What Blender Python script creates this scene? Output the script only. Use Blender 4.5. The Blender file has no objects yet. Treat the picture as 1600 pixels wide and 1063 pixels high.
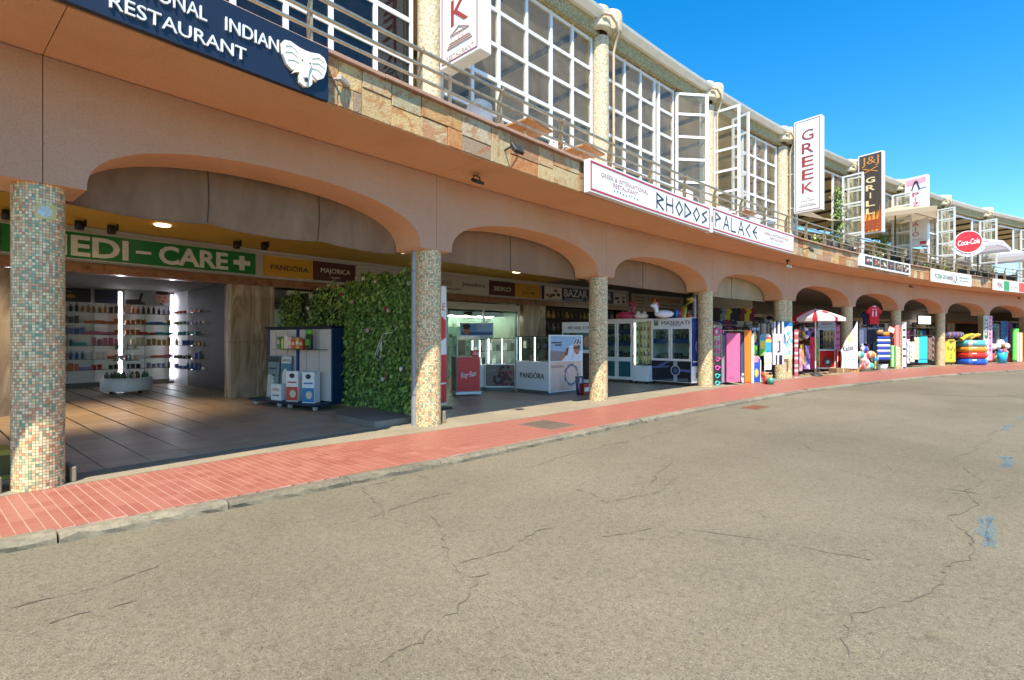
import bpy, math, random
import numpy as np
from mathutils import Vector, Matrix

random.seed(7); RND = random.Random(11)
scn = bpy.context.scene
COL = scn.collection
PI = math.pi

# ------------------------------------------------------------------ camera, sky, sun, exposure
cam_d = bpy.data.cameras.new('camera'); cam = bpy.data.objects.new('camera', cam_d); COL.objects.link(cam)
cam.location = (0, 0, 1.52); cam.rotation_euler = (math.radians(90), 0, 0)
cam_d.sensor_width = 36; cam_d.lens = 18.0; cam_d.clip_start = .05; cam_d.clip_end = 3000
scn.camera = cam
world = bpy.data.worlds.new('World'); scn.world = world; world.use_nodes = True
wn = world.node_tree.nodes; wl = world.node_tree.links
bg = wn['Background']; bg.inputs['Strength'].default_value = .15
sky = wn.new('ShaderNodeTexSky'); sky.sky_type = 'NISHITA'; sky.sun_disc = False
sky.sun_elevation = math.radians(58.8); sky.sun_rotation = math.radians(181)
sky.air_density = 1.0; sky.dust_density = .1; sky.ozone_density = 3.0
hs = wn.new('ShaderNodeHueSaturation'); hs.inputs['Hue'].default_value = .495; hs.inputs['Saturation'].default_value = 1.42; hs.inputs['Value'].default_value = .76
wl.new(sky.outputs[0], hs.inputs['Color']); wl.new(hs.outputs[0], bg.inputs['Color'])
sd = bpy.data.lights.new('sun', 'SUN'); sd.energy = 3.85; sd.angle = math.radians(.53); sd.color = (1, .91, .78)
sun = bpy.data.objects.new('sun', sd); COL.objects.link(sun); sun.location = (0, -20, 40)
sun.rotation_euler = Vector((.03, 1.0, -1.65)).to_track_quat('-Z', 'Y').to_euler()
vs = scn.view_settings; vs.view_transform = 'Standard'; vs.look = 'None'; vs.gamma = 1; vs.use_curve_mapping = False
vs.exposure = 1.32
scn.render.engine = 'CYCLES'
scn.cycles.use_denoising = True
scn.cycles.max_bounces = 8; scn.cycles.diffuse_bounces = 5; scn.cycles.transparent_max_bounces = 16
scn.cycles.sample_clamp_indirect = 4

# ------------------------------------------------------------------ the gently curving street front: s runs along it, n out towards the road
TH0, K1, K2 = .87517, .01102, .00004
_t = np.linspace(-20, 90, 11001); _th = TH0 - K1*_t + K2*_t*_t
_dt = _t[1]-_t[0]; _X = np.cumsum(np.cos(_th))*_dt; _Y = np.cumsum(np.sin(_th))*_dt
_i = int(np.argmin(abs(_t))); _X += -4.527-_X[_i]; _Y += 4.895-_Y[_i]
def TH(s): return TH0 - K1*s + K2*s*s
def W(s, n, z=0.0):
    x = float(np.interp(s, _t, _X)); y = float(np.interp(s, _t, _Y)); a = TH(s)
    return (x+n*math.sin(a), y-n*math.cos(a), z)
def CUR(p): return W(p[0], -p[1], p[2])          # local x = s, y = -n (inward)
def rz(s): return .006*min(max(s, 0), 30)
def ground(u, v, z=.12):                            # where a sight line meets the pavement
    Y = (1.52-z)*800/(v-531.5); return ((u-800)/800*Y, Y)

# ------------------------------------------------------------------ materials
def lin(h):
    if isinstance(h, (tuple, list)): return tuple(h[:3])
    h = h.lstrip('#'); o = []
    for i in (0, 2, 4):
        c = int(h[i:i+2], 16)/255; o.append(c/12.92 if c <= .04045 else ((c+.055)/1.055)**2.4)
    return tuple(o)
class NT:
    def __init__(s, name):
        s.m = bpy.data.materials.new(name); s.m.use_nodes = True; s.t = s.m.node_tree; s.n = s.t.nodes
        s.b = s.n['Principled BSDF']; s.out = s.n['Material Output']
    def N(s, kind, **kw):
        x = s.n.new('ShaderNode'+kind)
        for k, v in kw.items():
            if k in x.inputs.keys(): x.inputs[k].default_value = v
            else: setattr(x, k, v)
        return x
    def L(s, a, b): s.t.links.new(a, b)
    def coords(s, kind='Object'): return s.N('TexCoord').outputs[kind]
    def noise(s, vec, scale, detail=4, rough=.55, dist=0):
        x = s.N('TexNoise', Scale=scale, Detail=detail, Roughness=rough, Distortion=dist); s.L(vec, x.inputs['Vector']); return x
    def ramp(s, fac, stops):
        x = s.N('ValToRGB'); e = x.color_ramp.elements
        while len(e) < len(stops): e.new(.5)
        for q, (p, c) in zip(e, stops): q.position = p; q.color = (*lin(c), 1)
        s.L(fac, x.inputs[0]); return x.outputs[0]
    def mix(s, fac, a, b, mode='MIX'):
        x = s.N('Mix', data_type='RGBA', blend_type=mode)
        for v, i in ((fac, 0), (a, 6), (b, 7)):
            if hasattr(v, 'is_output'): s.L(v, x.inputs[i])
            elif i == 0: x.inputs[0].default_value = v
            else: x.inputs[i].default_value = (*lin(v), 1)
        return x.outputs[2]
    def bump(s, h, dist, strength=1.0):
        x = s.N('Bump', Distance=dist, Strength=strength); s.L(h, x.inputs['Height']); s.L(x.outputs[0], s.b.inputs['Normal'])
MC = {}
def M(color, rough=.55, metal=0.0, var=.12, scale=9.0, spec=.5):
    """plain paint / plastic / cloth with a little grain and unevenness"""
    key = (color, rough, metal, var, scale)
    if key in MC: return MC[key]
    t = NT('surface_%d' % len(MC)); c = lin(color); v = t.coords()
    nz = t.noise(v, scale, 5, .6)
    lo = tuple(x*(1-var) for x in c); hi = tuple(min(.95, x*(1+var)) for x in c)
    t.L(t.ramp(nz.outputs[0], [(.3, lo), (.7, hi)]), t.b.inputs['Base Color'])
    r = t.N('MapRange'); r.inputs[3].default_value = max(.03, rough-.1); r.inputs[4].default_value = min(1, rough+.12)
    t.L(nz.outputs[0], r.inputs[0]); t.L(r.outputs[0], t.b.inputs['Roughness'])
    t.b.inputs['Metallic'].default_value = metal; t.b.inputs['Specular IOR Level'].default_value = spec
    MC[key] = t.m; return t.m
def emit(color, strength):
    key = ('e', color, strength)
    if key in MC: return MC[key]
    t = NT('lit_%d' % len(MC)); t.b.inputs['Base Color'].default_value = (*lin(color), 1)
    t.b.inputs['Emission Color'].default_value = (*lin(color), 1); t.b.inputs['Emission Strength'].default_value = strength
    MC[key] = t.m; return t.m
def glassmat(name, tint, gloss_rough=.02, refl=1.0, dust=0):
    t = NT(name); tr = t.N('BsdfTransparent'); tr.inputs[0].default_value = (*tint, 1)
    gl = t.N('BsdfGlossy'); gl.inputs['Roughness'].default_value = gloss_rough
    lw = t.N('LayerWeight'); pw = t.N('Math', operation='POWER'); t.L(lw.outputs['Facing'], pw.inputs[0]); pw.inputs[1].default_value = 4.0
    fr = t.N('Math', operation='MULTIPLY_ADD'); t.L(pw.outputs[0], fr.inputs[0]); fr.inputs[1].default_value = .8; fr.inputs[2].default_value = .06; v = t.coords(); nz = t.noise(v, 1.3, 2)
    bp = t.N('Bump', Distance=.004, Strength=.5); t.L(nz.outputs[0], bp.inputs['Height']); t.L(bp.outputs[0], gl.inputs['Normal'])
    mu = t.N('Math', operation='MULTIPLY'); t.L(fr.outputs[0], mu.inputs[0]); mu.inputs[1].default_value = refl
    mx = t.N('MixShader'); t.L(mu.outputs[0], mx.inputs[0]); t.L(tr.outputs[0], mx.inputs[1]); t.L(gl.outputs[0], mx.inputs[2])
    if dust:
        df = t.N('BsdfDiffuse'); df.inputs[0].default_value = (*lin('#b5ae9a'), 1); dn = t.noise(v, 2.5, 6, .7); mr = t.N('MapRange'); mr.inputs[1].default_value = .35; mr.inputs[2].default_value = .7; mr.inputs[3].default_value = dust*.4; mr.inputs[4].default_value = dust*1.5
        t.L(dn.outputs[0], mr.inputs[0]); m2 = t.N('MixShader'); t.L(mr.outputs[0], m2.inputs[0]); t.L(mx.outputs[0], m2.inputs[1]); t.L(df.outputs[0], m2.inputs[2]); mx = m2
    t.L(mx.outputs[0], t.out.inputs[0]); return t.m
def stucco(name, c1, c2, c3):
    t = NT(name); v = t.coords()
    big = t.noise(v, .7, 5, .6); fine = t.noise(v, 210, 3, .7); mid = t.noise(v, 85, 3, .65)
    base = t.ramp(big.outputs[0], [(.32, c1), (.5, c2), (.7, c3)])
    sp = t.ramp(mid.outputs[0], [(.34, '#b59a84'), (.47, '#ffffff'), (.62, '#ffffff'), (.74, '#fff0e2')])
    col = t.mix(.4, base, sp, 'MULTIPLY')
    sp2 = t.ramp(fine.outputs[0], [(.3, '#8a7464'), (.5, '#ffffff')])
    col = t.mix(.35, col, sp2, 'MULTIPLY')
    mp = t.N('Mapping'); mp.inputs['Scale'].default_value = (5, 5, .35); t.L(v, mp.inputs[0])
    st = t.noise(mp.outputs[0], 1.0, 4, .6)
    col = t.mix(t.ramp(st.outputs[0], [(.56, '#000000'), (.8, '#505050')]), col, '#7a4a2e')
    t.L(col, t.b.inputs['Base Color']); t.b.inputs['Roughness'].default_value = .92; t.b.inputs['Specular IOR Level'].default_value = .2
    ad = t.N('Math', operation='ADD'); t.L(fine.outputs[0], ad.inputs[0]); t.L(mid.outputs[0], ad.inputs[1]); t.bump(ad.outputs[0], .006, .8)
    return t.m
m_stucco = stucco('terracotta_stucco', '#bb9479', '#c19a7f', '#c3a089')
m_soffit = stucco('soffit_stucco', '#d8a67a', '#dfae82', '#dcae88')
def asphalt():
    t = NT('worn_asphalt'); v = t.coords()
    big = t.noise(v, .22, 6, .62, .4); fine = t.noise(v, 24, 6, .8); mid = t.noise(v, 1.7, 7, .68)
    base = t.ramp(big.outputs[0], [(.33, '#7f7867'), (.5, '#8b8472'), (.68, '#978f7d')])
    base = t.mix(t.ramp(mid.outputs[0], [(.48, '#000000'), (.74, '#707070')]), base, '#6e6a5e')
    ag = t.N('TexVoronoi', Scale=190.0); t.L(v, ag.inputs['Vector'])
    stone = t.N('SeparateColor'); t.L(ag.outputs['Color'], stone.inputs[0])
    agc = t.ramp(stone.outputs[0], [(.03, '#77736a'), (.12, '#c2beb2'), (.8, '#dcd8ca'), (.95, '#ffffff')])
    col = t.mix(.8, base, agc, 'MULTIPLY')
    col = t.mix(.42, col, t.ramp(fine.outputs[0], [(.34, '#a39f94'), (.55, '#ffffff')]), 'MULTIPLY')
    # oil spots
    v2 = t.N('TexVoronoi', Scale=2.1, Randomness=1.0); t.L(v, v2.inputs['Vector'])
    wob = t.noise(v, 9, 3); ad = t.N('Math', operation='MULTIPLY_ADD'); t.L(wob.outputs[0], ad.inputs[0]); ad.inputs[1].default_value = .09; t.L(v2.outputs['Distance'], ad.inputs[2])
    col = t.mix(t.ramp(ad.outputs[0], [(.115, '#909090'), (.135, '#000000')]), col, '#3a372f')
    v3 = t.N('TexVoronoi', Scale=5.5, Randomness=1.0); t.L(v, v3.inputs['Vector']); ad3 = t.N('Math', operation='MULTIPLY_ADD'); t.L(fine.outputs[0], ad3.inputs[0]); ad3.inputs[1].default_value = .12; t.L(v3.outputs['Distance'], ad3.inputs[2])
    col = t.mix(t.ramp(ad3.outputs[0], [(.125, '#909090'), (.165, '#000000')]), col, '#45413a')
    # hairline cracks
    vw = t.N('VectorMath', operation='ADD'); nv = t.noise(v, .9, 5, .6); sc = t.N('VectorMath', operation='SCALE'); sc.inputs[3].default_value = 1.6
    t.L(nv.outputs[1], sc.inputs[0]); t.L(v, vw.inputs[0]); t.L(sc.outputs[0], vw.inputs[1])
    cr = t.N('TexVoronoi', feature='DISTANCE_TO_EDGE', Scale=.27); t.L(vw.outputs[0], cr.inputs['Vector'])
    brk = t.noise(v, 1.7, 3)
    cm = t.ramp(cr.outputs['Distance'], [(.0, '#9a9a9a'), (.0035, '#000000')])
    cm = t.mix(1.0, cm, t.ramp(brk.outputs[0], [(.46, '#000000'), (.58, '#ffffff')]), 'MULTIPLY')
    col = t.mix(cm, col, '#3d392f')
    t.L(col, t.b.inputs['Base Color']); t.b.inputs['Roughness'].default_value = .88; t.b.inputs['Specular IOR Level'].default_value = .25
    t.bump(stone.outputs[1], .006, .7); return t.m
m_asphalt = asphalt()
def concrete(name, a, b, rough=.85, grain=60, vary=False):
    t = NT(name); v = t.coords()
    big = t.noise(v, 1.6, 6, .65); f = t.noise(v, grain, 4, .7)
    col = t.ramp(big.outputs[0], [(.32, a), (.68, b)])
    if vary:
        oi = t.N('ObjectInfo'); hv = t.N('HueSaturation'); mr = t.N('MapRange'); mr.inputs[3].default_value = .78; mr.inputs[4].default_value = 1.12
        t.L(oi.outputs['Random'], mr.inputs[0]); t.L(mr.outputs[0], hv.inputs['Value']); t.L(col, hv.inputs['Color']); col = hv.outputs[0]
    col = t.mix(.5, col, t.ramp(f.outputs[0], [(.3, '#8f8a80'), (.6, '#ffffff')]), 'MULTIPLY')
    t.L(col, t.b.inputs['Base Color']); t.b.inputs['Roughness'].default_value = rough; t.bump(f.outputs[0], .004, .6); return t.m
m_conc = concrete('pale_concrete', '#837a66', '#968c74')
m_kerb = concrete('kerb_concrete', '#6b6555', '#8a826c', .9, 22, True)
m_grout = concrete('pale_grout', '#ab8a76', '#b89884')
m_dgrout = concrete('dark_grout', '#3a332b', '#4a4136')
def paver():
    t = NT('red_paver'); v = t.coords(); oi = t.N('ObjectInfo')
    f = t.noise(v, 90, 3, .7); big = t.noise(v, 3, 4)
    a = t.ramp(oi.outputs['Random'], [(0, '#95594a'), (.5, '#9d6252'), (1, '#a36a5a')])
    g = t.noise(t.N('NewGeometry').outputs['Position'], 1.1, 5, .65)
    col = t.mix(t.ramp(g.outputs[0], [(.45, '#000000'), (.75, '#606060')]), a, '#ad7a68')
    col = t.mix(.4, col, t.ramp(f.outputs[0], [(.3, '#8b7a72'), (.6, '#ffffff')]), 'MULTIPLY')
    t.L(col, t.b.inputs['Base Color'])
    r = t.N('MapRange'); r.inputs[3].default_value = .34; r.inputs[4].default_value = .62; t.L(g.outputs[0], r.inputs[0]); t.L(r.outputs[0], t.b.inputs['Roughness'])
    t.bump(f.outputs[0], .002, .5); return t.m
m_paver = paver()
def ftile():
    t = NT('brown_floor_tile'); v = t.coords(); oi = t.N('ObjectInfo'); p = t.N('NewGeometry').outputs['Position']
    big = t.noise(p, 2.2, 5, .6); f = t.noise(v, 50, 4)
    a = t.ramp(oi.outputs['Random'], [(0, '#a9927a'), (.5, '#b29b80'), (1, '#bba488')])
    col = t.mix(t.ramp(big.outputs[0], [(.4, '#000000'), (.75, '#707070')]), a, '#86725a')
    t.L(col, t.b.inputs['Base Color'])
    r = t.N('MapRange'); r.inputs[3].default_value = .3; r.inputs[4].default_value = .58; t.L(big.outputs[0], r.inputs[0]); t.L(r.outputs[0], t.b.inputs['Roughness'])
    t.bump(f.outputs[0], .001, .4); return t.m
m_ftile = ftile()
def slate():
    t = NT('multicolour_slate'); v = t.coords(); oi = t.N('ObjectInfo')
    base = t.ramp(oi.outputs['Random'], [(0, '#cbb88a'), (.12, '#a8a488'), (.25, '#d0b47c'), (.38, '#bd8450'), (.5, '#c8bc94'), (.6, '#c49a60'), (.7, '#a08c74'), (.8, '#b07444'), (.9, '#bab094'), (1, '#d0a868')])
    rv = t.N('VectorMath', operation='MULTIPLY_ADD'); t.L(oi.outputs['Random'], rv.inputs[0]); rv.inputs[1].default_value = (37, 61, 23); t.L(v, rv.inputs[2]); v = rv.outputs[0]
    n1 = t.noise(v, 3.0, 7, .68, 1.6); n2 = t.noise(v, 5.0, 7, .72, 2.0); n3 = t.noise(v, 40, 4, .7)
    col = t.mix(t.ramp(n1.outputs[0], [(.5, '#000000'), (.58, '#d0d0d0')]), base, '#b0672f')
    col = t.mix(t.ramp(n2.outputs[0], [(.61, '#000000'), (.69, '#a0a0a0')]), col, '#77725f')
    col = t.mix(t.ramp(n2.outputs[0], [(.34, '#c0c0c0'), (.42, '#000000')]), col, '#c2b990')
    col = t.mix(.5, col, t.ramp(n3.outputs[0], [(.3, '#857c70'), (.6, '#ffffff')]), 'MULTIPLY')
    t.L(col, t.b.inputs['Base Color']); t.b.inputs['Roughness'].default_value = .8
    ad = t.N('Math', operation='ADD'); t.L(n2.outputs[0], ad.inputs[0]); t.L(n3.outputs[0], ad.inputs[1]); t.bump(ad.outputs[0], .012, .8); return t.m
m_slate = slate()
def marble():
    t = NT('brown_marble'); v = t.coords(); mp = t.N('Mapping'); mp.inputs['Scale'].default_value = (2.2, 2.2, .32); mp.inputs['Rotation'].default_value = (0, .12, .3); t.L(v, mp.inputs[0])
    w = t.noise(mp.outputs[0], 1.0, 5, .55, 1.2)
    t.L(t.ramp(w.outputs[0], [(.28, '#75604c'), (.40, '#a99880'), (.47, '#8d7a64'), (.53, '#b9aa92'), (.6, '#9a866c'), (.72, '#6a5540')]), t.b.inputs['Base Color'])
    t.b.inputs['Roughness'].default_value = .22; return t.m
m_marble = marble()
def redmarble():
    t = NT('reddish_marble_lintel'); v = t.coords(); w = t.noise(v, 3.2, 7, .7, 1.5)
    t.L(t.ramp(w.outputs[0], [(.28, '#583a28'), (.45, '#8a5e42'), (.6, '#9a7050'), (.75, '#6a4632')]), t.b.inputs['Base Color'])
    t.b.inputs['Roughness'].default_value = .25; return t.m
m_lintel = redmarble()
def pebble(name, cols, scale=38):
    t = NT(name); v = t.coords(); vo = t.N('TexVoronoi', Scale=float(scale)); t.L(v, vo.inputs['Vector'])
    sp = t.N('SeparateColor'); t.L(vo.outputs['Color'], sp.inputs[0])
    col = t.ramp(sp.outputs[0], [(i/(len(cols)-1), c) for i, c in enumerate(cols)])
    ed = t.N('TexVoronoi', feature='DISTANCE_TO_EDGE', Scale=float(scale)); t.L(v, ed.inputs['Vector'])
    col = t.mix(t.ramp(ed.outputs[0], [(.03, '#909090'), (.1, '#000000')]), col, '#8d8468')
    t.L(col, t.b.inputs['Base Color']); t.b.inputs['Roughness'].default_value = .7; t.bump(ed.outputs[0], .006, .7); return t.m
m_pebble = pebble('cream_pebble_mosaic', ['#a39678', '#c9bc9c', '#d6ccb0', '#b79c7c', '#ddd5bc', '#c6b694', '#96907a'])
m_band = pebble('pebble_band', ['#8e8258', '#a99a6c', '#b8ab80', '#9a8c60', '#776d4c'], 30)
def mosaic():
    t = NT('mosaic_tile'); a = t.N('Attribute', attribute_name='tile'); v = t.coords(); nz = t.noise(v, 4, 4)
    col = t.mix(t.ramp(nz.outputs[0], [(.45, '#000000'), (.8, '#404040')]), a.outputs['Color'], '#a99a80')
    t.L(col, t.b.inputs['Base Color']); t.b.inputs['Roughness'].default_value = .3; return t.m
m_mosaic = mosaic()
def leafmat():
    t = NT('leaf'); a = t.N('Attribute', attribute_name='leaf'); t.L(a.outputs['Color'], t.b.inputs['Base Color'])
    t.b.inputs['Roughness'].default_value = .45; return t.m
m_leaf = leafmat()
def canvas(name, a, b):
    t = NT(name); v = t.coords(); mp = t.N('Mapping'); mp.inputs['Scale'].default_value = (1.6, 1.6, .5); t.L(v, mp.inputs[0])
    st = t.noise(mp.outputs[0], 1.0, 7, .68, .6); f = t.noise(v, 150, 2)
    col = t.ramp(st.outputs[0], [(.3, a), (.7, b)])
    t.L(col, t.b.inputs['Base Color']); t.b.inputs['Roughness'].default_value = .9; t.bump(f.outputs[0], .002, .4); return t.m
m_canvas = canvas('stained_canvas', '#6a5644', '#8c7660')
m_canvas2 = canvas('tan_canvas', '#7c6350', '#8e745c')
m_canvas3 = canvas('cream_canvas', '#988c70', '#a89c80')
m_ceil = M('#c9a03c', .6, var=.08, scale=2)
m_white = M('#e4e6e6', .35, var=.04); m_frame = M('#dfe3e6', .3, var=.05, scale=4)
m_steel = M('#b9ae98', .28, .85, var=.2); m_black = M('#141414', .45); m_dark = M('#2a2724', .6)
m_room = M('#d6bf92', .8, var=.05, scale=2); m_beam = M('#54483a', .8); m_shopw = M('#cfccc4', .6, var=.05)
m_glass = glassmat('clear_glass', (.95, .95, .91), refl=.6, dust=.10); m_navyglass = glassmat('navy_tinted_glass', (.10, .16, .24), refl=1.0, dust=.02)
m_greenglass = glassmat('green_glass', (.80, .90, .86), refl=.8); m_shelf = glassmat('shelf_glass', (.55, .68, .64), refl=1.0)
m_film = glassmat('clear_plastic_film', (.9, .92, .94), .15, 1.0)

# ------------------------------------------------------------------ mesh helper
_tc = {}
def text_mesh(s, bold=0.0, shear=0.0):
    k = (s, bold, shear)
    if k in _tc: return _tc[k]
    cu = bpy.data.curves.new('t', 'FONT'); cu.body = s; cu.extrude = .03; cu.offset = bold; cu.shear = shear; cu.resolution_u = 3
    o = bpy.data.objects.new('t', cu); COL.objects.link(o)
    bpy.context.view_layer.update()
    me = bpy.data.meshes.new_from_object(o.evaluated_get(bpy.context.evaluated_depsgraph_get()))
    v = np.array([x.co[:] for x in me.vertices]); f = [tuple(p.vertices) for p in me.polygons]
    bpy.data.objects.remove(o); bpy.data.curves.remove(cu); bpy.data.meshes.remove(me)
    lo = v.min(0); hi = v.max(0); v = (v-lo)/(hi-lo); asp = (hi[0]-lo[0])/(hi[1]-lo[1])
    _tc[k] = (v, f, asp); return _tc[k]
class MB:
    def __init__(s, warp=None): s.v = []; s.f = []; s.m = []; s.sm = []; s.warp = warp; s.T = None
    def add(s, vs, fs, mi=0, smooth=False):
        o = len(s.v)
        for p in vs:
            if s.T is not None: p = tuple(s.T @ Vector(p))
            s.v.append(s.warp(p) if s.warp else tuple(p))
        for f in fs: s.f.append(tuple(i+o for i in f)); s.m.append(mi); s.sm.append(smooth)
    def box(s, x0, x1, y0, y1, z0, z1, mi=0, bev=0.0, zf=None):
        """axis box; along the curve it is cut into short runs; zf adds height along x"""
        if s.warp and abs(x1-x0) > 1.3:
            k = int(abs(x1-x0)/1.0)+1; xs = [x0+(x1-x0)*i/k for i in range(k+1)]
        else: xs = [x0, x1]
        vs = []
        for x in xs:
            d = zf(x) if zf else 0
            vs += [(x, y0, z0+d), (x, y1, z0+d), (x, y1, z1+d), (x, y0, z1+d)]
        fs = [(0, 1, 2, 3)]; n = len(xs)
        for i in range(n-1):
            a = 4*i; b = a+4
            for j in range(4): fs.append((a+j, b+j, b+(j+1) % 4, a+(j+1) % 4))
        fs.append((4*n-1, 4*n-2, 4*n-3, 4*n-4)); s.add(vs, fs, mi)
    def bbox(s, x0, x1, y0, y1, z0, z1, b, mi=0):
        """box with chamfered edges"""
        vs = []; idx = {}
        for ix, x in enumerate((x0, x1)):
            for iy, y in enumerate((y0, y1)):
                for iz, z in enumerate((z0, z1)):
                    sx, sy, sz = (b if ix == 0 else -b), (b if iy == 0 else -b), (b if iz == 0 else -b)
                    for a, p in enumerate(((x, y+sy, z+sz), (x+sx, y, z+sz), (x+sx, y+sy, z))): idx[ix, iy, iz, a] = len(vs); vs.append(p)
        I = lambda a, b_, c, k: idx[a, b_, c, k]; fs = []
        for i in (0, 1):
            fs.append(tuple(I(i, a, b_, 0) for a, b_ in ((0, 0), (0, 1), (1, 1), (1, 0)))); fs.append(tuple(I(a, i, b_, 1) for a, b_ in ((0, 0), (0, 1), (1, 1), (1, 0)))); fs.append(tuple(I(a, b_, i, 2) for a, b_ in ((0, 0), (0, 1), (1, 1), (1, 0))))
            for j in (0, 1):
                fs.append((I(i, j, 0, 0), I(i, j, 1, 0), I(i, j, 1, 1), I(i, j, 0, 1))); fs.append((I(i, 0, j, 0), I(i, 1, j, 0), I(i, 1, j, 2), I(i, 0, j, 2))); fs.append((I(0, i, j, 1), I(1, i, j, 1), I(1, i, j, 2), I(0, i, j, 2)))
                for k in (0, 1): fs.append((I(i, j, k, 0), I(i, j, k, 1), I(i, j, k, 2)))
        s.add(vs, fs, mi)
    def tube(s, pts, r, seg=8, mi=0, caps=True, r1=None):
        pts = [Vector(p) for p in pts]; vs = []; n = len(pts); fs = []
        for i, p in enumerate(pts):
            d = (pts[min(i+1, n-1)]-pts[max(i-1, 0)]).normalized()
            a = Vector((0, 0, 1)) if abs(d.z) < .9 else Vector((1, 0, 0)); u = d.cross(a).normalized(); w = d.cross(u)
            rr = r if r1 is None else r+(r1-r)*i/(n-1)
            for k in range(seg): t = 2*PI*k/seg; vs.append(tuple(p+rr*(math.cos(t)*u+math.sin(t)*w)))
        for i in range(n-1):
            for k in range(seg): fs.append((i*seg+k, i*seg+(k+1) % seg, (i+1)*seg+(k+1) % seg, (i+1)*seg+k))
        s.add(vs, fs, mi, True)
        if caps:
            s.add(vs[:seg], [tuple(range(seg-1, -1, -1))], mi); s.add(vs[-seg:], [tuple(range(seg))], mi)
    def lathe(s, prof, cx=0, cy=0, cz=0, seg=20, mi=0, smooth=True, a0=0, a1=2*PI, sx=1, sy=1):
        vs = []; n = len(prof); full = abs(a1-a0-2*PI) < 1e-6; ns = seg if full else seg+1
        for r, z in prof:
            for k in range(ns): t = a0+(a1-a0)*k/seg; vs.append((cx+sx*r*math.cos(t), cy+sy*r*math.sin(t), cz+z))
        fs = []
        for i in range(n-1):
            for k in range(seg): k2 = (k+1) % ns; fs.append((i*ns+k, i*ns+k2, (i+1)*ns+k2, (i+1)*ns+k))
        s.add(vs, fs, mi, smooth)
    def sphere(s, c, r, seg=12, rings=8, mi=0, sc=(1, 1, 1), wedge=None):
        for k in range(seg):
            vs = []; fs = []
            for i in range(rings+1):
                ph = PI*i/rings
                for t in (2*PI*k/seg, 2*PI*(k+1)/seg): vs.append((c[0]+sc[0]*r*math.sin(ph)*math.cos(t), c[1]+sc[1]*r*math.sin(ph)*math.sin(t), c[2]+sc[2]*r*math.cos(ph)))
            for i in range(rings): fs.append((2*i, 2*i+2, 2*i+3, 2*i+1))
            s.add(vs, fs, wedge(k) if wedge else mi, True)
    def torus(s, c, R, r, seg=24, sub=10, mi=0, axis='z', wedge=None, sq=1.0):
        for k in range(seg):
            vs = []; fs = []
            for t in (2*PI*k/seg, 2*PI*(k+1)/seg):
                for j in range(sub):
                    q = 2*PI*j/sub; rad = R+r*math.cos(q); h = r*sq*math.sin(q); a, b = rad*math.cos(t), rad*math.sin(t)
                    vs.append((c[0]+a, c[1]+b, c[2]+h) if axis == 'z' else (c[0]+a, c[1]+h, c[2]+b))
            for j in range(sub): fs.append((j, (j+1) % sub, sub+(j+1) % sub, sub+j))
            s.add(vs, fs, wedge(k) if wedge else mi, True)
    def prism(s, poly, y0, y1, mi=0):
        """polygon in x-z, thickness along y"""
        n = len(poly); vs = [(x, y0, z) for x, z in poly]+[(x, y1, z) for x, z in poly]
        fs = [tuple(range(n)), tuple(range(2*n-1, n-1, -1))]+[(i, i+n, (i+1) % n+n, (i+1) % n) for i in range(n)]
        s.add(vs, fs, mi)
    def slab(s, poly, z0, z1, mi=0):
        n = len(poly); vs = [(x, y, z0) for x, y in poly]+[(x, y, z1) for x, y in poly]
        fs = [tuple(range(n-1, -1, -1)), tuple(range(n, 2*n))]+[(i, (i+1) % n, (i+1) % n+n, i+n) for i in range(n)]
        s.add(vs, fs, mi)
    def text(s, string, x0, x1, z0, z1, y, mi=0, depth=.012, bold=0.0, shear=0.0, fit=True, align='c', rot=None):
        v, f, asp = text_mesh(string, bold, shear); w, h = x1-x0, z1-z0
        if not fit:
            w2 = min(w, h*asp); x0 = x0+(w-w2)*{'l': 0, 'c': .5, 'r': 1}[align]; w = w2
        s.add([(x0+p[0]*w, y-p[2]*depth, z0+p[1]*h) for p in v], f, mi)
    def stroke(s, pts, wd, y, mi=0, depth=.012):
        """flat strokes for drawn letters"""
        for a, b in zip(pts[:-1], pts[1:]):
            dx, dz = b[0]-a[0], b[1]-a[1]; L = math.hypot(dx, dz) or 1; ux, uz = dx/L*wd/2, dz/L*wd/2
            s.prism([(a[0]-ux-uz, a[1]-uz+ux), (b[0]+ux-uz, b[1]+uz+ux), (b[0]+ux+uz, b[1]+uz-ux), (a[0]-ux+uz, a[1]-uz-ux)], y-depth, y, mi)
    def cloth(s, w, h, nx, nz, pat, x0=0, z0=0, y=0, amp=.03, waves=3, taper=0, ph=None, curl=0):
        """hanging cloth, front and back, material picked per patch"""
        ph = RND.random()*6 if ph is None else ph
        def pt(i, k, side):
            u = i/nx; v = k/nz; ww = w*(1-taper*v); d = amp*(1.1-.7*v)*math.sin(u*waves*2*PI+ph+.6*math.sin(3*v))+curl*v*v
            return (x0+(u-.5)*ww, y+d+side, z0+v*h)
        for side, fl in ((0, 0), (.008, 1)):
            for i in range(nx):
                for k in range(nz):
                    q = [pt(i, k, side), pt(i+1, k, side), pt(i+1, k+1, side), pt(i, k+1, side)]
                    s.add(q, [(0, 1, 2, 3) if not fl else (3, 2, 1, 0)], pat((i+.5)/nx, (k+.5)/nz), True)
    def mesh(s, name, mats):
        me = bpy.data.meshes.new(name); me.from_pydata(s.v, [], s.f)
        for m in (mats if isinstance(mats, (list, tuple)) else [mats]): me.materials.append(m)
        me.polygons.foreach_set('material_index', s.m); me.polygons.foreach_set('use_smooth', s.sm); me.update(); return me
    def build(s, name, mats, parent=None): return link(name, s.mesh(name, mats), parent)
def link(name, data, parent=None):
    o = bpy.data.objects.new(name, data); COL.objects.link(o)
    if parent is not None: o.parent = parent
    return o
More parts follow.
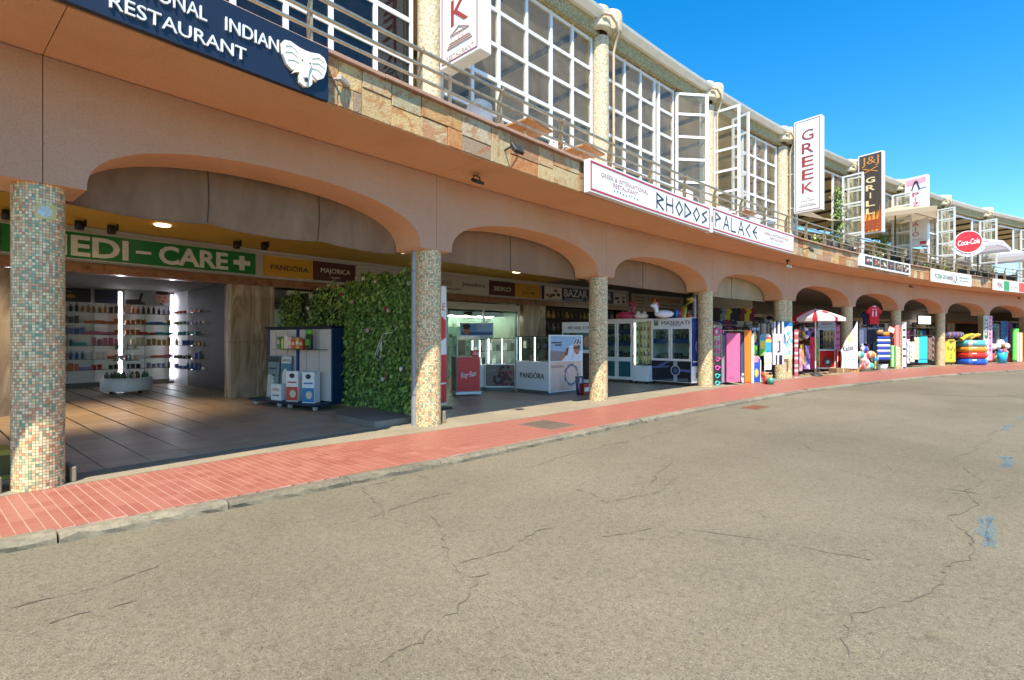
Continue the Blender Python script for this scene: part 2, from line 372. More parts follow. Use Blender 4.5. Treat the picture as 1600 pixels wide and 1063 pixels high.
def tag(o, label=None, cat=None, group=None, kind=None):
    if label: o['label'] = label
    if cat: o['category'] = cat
    if group: o['group'] = group
    if kind: o['kind'] = kind
    return o
def thing(name, label, cat, loc=(0, 0, 0), rot=0.0, group=None):
    o = bpy.data.objects.new(name, None); o.empty_display_size = .2; COL.objects.link(o)
    o.location = loc; o.rotation_euler = (0, 0, rot); return tag(o, label, cat, group)
def at_s(name, label, cat, s, n, z=.12, dphi=0, group=None): return thing(name, label, cat, W(s, n, z), TH(s)+dphi, group)
def at_px(name, label, cat, u, v, yaw=0, z=.12, group=None):
    x, y = ground(u, v, z); o = thing(name, label, cat, (x, y, z), yaw, group); return o, y/800.0
def copy_tree(o, parent=None):
    c = o.copy(); COL.objects.link(c)
    if parent is not None: c.parent = parent
    for ch in list(o.children): copy_tree(ch, c)
    return c
def lerp(tab, s):
    return float(np.interp(s, [a for a, b in tab], [b for a, b in tab]))
KERB = [(-14, .6), (-8, 1.05), (-3, 1.38), (-.4, 1.55), (.3, 1.65), (1.3, 1.77), (3.4, 2.02), (6, 2.1), (10, 2.2), (16, 2.32), (23, 2.72), (29, 3.05), (35, 3.5), (50, 4.6), (80, 6.8)]
CONC = [(-14, .16), (2, .18), (4.1, .48), (6.5, .7), (9.0, .75), (13, .6), (16, .5), (22, .45), (30, .4), (80, .4)]
def nk(s): return lerp(KERB, s)
def nc(s): return lerp(CONC, s)
# ================================================================== THE SETTING: ground, road, kerb, pavement
b = MB(); b.add([(-500, -500, .04), (700, -500, .04), (700, 700, .04), (-500, 700, .04)], [(0, 1, 2, 3)])
tag(b.build('ground', m_conc), kind='structure')
b = MB()
ss = [-14+1.5*i for i in range(63)]
for a, c in zip(ss[:-1], ss[1:]):
    for n0, n1 in ((None, 8), (8, 20), (20, 45)):
        q = [W(a, nk(a)+.05 if n0 is None else n0, .05), W(c, nk(c)+.05 if n0 is None else n0, .05), W(c, n1, .05), W(a, n1, .05)]
        b.add(q, [(0, 3, 2, 1)])
tag(b.build('road', m_asphalt), kind='structure')
# cracks in the asphalt, ragged and dark, plus two painted cable-shadow strips
CR = [[(0, 954), (80, 935), (160, 916), (230, 893), (285, 875)], [(75, 975), (110, 964), (190, 945), (250, 930)], [(540, 818), (580, 808), (612, 796), (650, 786), (690, 773), (720, 766)],
      [(715, 757), (745, 750), (770, 744)], [(815, 733), (855, 722), (900, 708), (960, 695), (1010, 683), (1060, 670), (1095, 660), (1150, 654), (1205, 647), (1240, 637), (1285, 624)],
      [(672, 805), (680, 830), (700, 850), (705, 868), (713, 884), (722, 897), (735, 904), (728, 925), (715, 946), (695, 967), (680, 985), (664, 1006), (640, 1014), (615, 1028), (590, 1038), (565, 1060)],
      [(722, 880), (760, 870), (800, 855), (850, 828), (890, 818)], [(900, 765), (945, 787), (980, 780), (1020, 770), (1045, 755), (1075, 742)],
      [(1070, 826), (1110, 833), (1160, 842), (1230, 850), (1290, 860), (1340, 870), (1390, 882)], [(1280, 727), (1330, 740), (1380, 750), (1430, 757), (1480, 764), (1540, 775), (1590, 780)],
      [(1555, 672), (1540, 690), (1515, 706), (1490, 720), (1508, 730), (1520, 742), (1532, 753), (1516, 768), (1517, 790), (1508, 803), (1490, 808), (1500, 822), (1512, 838), (1516, 872), (1490, 884), (1478, 905), (1474, 916), (1440, 930), (1410, 942), (1370, 952), (1337, 957), (1322, 985), (1314, 1010), (1316, 1045), (1330, 1062)],
      [(1050, 720), (1020, 753), (1000, 762)], [(1245, 690), (1270, 704), (1310, 708)], [(600, 810), (570, 760), (640, 742), (700, 752)], [(1060, 665), (1090, 650), (1200, 641)], [(735, 904), (790, 896)], [(940, 840), (985, 835), (1035, 822)], [(1180, 655), (1240, 672), (1262, 682), (1400, 690)], [(1270, 662), (1370, 656), (1460, 658)], [(1516, 872), (1560, 880)], [(1510, 772), (1470, 770), (1440, 764)]]
b = MB()
for path in CR:
    pts = [Vector((*ground(u, v, .05), .054)) for u, v in path]; fine = []
    for p, q in zip(pts[:-1], pts[1:]):
        k = max(2, int((q-p).length/.05))
        for i in range(k): fine.append(p.lerp(q, i/k)+Vector((RND.gauss(0, .013)+.03*math.sin(len(fine)*.31), RND.gauss(0, .013)+.02*math.sin(len(fine)*.23), 0)))
    prev = None
    for i in range(len(fine)-1):
        d = (fine[i+1]-fine[i]); d.z = 0; d = d.normalized() if d.length > 1e-5 else Vector((1, 0, 0)); nr = Vector((-d.y, d.x, 0))
        w = max(.0006, abs(RND.gauss(.0034, .0024)))*(1 if RND.random() > .2 else .15)
        cur = (fine[i]+nr*w, fine[i]-nr*w)
        if prev: b.add([prev[0], prev[1], cur[1], cur[0]], [(0, 1, 2, 3)])
        prev = cur
for path, wd in (([(1437, 616.6), (1460, 617.2), (1490, 618.6), (1520, 619.3), (1565, 619.6)], .022), ([(1560, 617.2), (1575, 617.6), (1590, 620.3), (1606, 622.5)], .03)):  # wider dark strips painted as the shadow of an overhead cable
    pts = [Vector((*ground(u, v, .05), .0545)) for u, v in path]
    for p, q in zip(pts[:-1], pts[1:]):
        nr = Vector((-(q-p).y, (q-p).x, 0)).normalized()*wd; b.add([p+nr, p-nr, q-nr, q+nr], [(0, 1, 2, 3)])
tag(b.build('road_crack_and_shadow', M('#5c5648', .95, var=.3, scale=40)), kind='stuff')
# worn blue paint patches
def bluepaint():
    t = NT('worn_blue_paint'); v = t.coords(); f = t.noise(v, 38, 7, .8); g = t.noise(v, 4, 4, .7)
    t.L(t.ramp(f.outputs[0], [(.35, '#3f7790'), (.65, '#5f93a6')]), t.b.inputs['Base Color']); t.b.inputs['Roughness'].default_value = .85
    ad = t.N('Math', operation='MULTIPLY_ADD'); t.L(g.outputs[0], ad.inputs[0]); ad.inputs[1].default_value = .6; t.L(f.outputs[0], ad.inputs[2])
    t.L(t.ramp(ad.outputs[0], [(.68, '#000000'), (.98, '#b0b0b0')]), t.b.inputs['Alpha']); return t.m
m_blue = bluepaint()
for i, q in enumerate([[(1527, 808), (1555, 806), (1557, 854), (1528, 853)], [(1564, 714), (1583, 713), (1584, 731), (1565, 731)], [(1562, 668), (1574, 664), (1585, 665), (1576, 673), (1564, 674)], [(1587, 652), (1600, 650), (1606, 656), (1590, 658)]]):
    pts = [Vector((*ground(u, v, .05), .0545)) for u, v in q]; out = []
    for p, r in zip(pts, pts[1:]+pts[:1]):
        for k in range(7): d_ = p.lerp(r, k/7); j_ = .09*(pts[0]-pts[2]).length; out.append(d_+Vector((RND.uniform(-j_, j_), RND.uniform(-j_, j_), 0))*.6)
    cen = sum(out, Vector())/len(out); b = MB(); n_ = len(out); b.add([tuple(p) for p in out]+[tuple(cen)], [((k+1) % n_, k, n_) for k in range(n_)])
    o = b.build('paint_mark', m_blue); tag(o, ['largest worn blue paint patch nearest the camera on the asphalt', 'square faded blue paint patch, second from the camera', 'slanting light blue paint dash further along the road', 'farthest small blue paint dash on the road at the frame edge'][i], 'road marking', 'blue paint patches on the road')
# road drain grating and pavement manhole
g = at_s('road_drain', 'rusty slotted drain grating in the road beside the kerb', 'drain', 11.47, 2.85, .05)
b = MB(); b.box(-.36, .36, -.2, .2, .003, .008); b.build('frame', M('#7a6a55', .9), g)
for i in range(15):
    b = MB(); b.box(-.33+.045*i, -.33+.045*i+.022, -.17, .17, .009, .016); b.build('bar', M('#7d4f38', .85, var=.3, scale=30), g)
g = at_s('manhole_cover', 'square grey manhole cover let into the red pavers', 'manhole cover', 6.1, 1.45, .12)
b = MB(); b.bbox(-.3, .3, -.34, .34, -.004, .006, .003); b.build('lid', concrete('manhole_concrete', '#54483a', '#67594a', .9, 30), g)
b = MB(); b.box(-.32, .32, -.36, -.341, -.002, .008); b.box(-.32, .32, .341, .36, -.002, .008); b.box(-.32, -.301, -.34, .34, -.002, .008); b.box(.301, .32, -.34, .34, -.002, .008); b.build('rim', M('#8a7c68', .6, .4), g)

# pavement body, concrete strip, pavers, kerb stones
pv = bpy.data.objects.new('pavement', None); COL.objects.link(pv); pv['kind'] = 'structure'
def strip(b, f0, f1, z0, z1, s0, s1, ds=.5):
    k = int((s1-s0)/ds)
    for i in range(k):
        a, c = s0+(s1-s0)*i/k, s0+(s1-s0)*(i+1)/k
        vs = [W(a, f0(a), z0), W(a, f1(a), z0), W(c, f1(c), z0), W(c, f0(c), z0), W(a, f0(a), z1), W(a, f1(a), z1), W(c, f1(c), z1), W(c, f0(c), z1)]
        b.add(vs, [(4, 5, 6, 7), (0, 4, 7, 3), (1, 2, 6, 5), (0, 1, 5, 4), (3, 7, 6, 2)])
b = MB(); strip(b, lambda s: -.34, lambda s: nk(s)-.002, .02, .118, -14, 78); tag(b.build('pavement_base', m_grout, pv), kind='structure')
b = MB(); strip(b, lambda s: -.335, lambda s: nc(s)-.006, .1185, .1225, -14, 78); b.build('concrete_strip', m_conc, pv)
# 0.16 m grooved pavers
PS = .16
b = MB()
for k in (0, 1): b.bbox(-.0765+k*.08, -.0765+k*.08+.072, -.0775, .0775, .006, .0125, .0015)
pm = b.mesh('paver', m_paver); cells = []; rest = MB()
s = -6.0
while s < 60:
    n = 0
    lo = nc(s)+.003
    while lo+(n+1)*PS < nk(s)-.006:
        c = lo+(n+.5)*PS; x, y, _ = W(s, c)
        cells.append((y+.3*abs(x), s, c, x, y)); n += 1
    w = nk(s)-.006-(lo+n*PS)
    if w > .02:
        x, y, _ = W(s, lo+n*PS+w/2); rest.T = Matrix.Translation((x, y, .108)) @ Matrix.Rotation(TH(s), 4, 'Z')
        for k in (0, 1): rest.box(-.0765+k*.08, -.0765+k*.08+.072, -w/2+.0015, w/2-.0015, .006, .0125)
    s += PS
near = sorted([c for c in cells if -1.6 < c[1]], key=lambda c: c[4])[:300]; ns_ = set((c[1], c[2]) for c in near)
for c in near:
    o = link('paver', pm, pv); o.location = (c[3], c[4], .108+RND.uniform(-.0006, .0006)); o.rotation_euler = (RND.gauss(0, .002), RND.gauss(0, .002), TH(c[1])+RND.gauss(0, .006))
for c in cells:
    if (c[1], c[2]) in ns_: continue
    rest.T = Matrix.Translation((c[3], c[4], .108)) @ Matrix.Rotation(TH(c[1]), 4, 'Z')
    for k in (0, 1): rest.box(-.0765+k*.08, -.0765+k*.08+.072, -.0775, .0775, .006, .0125)
tag(rest.build('far_pavers', m_paver, pv), kind='stuff')
kb = bpy.data.objects.new('kerb', None); COL.objects.link(kb); kb['kind'] = 'structure'
s = -4.6; i = 0
while s < 62:
    L = 1.12 if s < 14 else 1.6; b = MB(); k = 10 if s < 8 else 5; rows = []
    dz = RND.gauss(0, .005); dn = RND.gauss(0, .008)
    for j in range(k+1):
        q = s+.007+(L-.014)*j/k; n0 = nk(q)+dn; r = (lambda a: RND.gauss(0, a)) if s < 8 else (lambda a: 0)
        rows.append([W(q, n0-.01, .03), W(q, n0, .118+dz), W(q, n0+.095+r(.004), .122+dz+r(.002)), W(q, n0+.125+r(.006), .112+dz+r(.005)), W(q, n0+.145+r(.006), .088+r(.006)), W(q, n0+.15+r(.006), .03)])
    vs = [p for r_ in rows for p in r_]; fs = [(6*a+c, 6*a+c+1, 6*(a+1)+c+1, 6*(a+1)+c) for a in range(k) for c in range(5)]
    b.add(vs, fs); b.add(rows[0]+rows[-1], [(5, 4, 3, 2, 1, 0), (6, 7, 8, 9, 10, 11)]); b.build('kerb_stone', m_kerb, kb); s += L
# arcade floor: large brown tiles
fl = bpy.data.objects.new('arcade_floor', None); COL.objects.link(fl); fl['kind'] = 'structure'
b = MB(); strip(b, lambda s: -19.0, lambda s: -.345, .02, .110, -14, 78, 1.0); b.build('floor_bed', m_dgrout, fl)
TS = .44; b = MB(); b.bbox(-.2165, .2165, -.2165, .2165, 0, .0115, .003); tm = b.mesh('floor_tile', m_ftile); rest = MB(); cells = []
s = -8.0
while s < 58:
    n = -.36-TS/2
    while n > -14:
        x, y, _ = W(s, n); cells.append((math.hypot(x, y), s, n, x, y)); n -= TS
    s += TS
vis = sorted([c for c in cells if c[1] > -1.6 and c[1] < 9 and c[2] > -9], key=lambda c: c[4])[:300]; vv = set((c[1], c[2]) for c in vis)
for c in vis:
    o = link('floor_tile', tm, fl); o.location = (c[3], c[4], .110+RND.uniform(-.001, .001)); o.rotation_euler = (RND.gauss(0, .002), RND.gauss(0, .002), TH(c[1]))
for c in cells:
    if (c[1], c[2]) in vv: continue
    rest.T = Matrix.Translation((c[3], c[4], .110)) @ Matrix.Rotation(TH(c[1]), 4, 'Z'); rest.box(-.2165, .2165, -.2165, .2165, 0, .0115)
tag(rest.build('far_floor_tiles', m_ftile, fl), kind='stuff')

# ================================================================== THE BUILDING
COLS = [-4.8, 0, 4.75, 9.63, 14.85, 20.08, 20.54, 26.08, 31.29, 36.54, 41.94, 47.40, 52.9, 58.4]
AX = [c for c in COLS if c not in (20.08, 20.54)]+[20.31]; AX.sort()
bd = thing('arcade_building', 'long curving two storey shopping arcade with terracotta arches and glazed upper floor', 'building')
# mosaic column mesh shared by all columns
def column_mesh():
    r, h = .213, 2.86; b = MB(); b.lathe([(r, 0), (r, h)], seg=48); shaft = b.mesh('column', concrete('tile_grout', '#8d836c', '#a1967e', .9))
    nz, na = 104, 50; b = MB(); cols = []
    pal = ['#e2d6b4']*10+['#dac69c']*5+['#cca080']*5+['#bf8a68']*3+['#96ad94']*4+['#789a84']*3+['#d8b890']*5+['#b4bf9e']*2
    for i in range(nz):
        for k in range(na):
            t0 = 2*PI*(k+.07)/na; t1 = 2*PI*(k+.93)/na; z0 = h*(i+.07)/nz; z1 = h*(i+.93)/nz; rr = r+.0022+RND.uniform(0, .0012)
            if i < 2 and RND.random() < .12: continue
            b.add([(rr*math.cos(t0), rr*math.sin(t0), z0), (rr*math.cos(t1), rr*math.sin(t1), z0), (rr*math.cos(t1), rr*math.sin(t1), z1), (rr*math.cos(t0), rr*math.sin(t0), z1)], [(0, 1, 2, 3)])
            c = lin(RND.choice(pal)); v = RND.uniform(.9, 1.14); cols += [(min(.9, c[0]*v*1.06), min(.88, c[1]*v), c[2]*v*.86, 1)]*4
    me = b.mesh('mosaic', m_mosaic); at = me.color_attributes.new('tile', 'FLOAT_COLOR', 'CORNER'); at.data.foreach_set('color', [x for c in cols for x in c])
    return shaft, me
shaft_m, mos_m = column_mesh()
for i, c in enumerate(COLS):
    o = link('column', shaft_m, bd); o.location = W(c, 0, .122); o.rotation_euler = (0, 0, RND.random()*6)
    if c == 0: o.scale = (.9, .9, 1)
    q = link('mosaic', mos_m, o); q['kind'] = 'stuff'
# arch walls, one per bay, with thin joints between
def arch_z(x, half):
    if x >= half: return 2.98
    return 2.98+.68*max(0, 1-(x/half)**2.2)**.40
HW = .32
for i in range(len(AX)-1):
    a, c = AX[i], AX[i+1]; dbl = (a == 20.31, c == 20.31)
    a0, c0 = a+.0035, c-.0035; ha = HW+(.23 if dbl[0] else 0); hc_ = HW+(.23 if dbl[1] else 0)
    m0, m1 = a+ha, c-hc_; mid = (m0+m1)/2; half = (m1-m0)/2
    us = [a0, m0]; N = 44
    for k in range(1, N): us.append(mid-half*math.cos(PI*k/N))
    us += [m1, c0]
    zb = [2.98]+[arch_z(abs(u-mid), half) for u in us[1:-1]]+[2.98]
    zt = [4.16+rz(u) for u in us]; b = MB(); FN, BN = .225, -.43
    for k in range(len(us)-1):
        q0, q1 = us[k], us[k+1]
        b.add([W(q0, FN, zb[k]), W(q1, FN, zb[k+1]), W(q1, FN, zt[k+1]), W(q0, FN, zt[k])], [(0, 1, 2, 3)])
        b.add([W(q0, BN, zb[k]), W(q1, BN, zb[k+1]), W(q1, BN, zt[k+1]), W(q0, BN, zt[k])], [(3, 2, 1, 0)])
    b.add([p for k in range(len(us)) for p in (W(us[k], FN, zb[k]), W(us[k], BN, zb[k]))], [(2*k, 2*k+1, 2*k+3, 2*k+2) for k in range(len(us)-1)], 1, True)
    for q, z in ((a0, zt[0]), (c0, zt[-1])): b.add([W(q, FN, 2.98), W(q, BN, 2.98), W(q, BN, z), W(q, FN, z)], [(0, 1, 2, 3)])
    b.build('arch_wall', [m_stucco, m_soffit], bd)
    b = MB(CUR); b.box(a0, c0, -1.30, -.226, 4.165, 4.30, zf=rz); b.build('soffit', m_soffit, bd)
    if i < len(AX)-2:
        b = MB(CUR); b.box(c-.02, c+.02, -.215, .26, 2.985, 4.15); b.build('joint_backing', M('#5e4534', .9), bd)
b = MB(CUR); b.box(AX[0], AX[-1], -1.28, 6.6, 4.32, 4.46, zf=rz); b.build('terrace_slab', M('#b5a58c', .7), bd)
b = MB(CUR); b.box(AX[0], 14.4, -.2, 6.6, 3.76, 3.86); b.build('arcade_ceiling', m_ceil, bd)
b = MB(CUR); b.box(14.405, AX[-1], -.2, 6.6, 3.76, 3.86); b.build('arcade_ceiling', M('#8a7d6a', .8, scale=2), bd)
b = MB(CUR); b.box(AX[0], AX[-1], .3, .35, 3.70, 4.3); b.build('ceiling_upstand', m_ceil, bd)
# upper storey: columns, capitals, band, gutter, roof
uc = MB(); uc.lathe([(.205, 0), (.2, 3.98), (.2, 4.0)], seg=28)
ucm = uc.mesh('upper_column', m_pebble)
cp = MB(); cp.lathe([(.2, 0), (.31, .03), (.3, .1), (.25, .5), (.24, .56), (.0, .58)], -.1, -.02, 0, 24); cp.lathe([(.0, .1), (.26, .11), (.27, .15), (.27, .56), (.25, .6), (0, .62)], .3, -.08, 0, 24)
cpm = cp.mesh('capital', m_pebble)
bz = MB(); bz.box(-.3, .42, -.2, .3, .45, .62)
for i, c in enumerate(COLS):
    if c < -1: continue
    o = link('upper_column', ucm, bd); o.location = W(c, .05, 4.46+rz(c)); o.rotation_euler = (0, 0, TH(c))
    if c != 20.54 or True:
        o = link('capital', cpm, bd); o.location = W(c, .05, 8.46+2*rz(c)); o.rotation_euler = (0, 0, TH(c))
    b = MB(CUR); z = 8.62+2*rz(c)
    b.tube([(c-.3, -.36, z+.12), (c-.1, -.42, z+.14), (c+.12, -.42, z+.05), (c+.24, -.38, z-.12), (c+.27, -.3, z-.3), (c+.27, -.24, z-.5), (c+.27, -.24, 4.5)], .032, 8); b.build('downpipe', M('#c9b79a', .5, var=.2), bd)
UZ = lambda s: 2*rz(s)
for i in range(1, len(AX)-1):
    a, c = AX[i]+.12, AX[i+1]-.12
    b = MB(CUR); b.box(a, c, -.12, .1, 8.37, 8.72, zf=UZ); b.build('upper_band', m_band, bd)
    b = MB(CUR)
    k = max(2, int((c-a)/.9)); pr = [(-.34, 8.80), (-.36, 8.86), (-.30, 8.88), (.05, 8.9), (.05, 8.72), (-.22, 8.70)]
    rows = [[(a+(c-a)*j/k, y, z+UZ(a+(c-a)*j/k)) for y, z in pr] for j in range(k+1)]
    for j in range(k): b.add(rows[j]+rows[j+1], [(q, (q+1) % 6, 6+(q+1) % 6, 6+q) for q in range(6)])
    b.add(rows[0]+rows[-1], [(0, 1, 2, 3, 4, 5), (11, 10, 9, 8, 7, 6)]); b.build('gutter', M('#e4e0d6', .45, var=.06, scale=3), bd)
b = MB(CUR); b.box(AX[0], AX[-1], .06, 7, 8.74, 8.86, zf=UZ); b.build('roof', M('#8a5a40', .8), bd)
b = MB(CUR); b.box(AX[0], AX[-1], .11, 6.6, 8.44, 8.5, zf=UZ); b.build('upper_ceiling', m_room, bd)
b = MB(CUR); b.box(AX[0], AX[-1], 6.6, 6.7, 4.5, 8.4, zf=rz); b.build('upper_back_wall', m_room, bd)
for k in range(26):
    s = -1.5+2.1*k; b = MB(CUR); b.box(s, s+.09, .2, 6.5, 8.34, 8.435, zf=UZ); b.build('ceiling_beam', m_beam, bd)
# glazing
ZR = [4.56, 5.03, 5.69, 6.35, 7.01, 7.67, 8.35]
def glazing(xs, zr, glass, n=-.03, fw=.055, name='window', open_cells=()):
    b = MB(CUR); d0, d1 = -n-.035, -n+.035
    for j, x in enumerate(xs):
        w = fw*(1.0 if j in (0, len(xs)-1) else 1.25); b.box(x-w/2, x+w/2, d0, d1, zr[0], zr[-1]+.05, zf=lambda q: rz(q)*1.4)
    for j, z in enumerate(zr):
        for x0, x1 in zip(xs[:-1], xs[1:]):
            if (x0, 'open') in open_cells and 0 < j < len(zr)-1: continue
            b.box(x0+fw*.6, x1-fw*.6, d0+.006, d1-.006, z-.035, z+.035, zf=lambda q: rz(q)*1.4)
    f = b.build(name, m_frame, bd)
    for x0, x1 in zip(xs[:-1], xs[1:]):
        if (x0, 'open') in open_cells: continue
        for z0, z1 in zip(zr[:-1], zr[1:]):
            b = MB(CUR); b.box(x0+.03, x1-.03, -n-.004, -n+.004, z0+.036, z1-.036, zf=lambda q: rz(q)*1.4); b.build('pane', glass, f)
    return f
glazing([.27, .9, 1.75, 2.4, 3.04, 3.76, 4.42], [4.56, 5.2, 5.95, 6.6, 7.3, 8.35], m_navyglass)
glazing([5.05, 5.75, 6.42, 7.2, 7.96, 8.68, 9.37], ZR, m_glass)
glazing([9.95, 10.72, 11.44, 12.1, 12.32, 13.05], ZR, m_glass, open_cells=[(12.1, 'open')])
glazing([16.7, 17.3, 18.2, 19.0, 19.78], ZR, m_glass, open_cells=[(16.7, 'open')])
for a, c in zip(AX[5:-1], AX[6:]):
    glazing([a+.3, a+1.2, c-1.3, c-.3], [4.56, 5.69, 7.01, 8.35], m_glass, open_cells=[(a+1.2, 'open')])
# folded casements standing open above the terrace
CH_ = 3.8
def casement_meshes(w):
    b = MB(); b.box(0, .075, -.025, .025, 0, CH_); b.box(w-.075, w, -.025, .025, 0, CH_)
    for k in range(7): z = min(CH_-.07, CH_*k/6); b.box(.075, w-.075, -.02, .02, z, z+.07)
    f = b.mesh('casement', m_frame); ps = []
    for k in range(6):
        b = MB(); b.box(.07, w-.07, -.004, .004, CH_*k/6+.07, CH_*(k+1)/6+(.0 if k < 5 else -.07)); ps.append(b.mesh('pane', m_glass))
    return f, ps
CM = {w: casement_meshes(w) for w in (.62, .8, .95)}
def casement(s, n, ang, w=.8):
    f, ps = CM[w]; o = link('casement', f, bd); o.location = W(s, n, 4.56+rz(s)); o.rotation_euler = (0, 0, TH(s)+ang)
    for p in ps: link('pane', p, o)
casement(13.1, .03, -.62, .95); casement(14.35, .1, -2.3, .62)
casement(15.1, .12, -PI/2+.1); casement(15.9, .85, PI/2-.25, .62)
for c in (26.08, 31.29, 36.54, 41.94, 47.4, 52.9):
    casement(c-.74, .12, -PI/2); casement(c-.22, .12, -PI/2+.06, .62)
# ---- shop fronts deep in the arcade
SW = 6.4
b = MB(CUR); b.box(AX[0], 60, SW-.02, SW+.3, 2.86, 3.06); b.build('lintel', m_lintel, bd)
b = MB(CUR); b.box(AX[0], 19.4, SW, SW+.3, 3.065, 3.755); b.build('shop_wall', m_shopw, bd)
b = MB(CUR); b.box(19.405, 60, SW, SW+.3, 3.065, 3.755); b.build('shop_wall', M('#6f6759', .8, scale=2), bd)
PIERS = [(3.9, 4.86), (13.32, 14.42), (19.3, 20.2), (25.0, 25.9), (30.6, 31.4), (36, 36.8), (41, 41.8), (46.6, 47.4), (52, 53)]
for a, c in PIERS:
    b = MB(CUR); b.bbox(a, c, SW-.05, SW+.33, .12, 1.47, .004); b.build('pier_slab', m_marble, bd); b = MB(CUR); b.bbox(a, c, SW-.05, SW+.33, 1.475, 2.855, .004); b.build('pier_slab', m_marble, bd)
    for q in range(1):
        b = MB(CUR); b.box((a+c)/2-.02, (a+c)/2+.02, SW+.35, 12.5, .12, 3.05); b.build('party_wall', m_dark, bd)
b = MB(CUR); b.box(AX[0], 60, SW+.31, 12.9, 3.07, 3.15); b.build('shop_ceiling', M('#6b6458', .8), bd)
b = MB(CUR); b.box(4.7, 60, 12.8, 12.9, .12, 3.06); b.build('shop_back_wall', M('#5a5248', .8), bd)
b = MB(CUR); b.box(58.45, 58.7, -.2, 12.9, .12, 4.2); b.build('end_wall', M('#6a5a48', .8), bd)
# awning canvases hanging behind the arches
def awning(a, c, mat, scal, wav, lab):
    b = MB(CUR); n = 70; L = c-a
    def pt(i, k, side):
        u = a+L*i/n; t = k/10; lobe = scal*(abs(math.sin(PI*3*(i/n)))**.6-.5) if scal else 0
        z = (2.97-lobe*.5)*(1-t)+3.74*t if scal else 2.95*(1-t)+3.74*t
        return (u, .47+side+wav*math.sin(i*.55+2*math.sin(i*.17))*(1-t*.8)-.05*math.sin(PI*t)*(1 if scal else 0), z)
    for side, fl in ((0, 0), (.012, 1)):
        vs = [pt(i, k, side) for i in range(n+1) for k in range(11)]
        b.add(vs, [((i*11+k, i*11+11+k, i*11+12+k, i*11+k+1) if fl else (i*11+k, i*11+k+1, i*11+12+k, i*11+11+k)) for i in range(n) for k in range(10)], 0, True)
    cur = b.mesh('awning', mat); t = link('awning', cur)
    for f in ((1/3, 2/3) if scal else (.5,)):
        i = int(n*f); q = MB(CUR); q.tube([tuple(np.array(pt(i, k, -.006))) for k in range(11)], .007, 5); q.build('seam', M('#4f4336', .9), t)
    q = MB(CUR); q.tube([tuple(np.array(pt(i, 0, .004))) for i in range(0, n+1, 2)], .012, 6); q.build('hem', mat, t)
    return tag(t, lab, 'awning', 'canvas awnings behind the arches')
awning(.15, 4.62, m_canvas, .12, .018, 'grey stained scalloped canvas awning in the widest arch over the pharmacy')
awning(-4.7, -.15, m_canvas, .12, .018, 'scalloped canvas awning in the cut-off arch left of the first column')
awning(4.9, 9.5, m_canvas2, 0, .008, 'smooth tan canvas awning in the arch before the jewellery shop')
awning(9.8, 14.7, m_canvas2, 0, .01, 'creased tan canvas awning in the arch over the white watch cabinets')
awning(15.0, 19.9, m_canvas3, 0, .004, 'cream canvas awning in the arch over the hanging beach towels')

# ---- terrace parapet of slate, copings
pp = thing('terrace_parapet', 'low terrace wall clad in patchwork slate with a pinkish coping', 'parapet wall')
b = MB(CUR); b.box(AX[0], 58, -1.27, -1.05, 4.30, 4.71, zf=rz); b.build('core', m_grout, pp)
def stone(s0, s1, z0, z1):
    j = lambda a: RND.uniform(-a, a); yo = RND.uniform(0, .018); g = .0035; zz = rz((s0+s1)/2)
    q = [(s0+g+j(.003), z0+g+j(.003)), (s1-g+j(.003), z0+g+j(.003)), (s1-g+j(.004), z1-g+j(.003)), (s0+g+j(.004), z1-g+j(.003))]
    b = MB(CUR); vs = []
    for y, e in ((-1.275, 0), (-1.307-yo, 0), (-1.313-yo, .006)):
        cs, cz = (s0+s1)/2, (z0+z1)/2; vs += [(x-e*(1 if x > cs else -1), y, z-e*(1 if z > cz else -1)+zz) for x, z in q]
    b.add(vs, [(8, 9, 10, 11)]+[(4*l+k, 4*l+(k+1) % 4, 4*l+4+(k+1) % 4, 4*l+4+k) for l in (0, 1) for k in range(4)]); b.build('stone', m_slate, pp)
s = -4.0; ZB, ZT = 4.172, 4.702
while s < 57:
    L = RND.uniform(.3, .75) if s < 24 else RND.uniform(.5, 1.0); r = RND.random(); m = ZB+(ZT-ZB)*RND.uniform(.36, .64)
    if r < .12 and L < .5: stone(s, s+L, ZB, ZT)
    elif r < .5: stone(s, s+L, ZB, m); stone(s, s+L, m, ZT)
    elif r < .75: k = RND.uniform(.35, .65); stone(s, s+L, ZB, m); stone(s, s+L*k, m, ZT); stone(s+L*k, s+L, m, ZT)
    else: k = RND.uniform(.35, .65); stone(s, s+L*k, ZB, m); stone(s+L*k, s+L, ZB, m); stone(s, s+L, m, ZT)
    s += L
s = -4.0
while s < 57:
    L = 1.0; jz = RND.choice([0, 0, .004, -.003]); jn = RND.uniform(0, .03)
    b = MB(CUR); b.bbox(s+.004, s+L-.004, -1.37-jn, -1.0, 4.705+rz(s)+jz, 4.755+rz(s)+jz, .006); b.build('coping_slab', concrete('pink_coping', '#a8806a', '#b79580') if s == -4.0 else bpy.data.materials['pink_coping'], pp); s += L
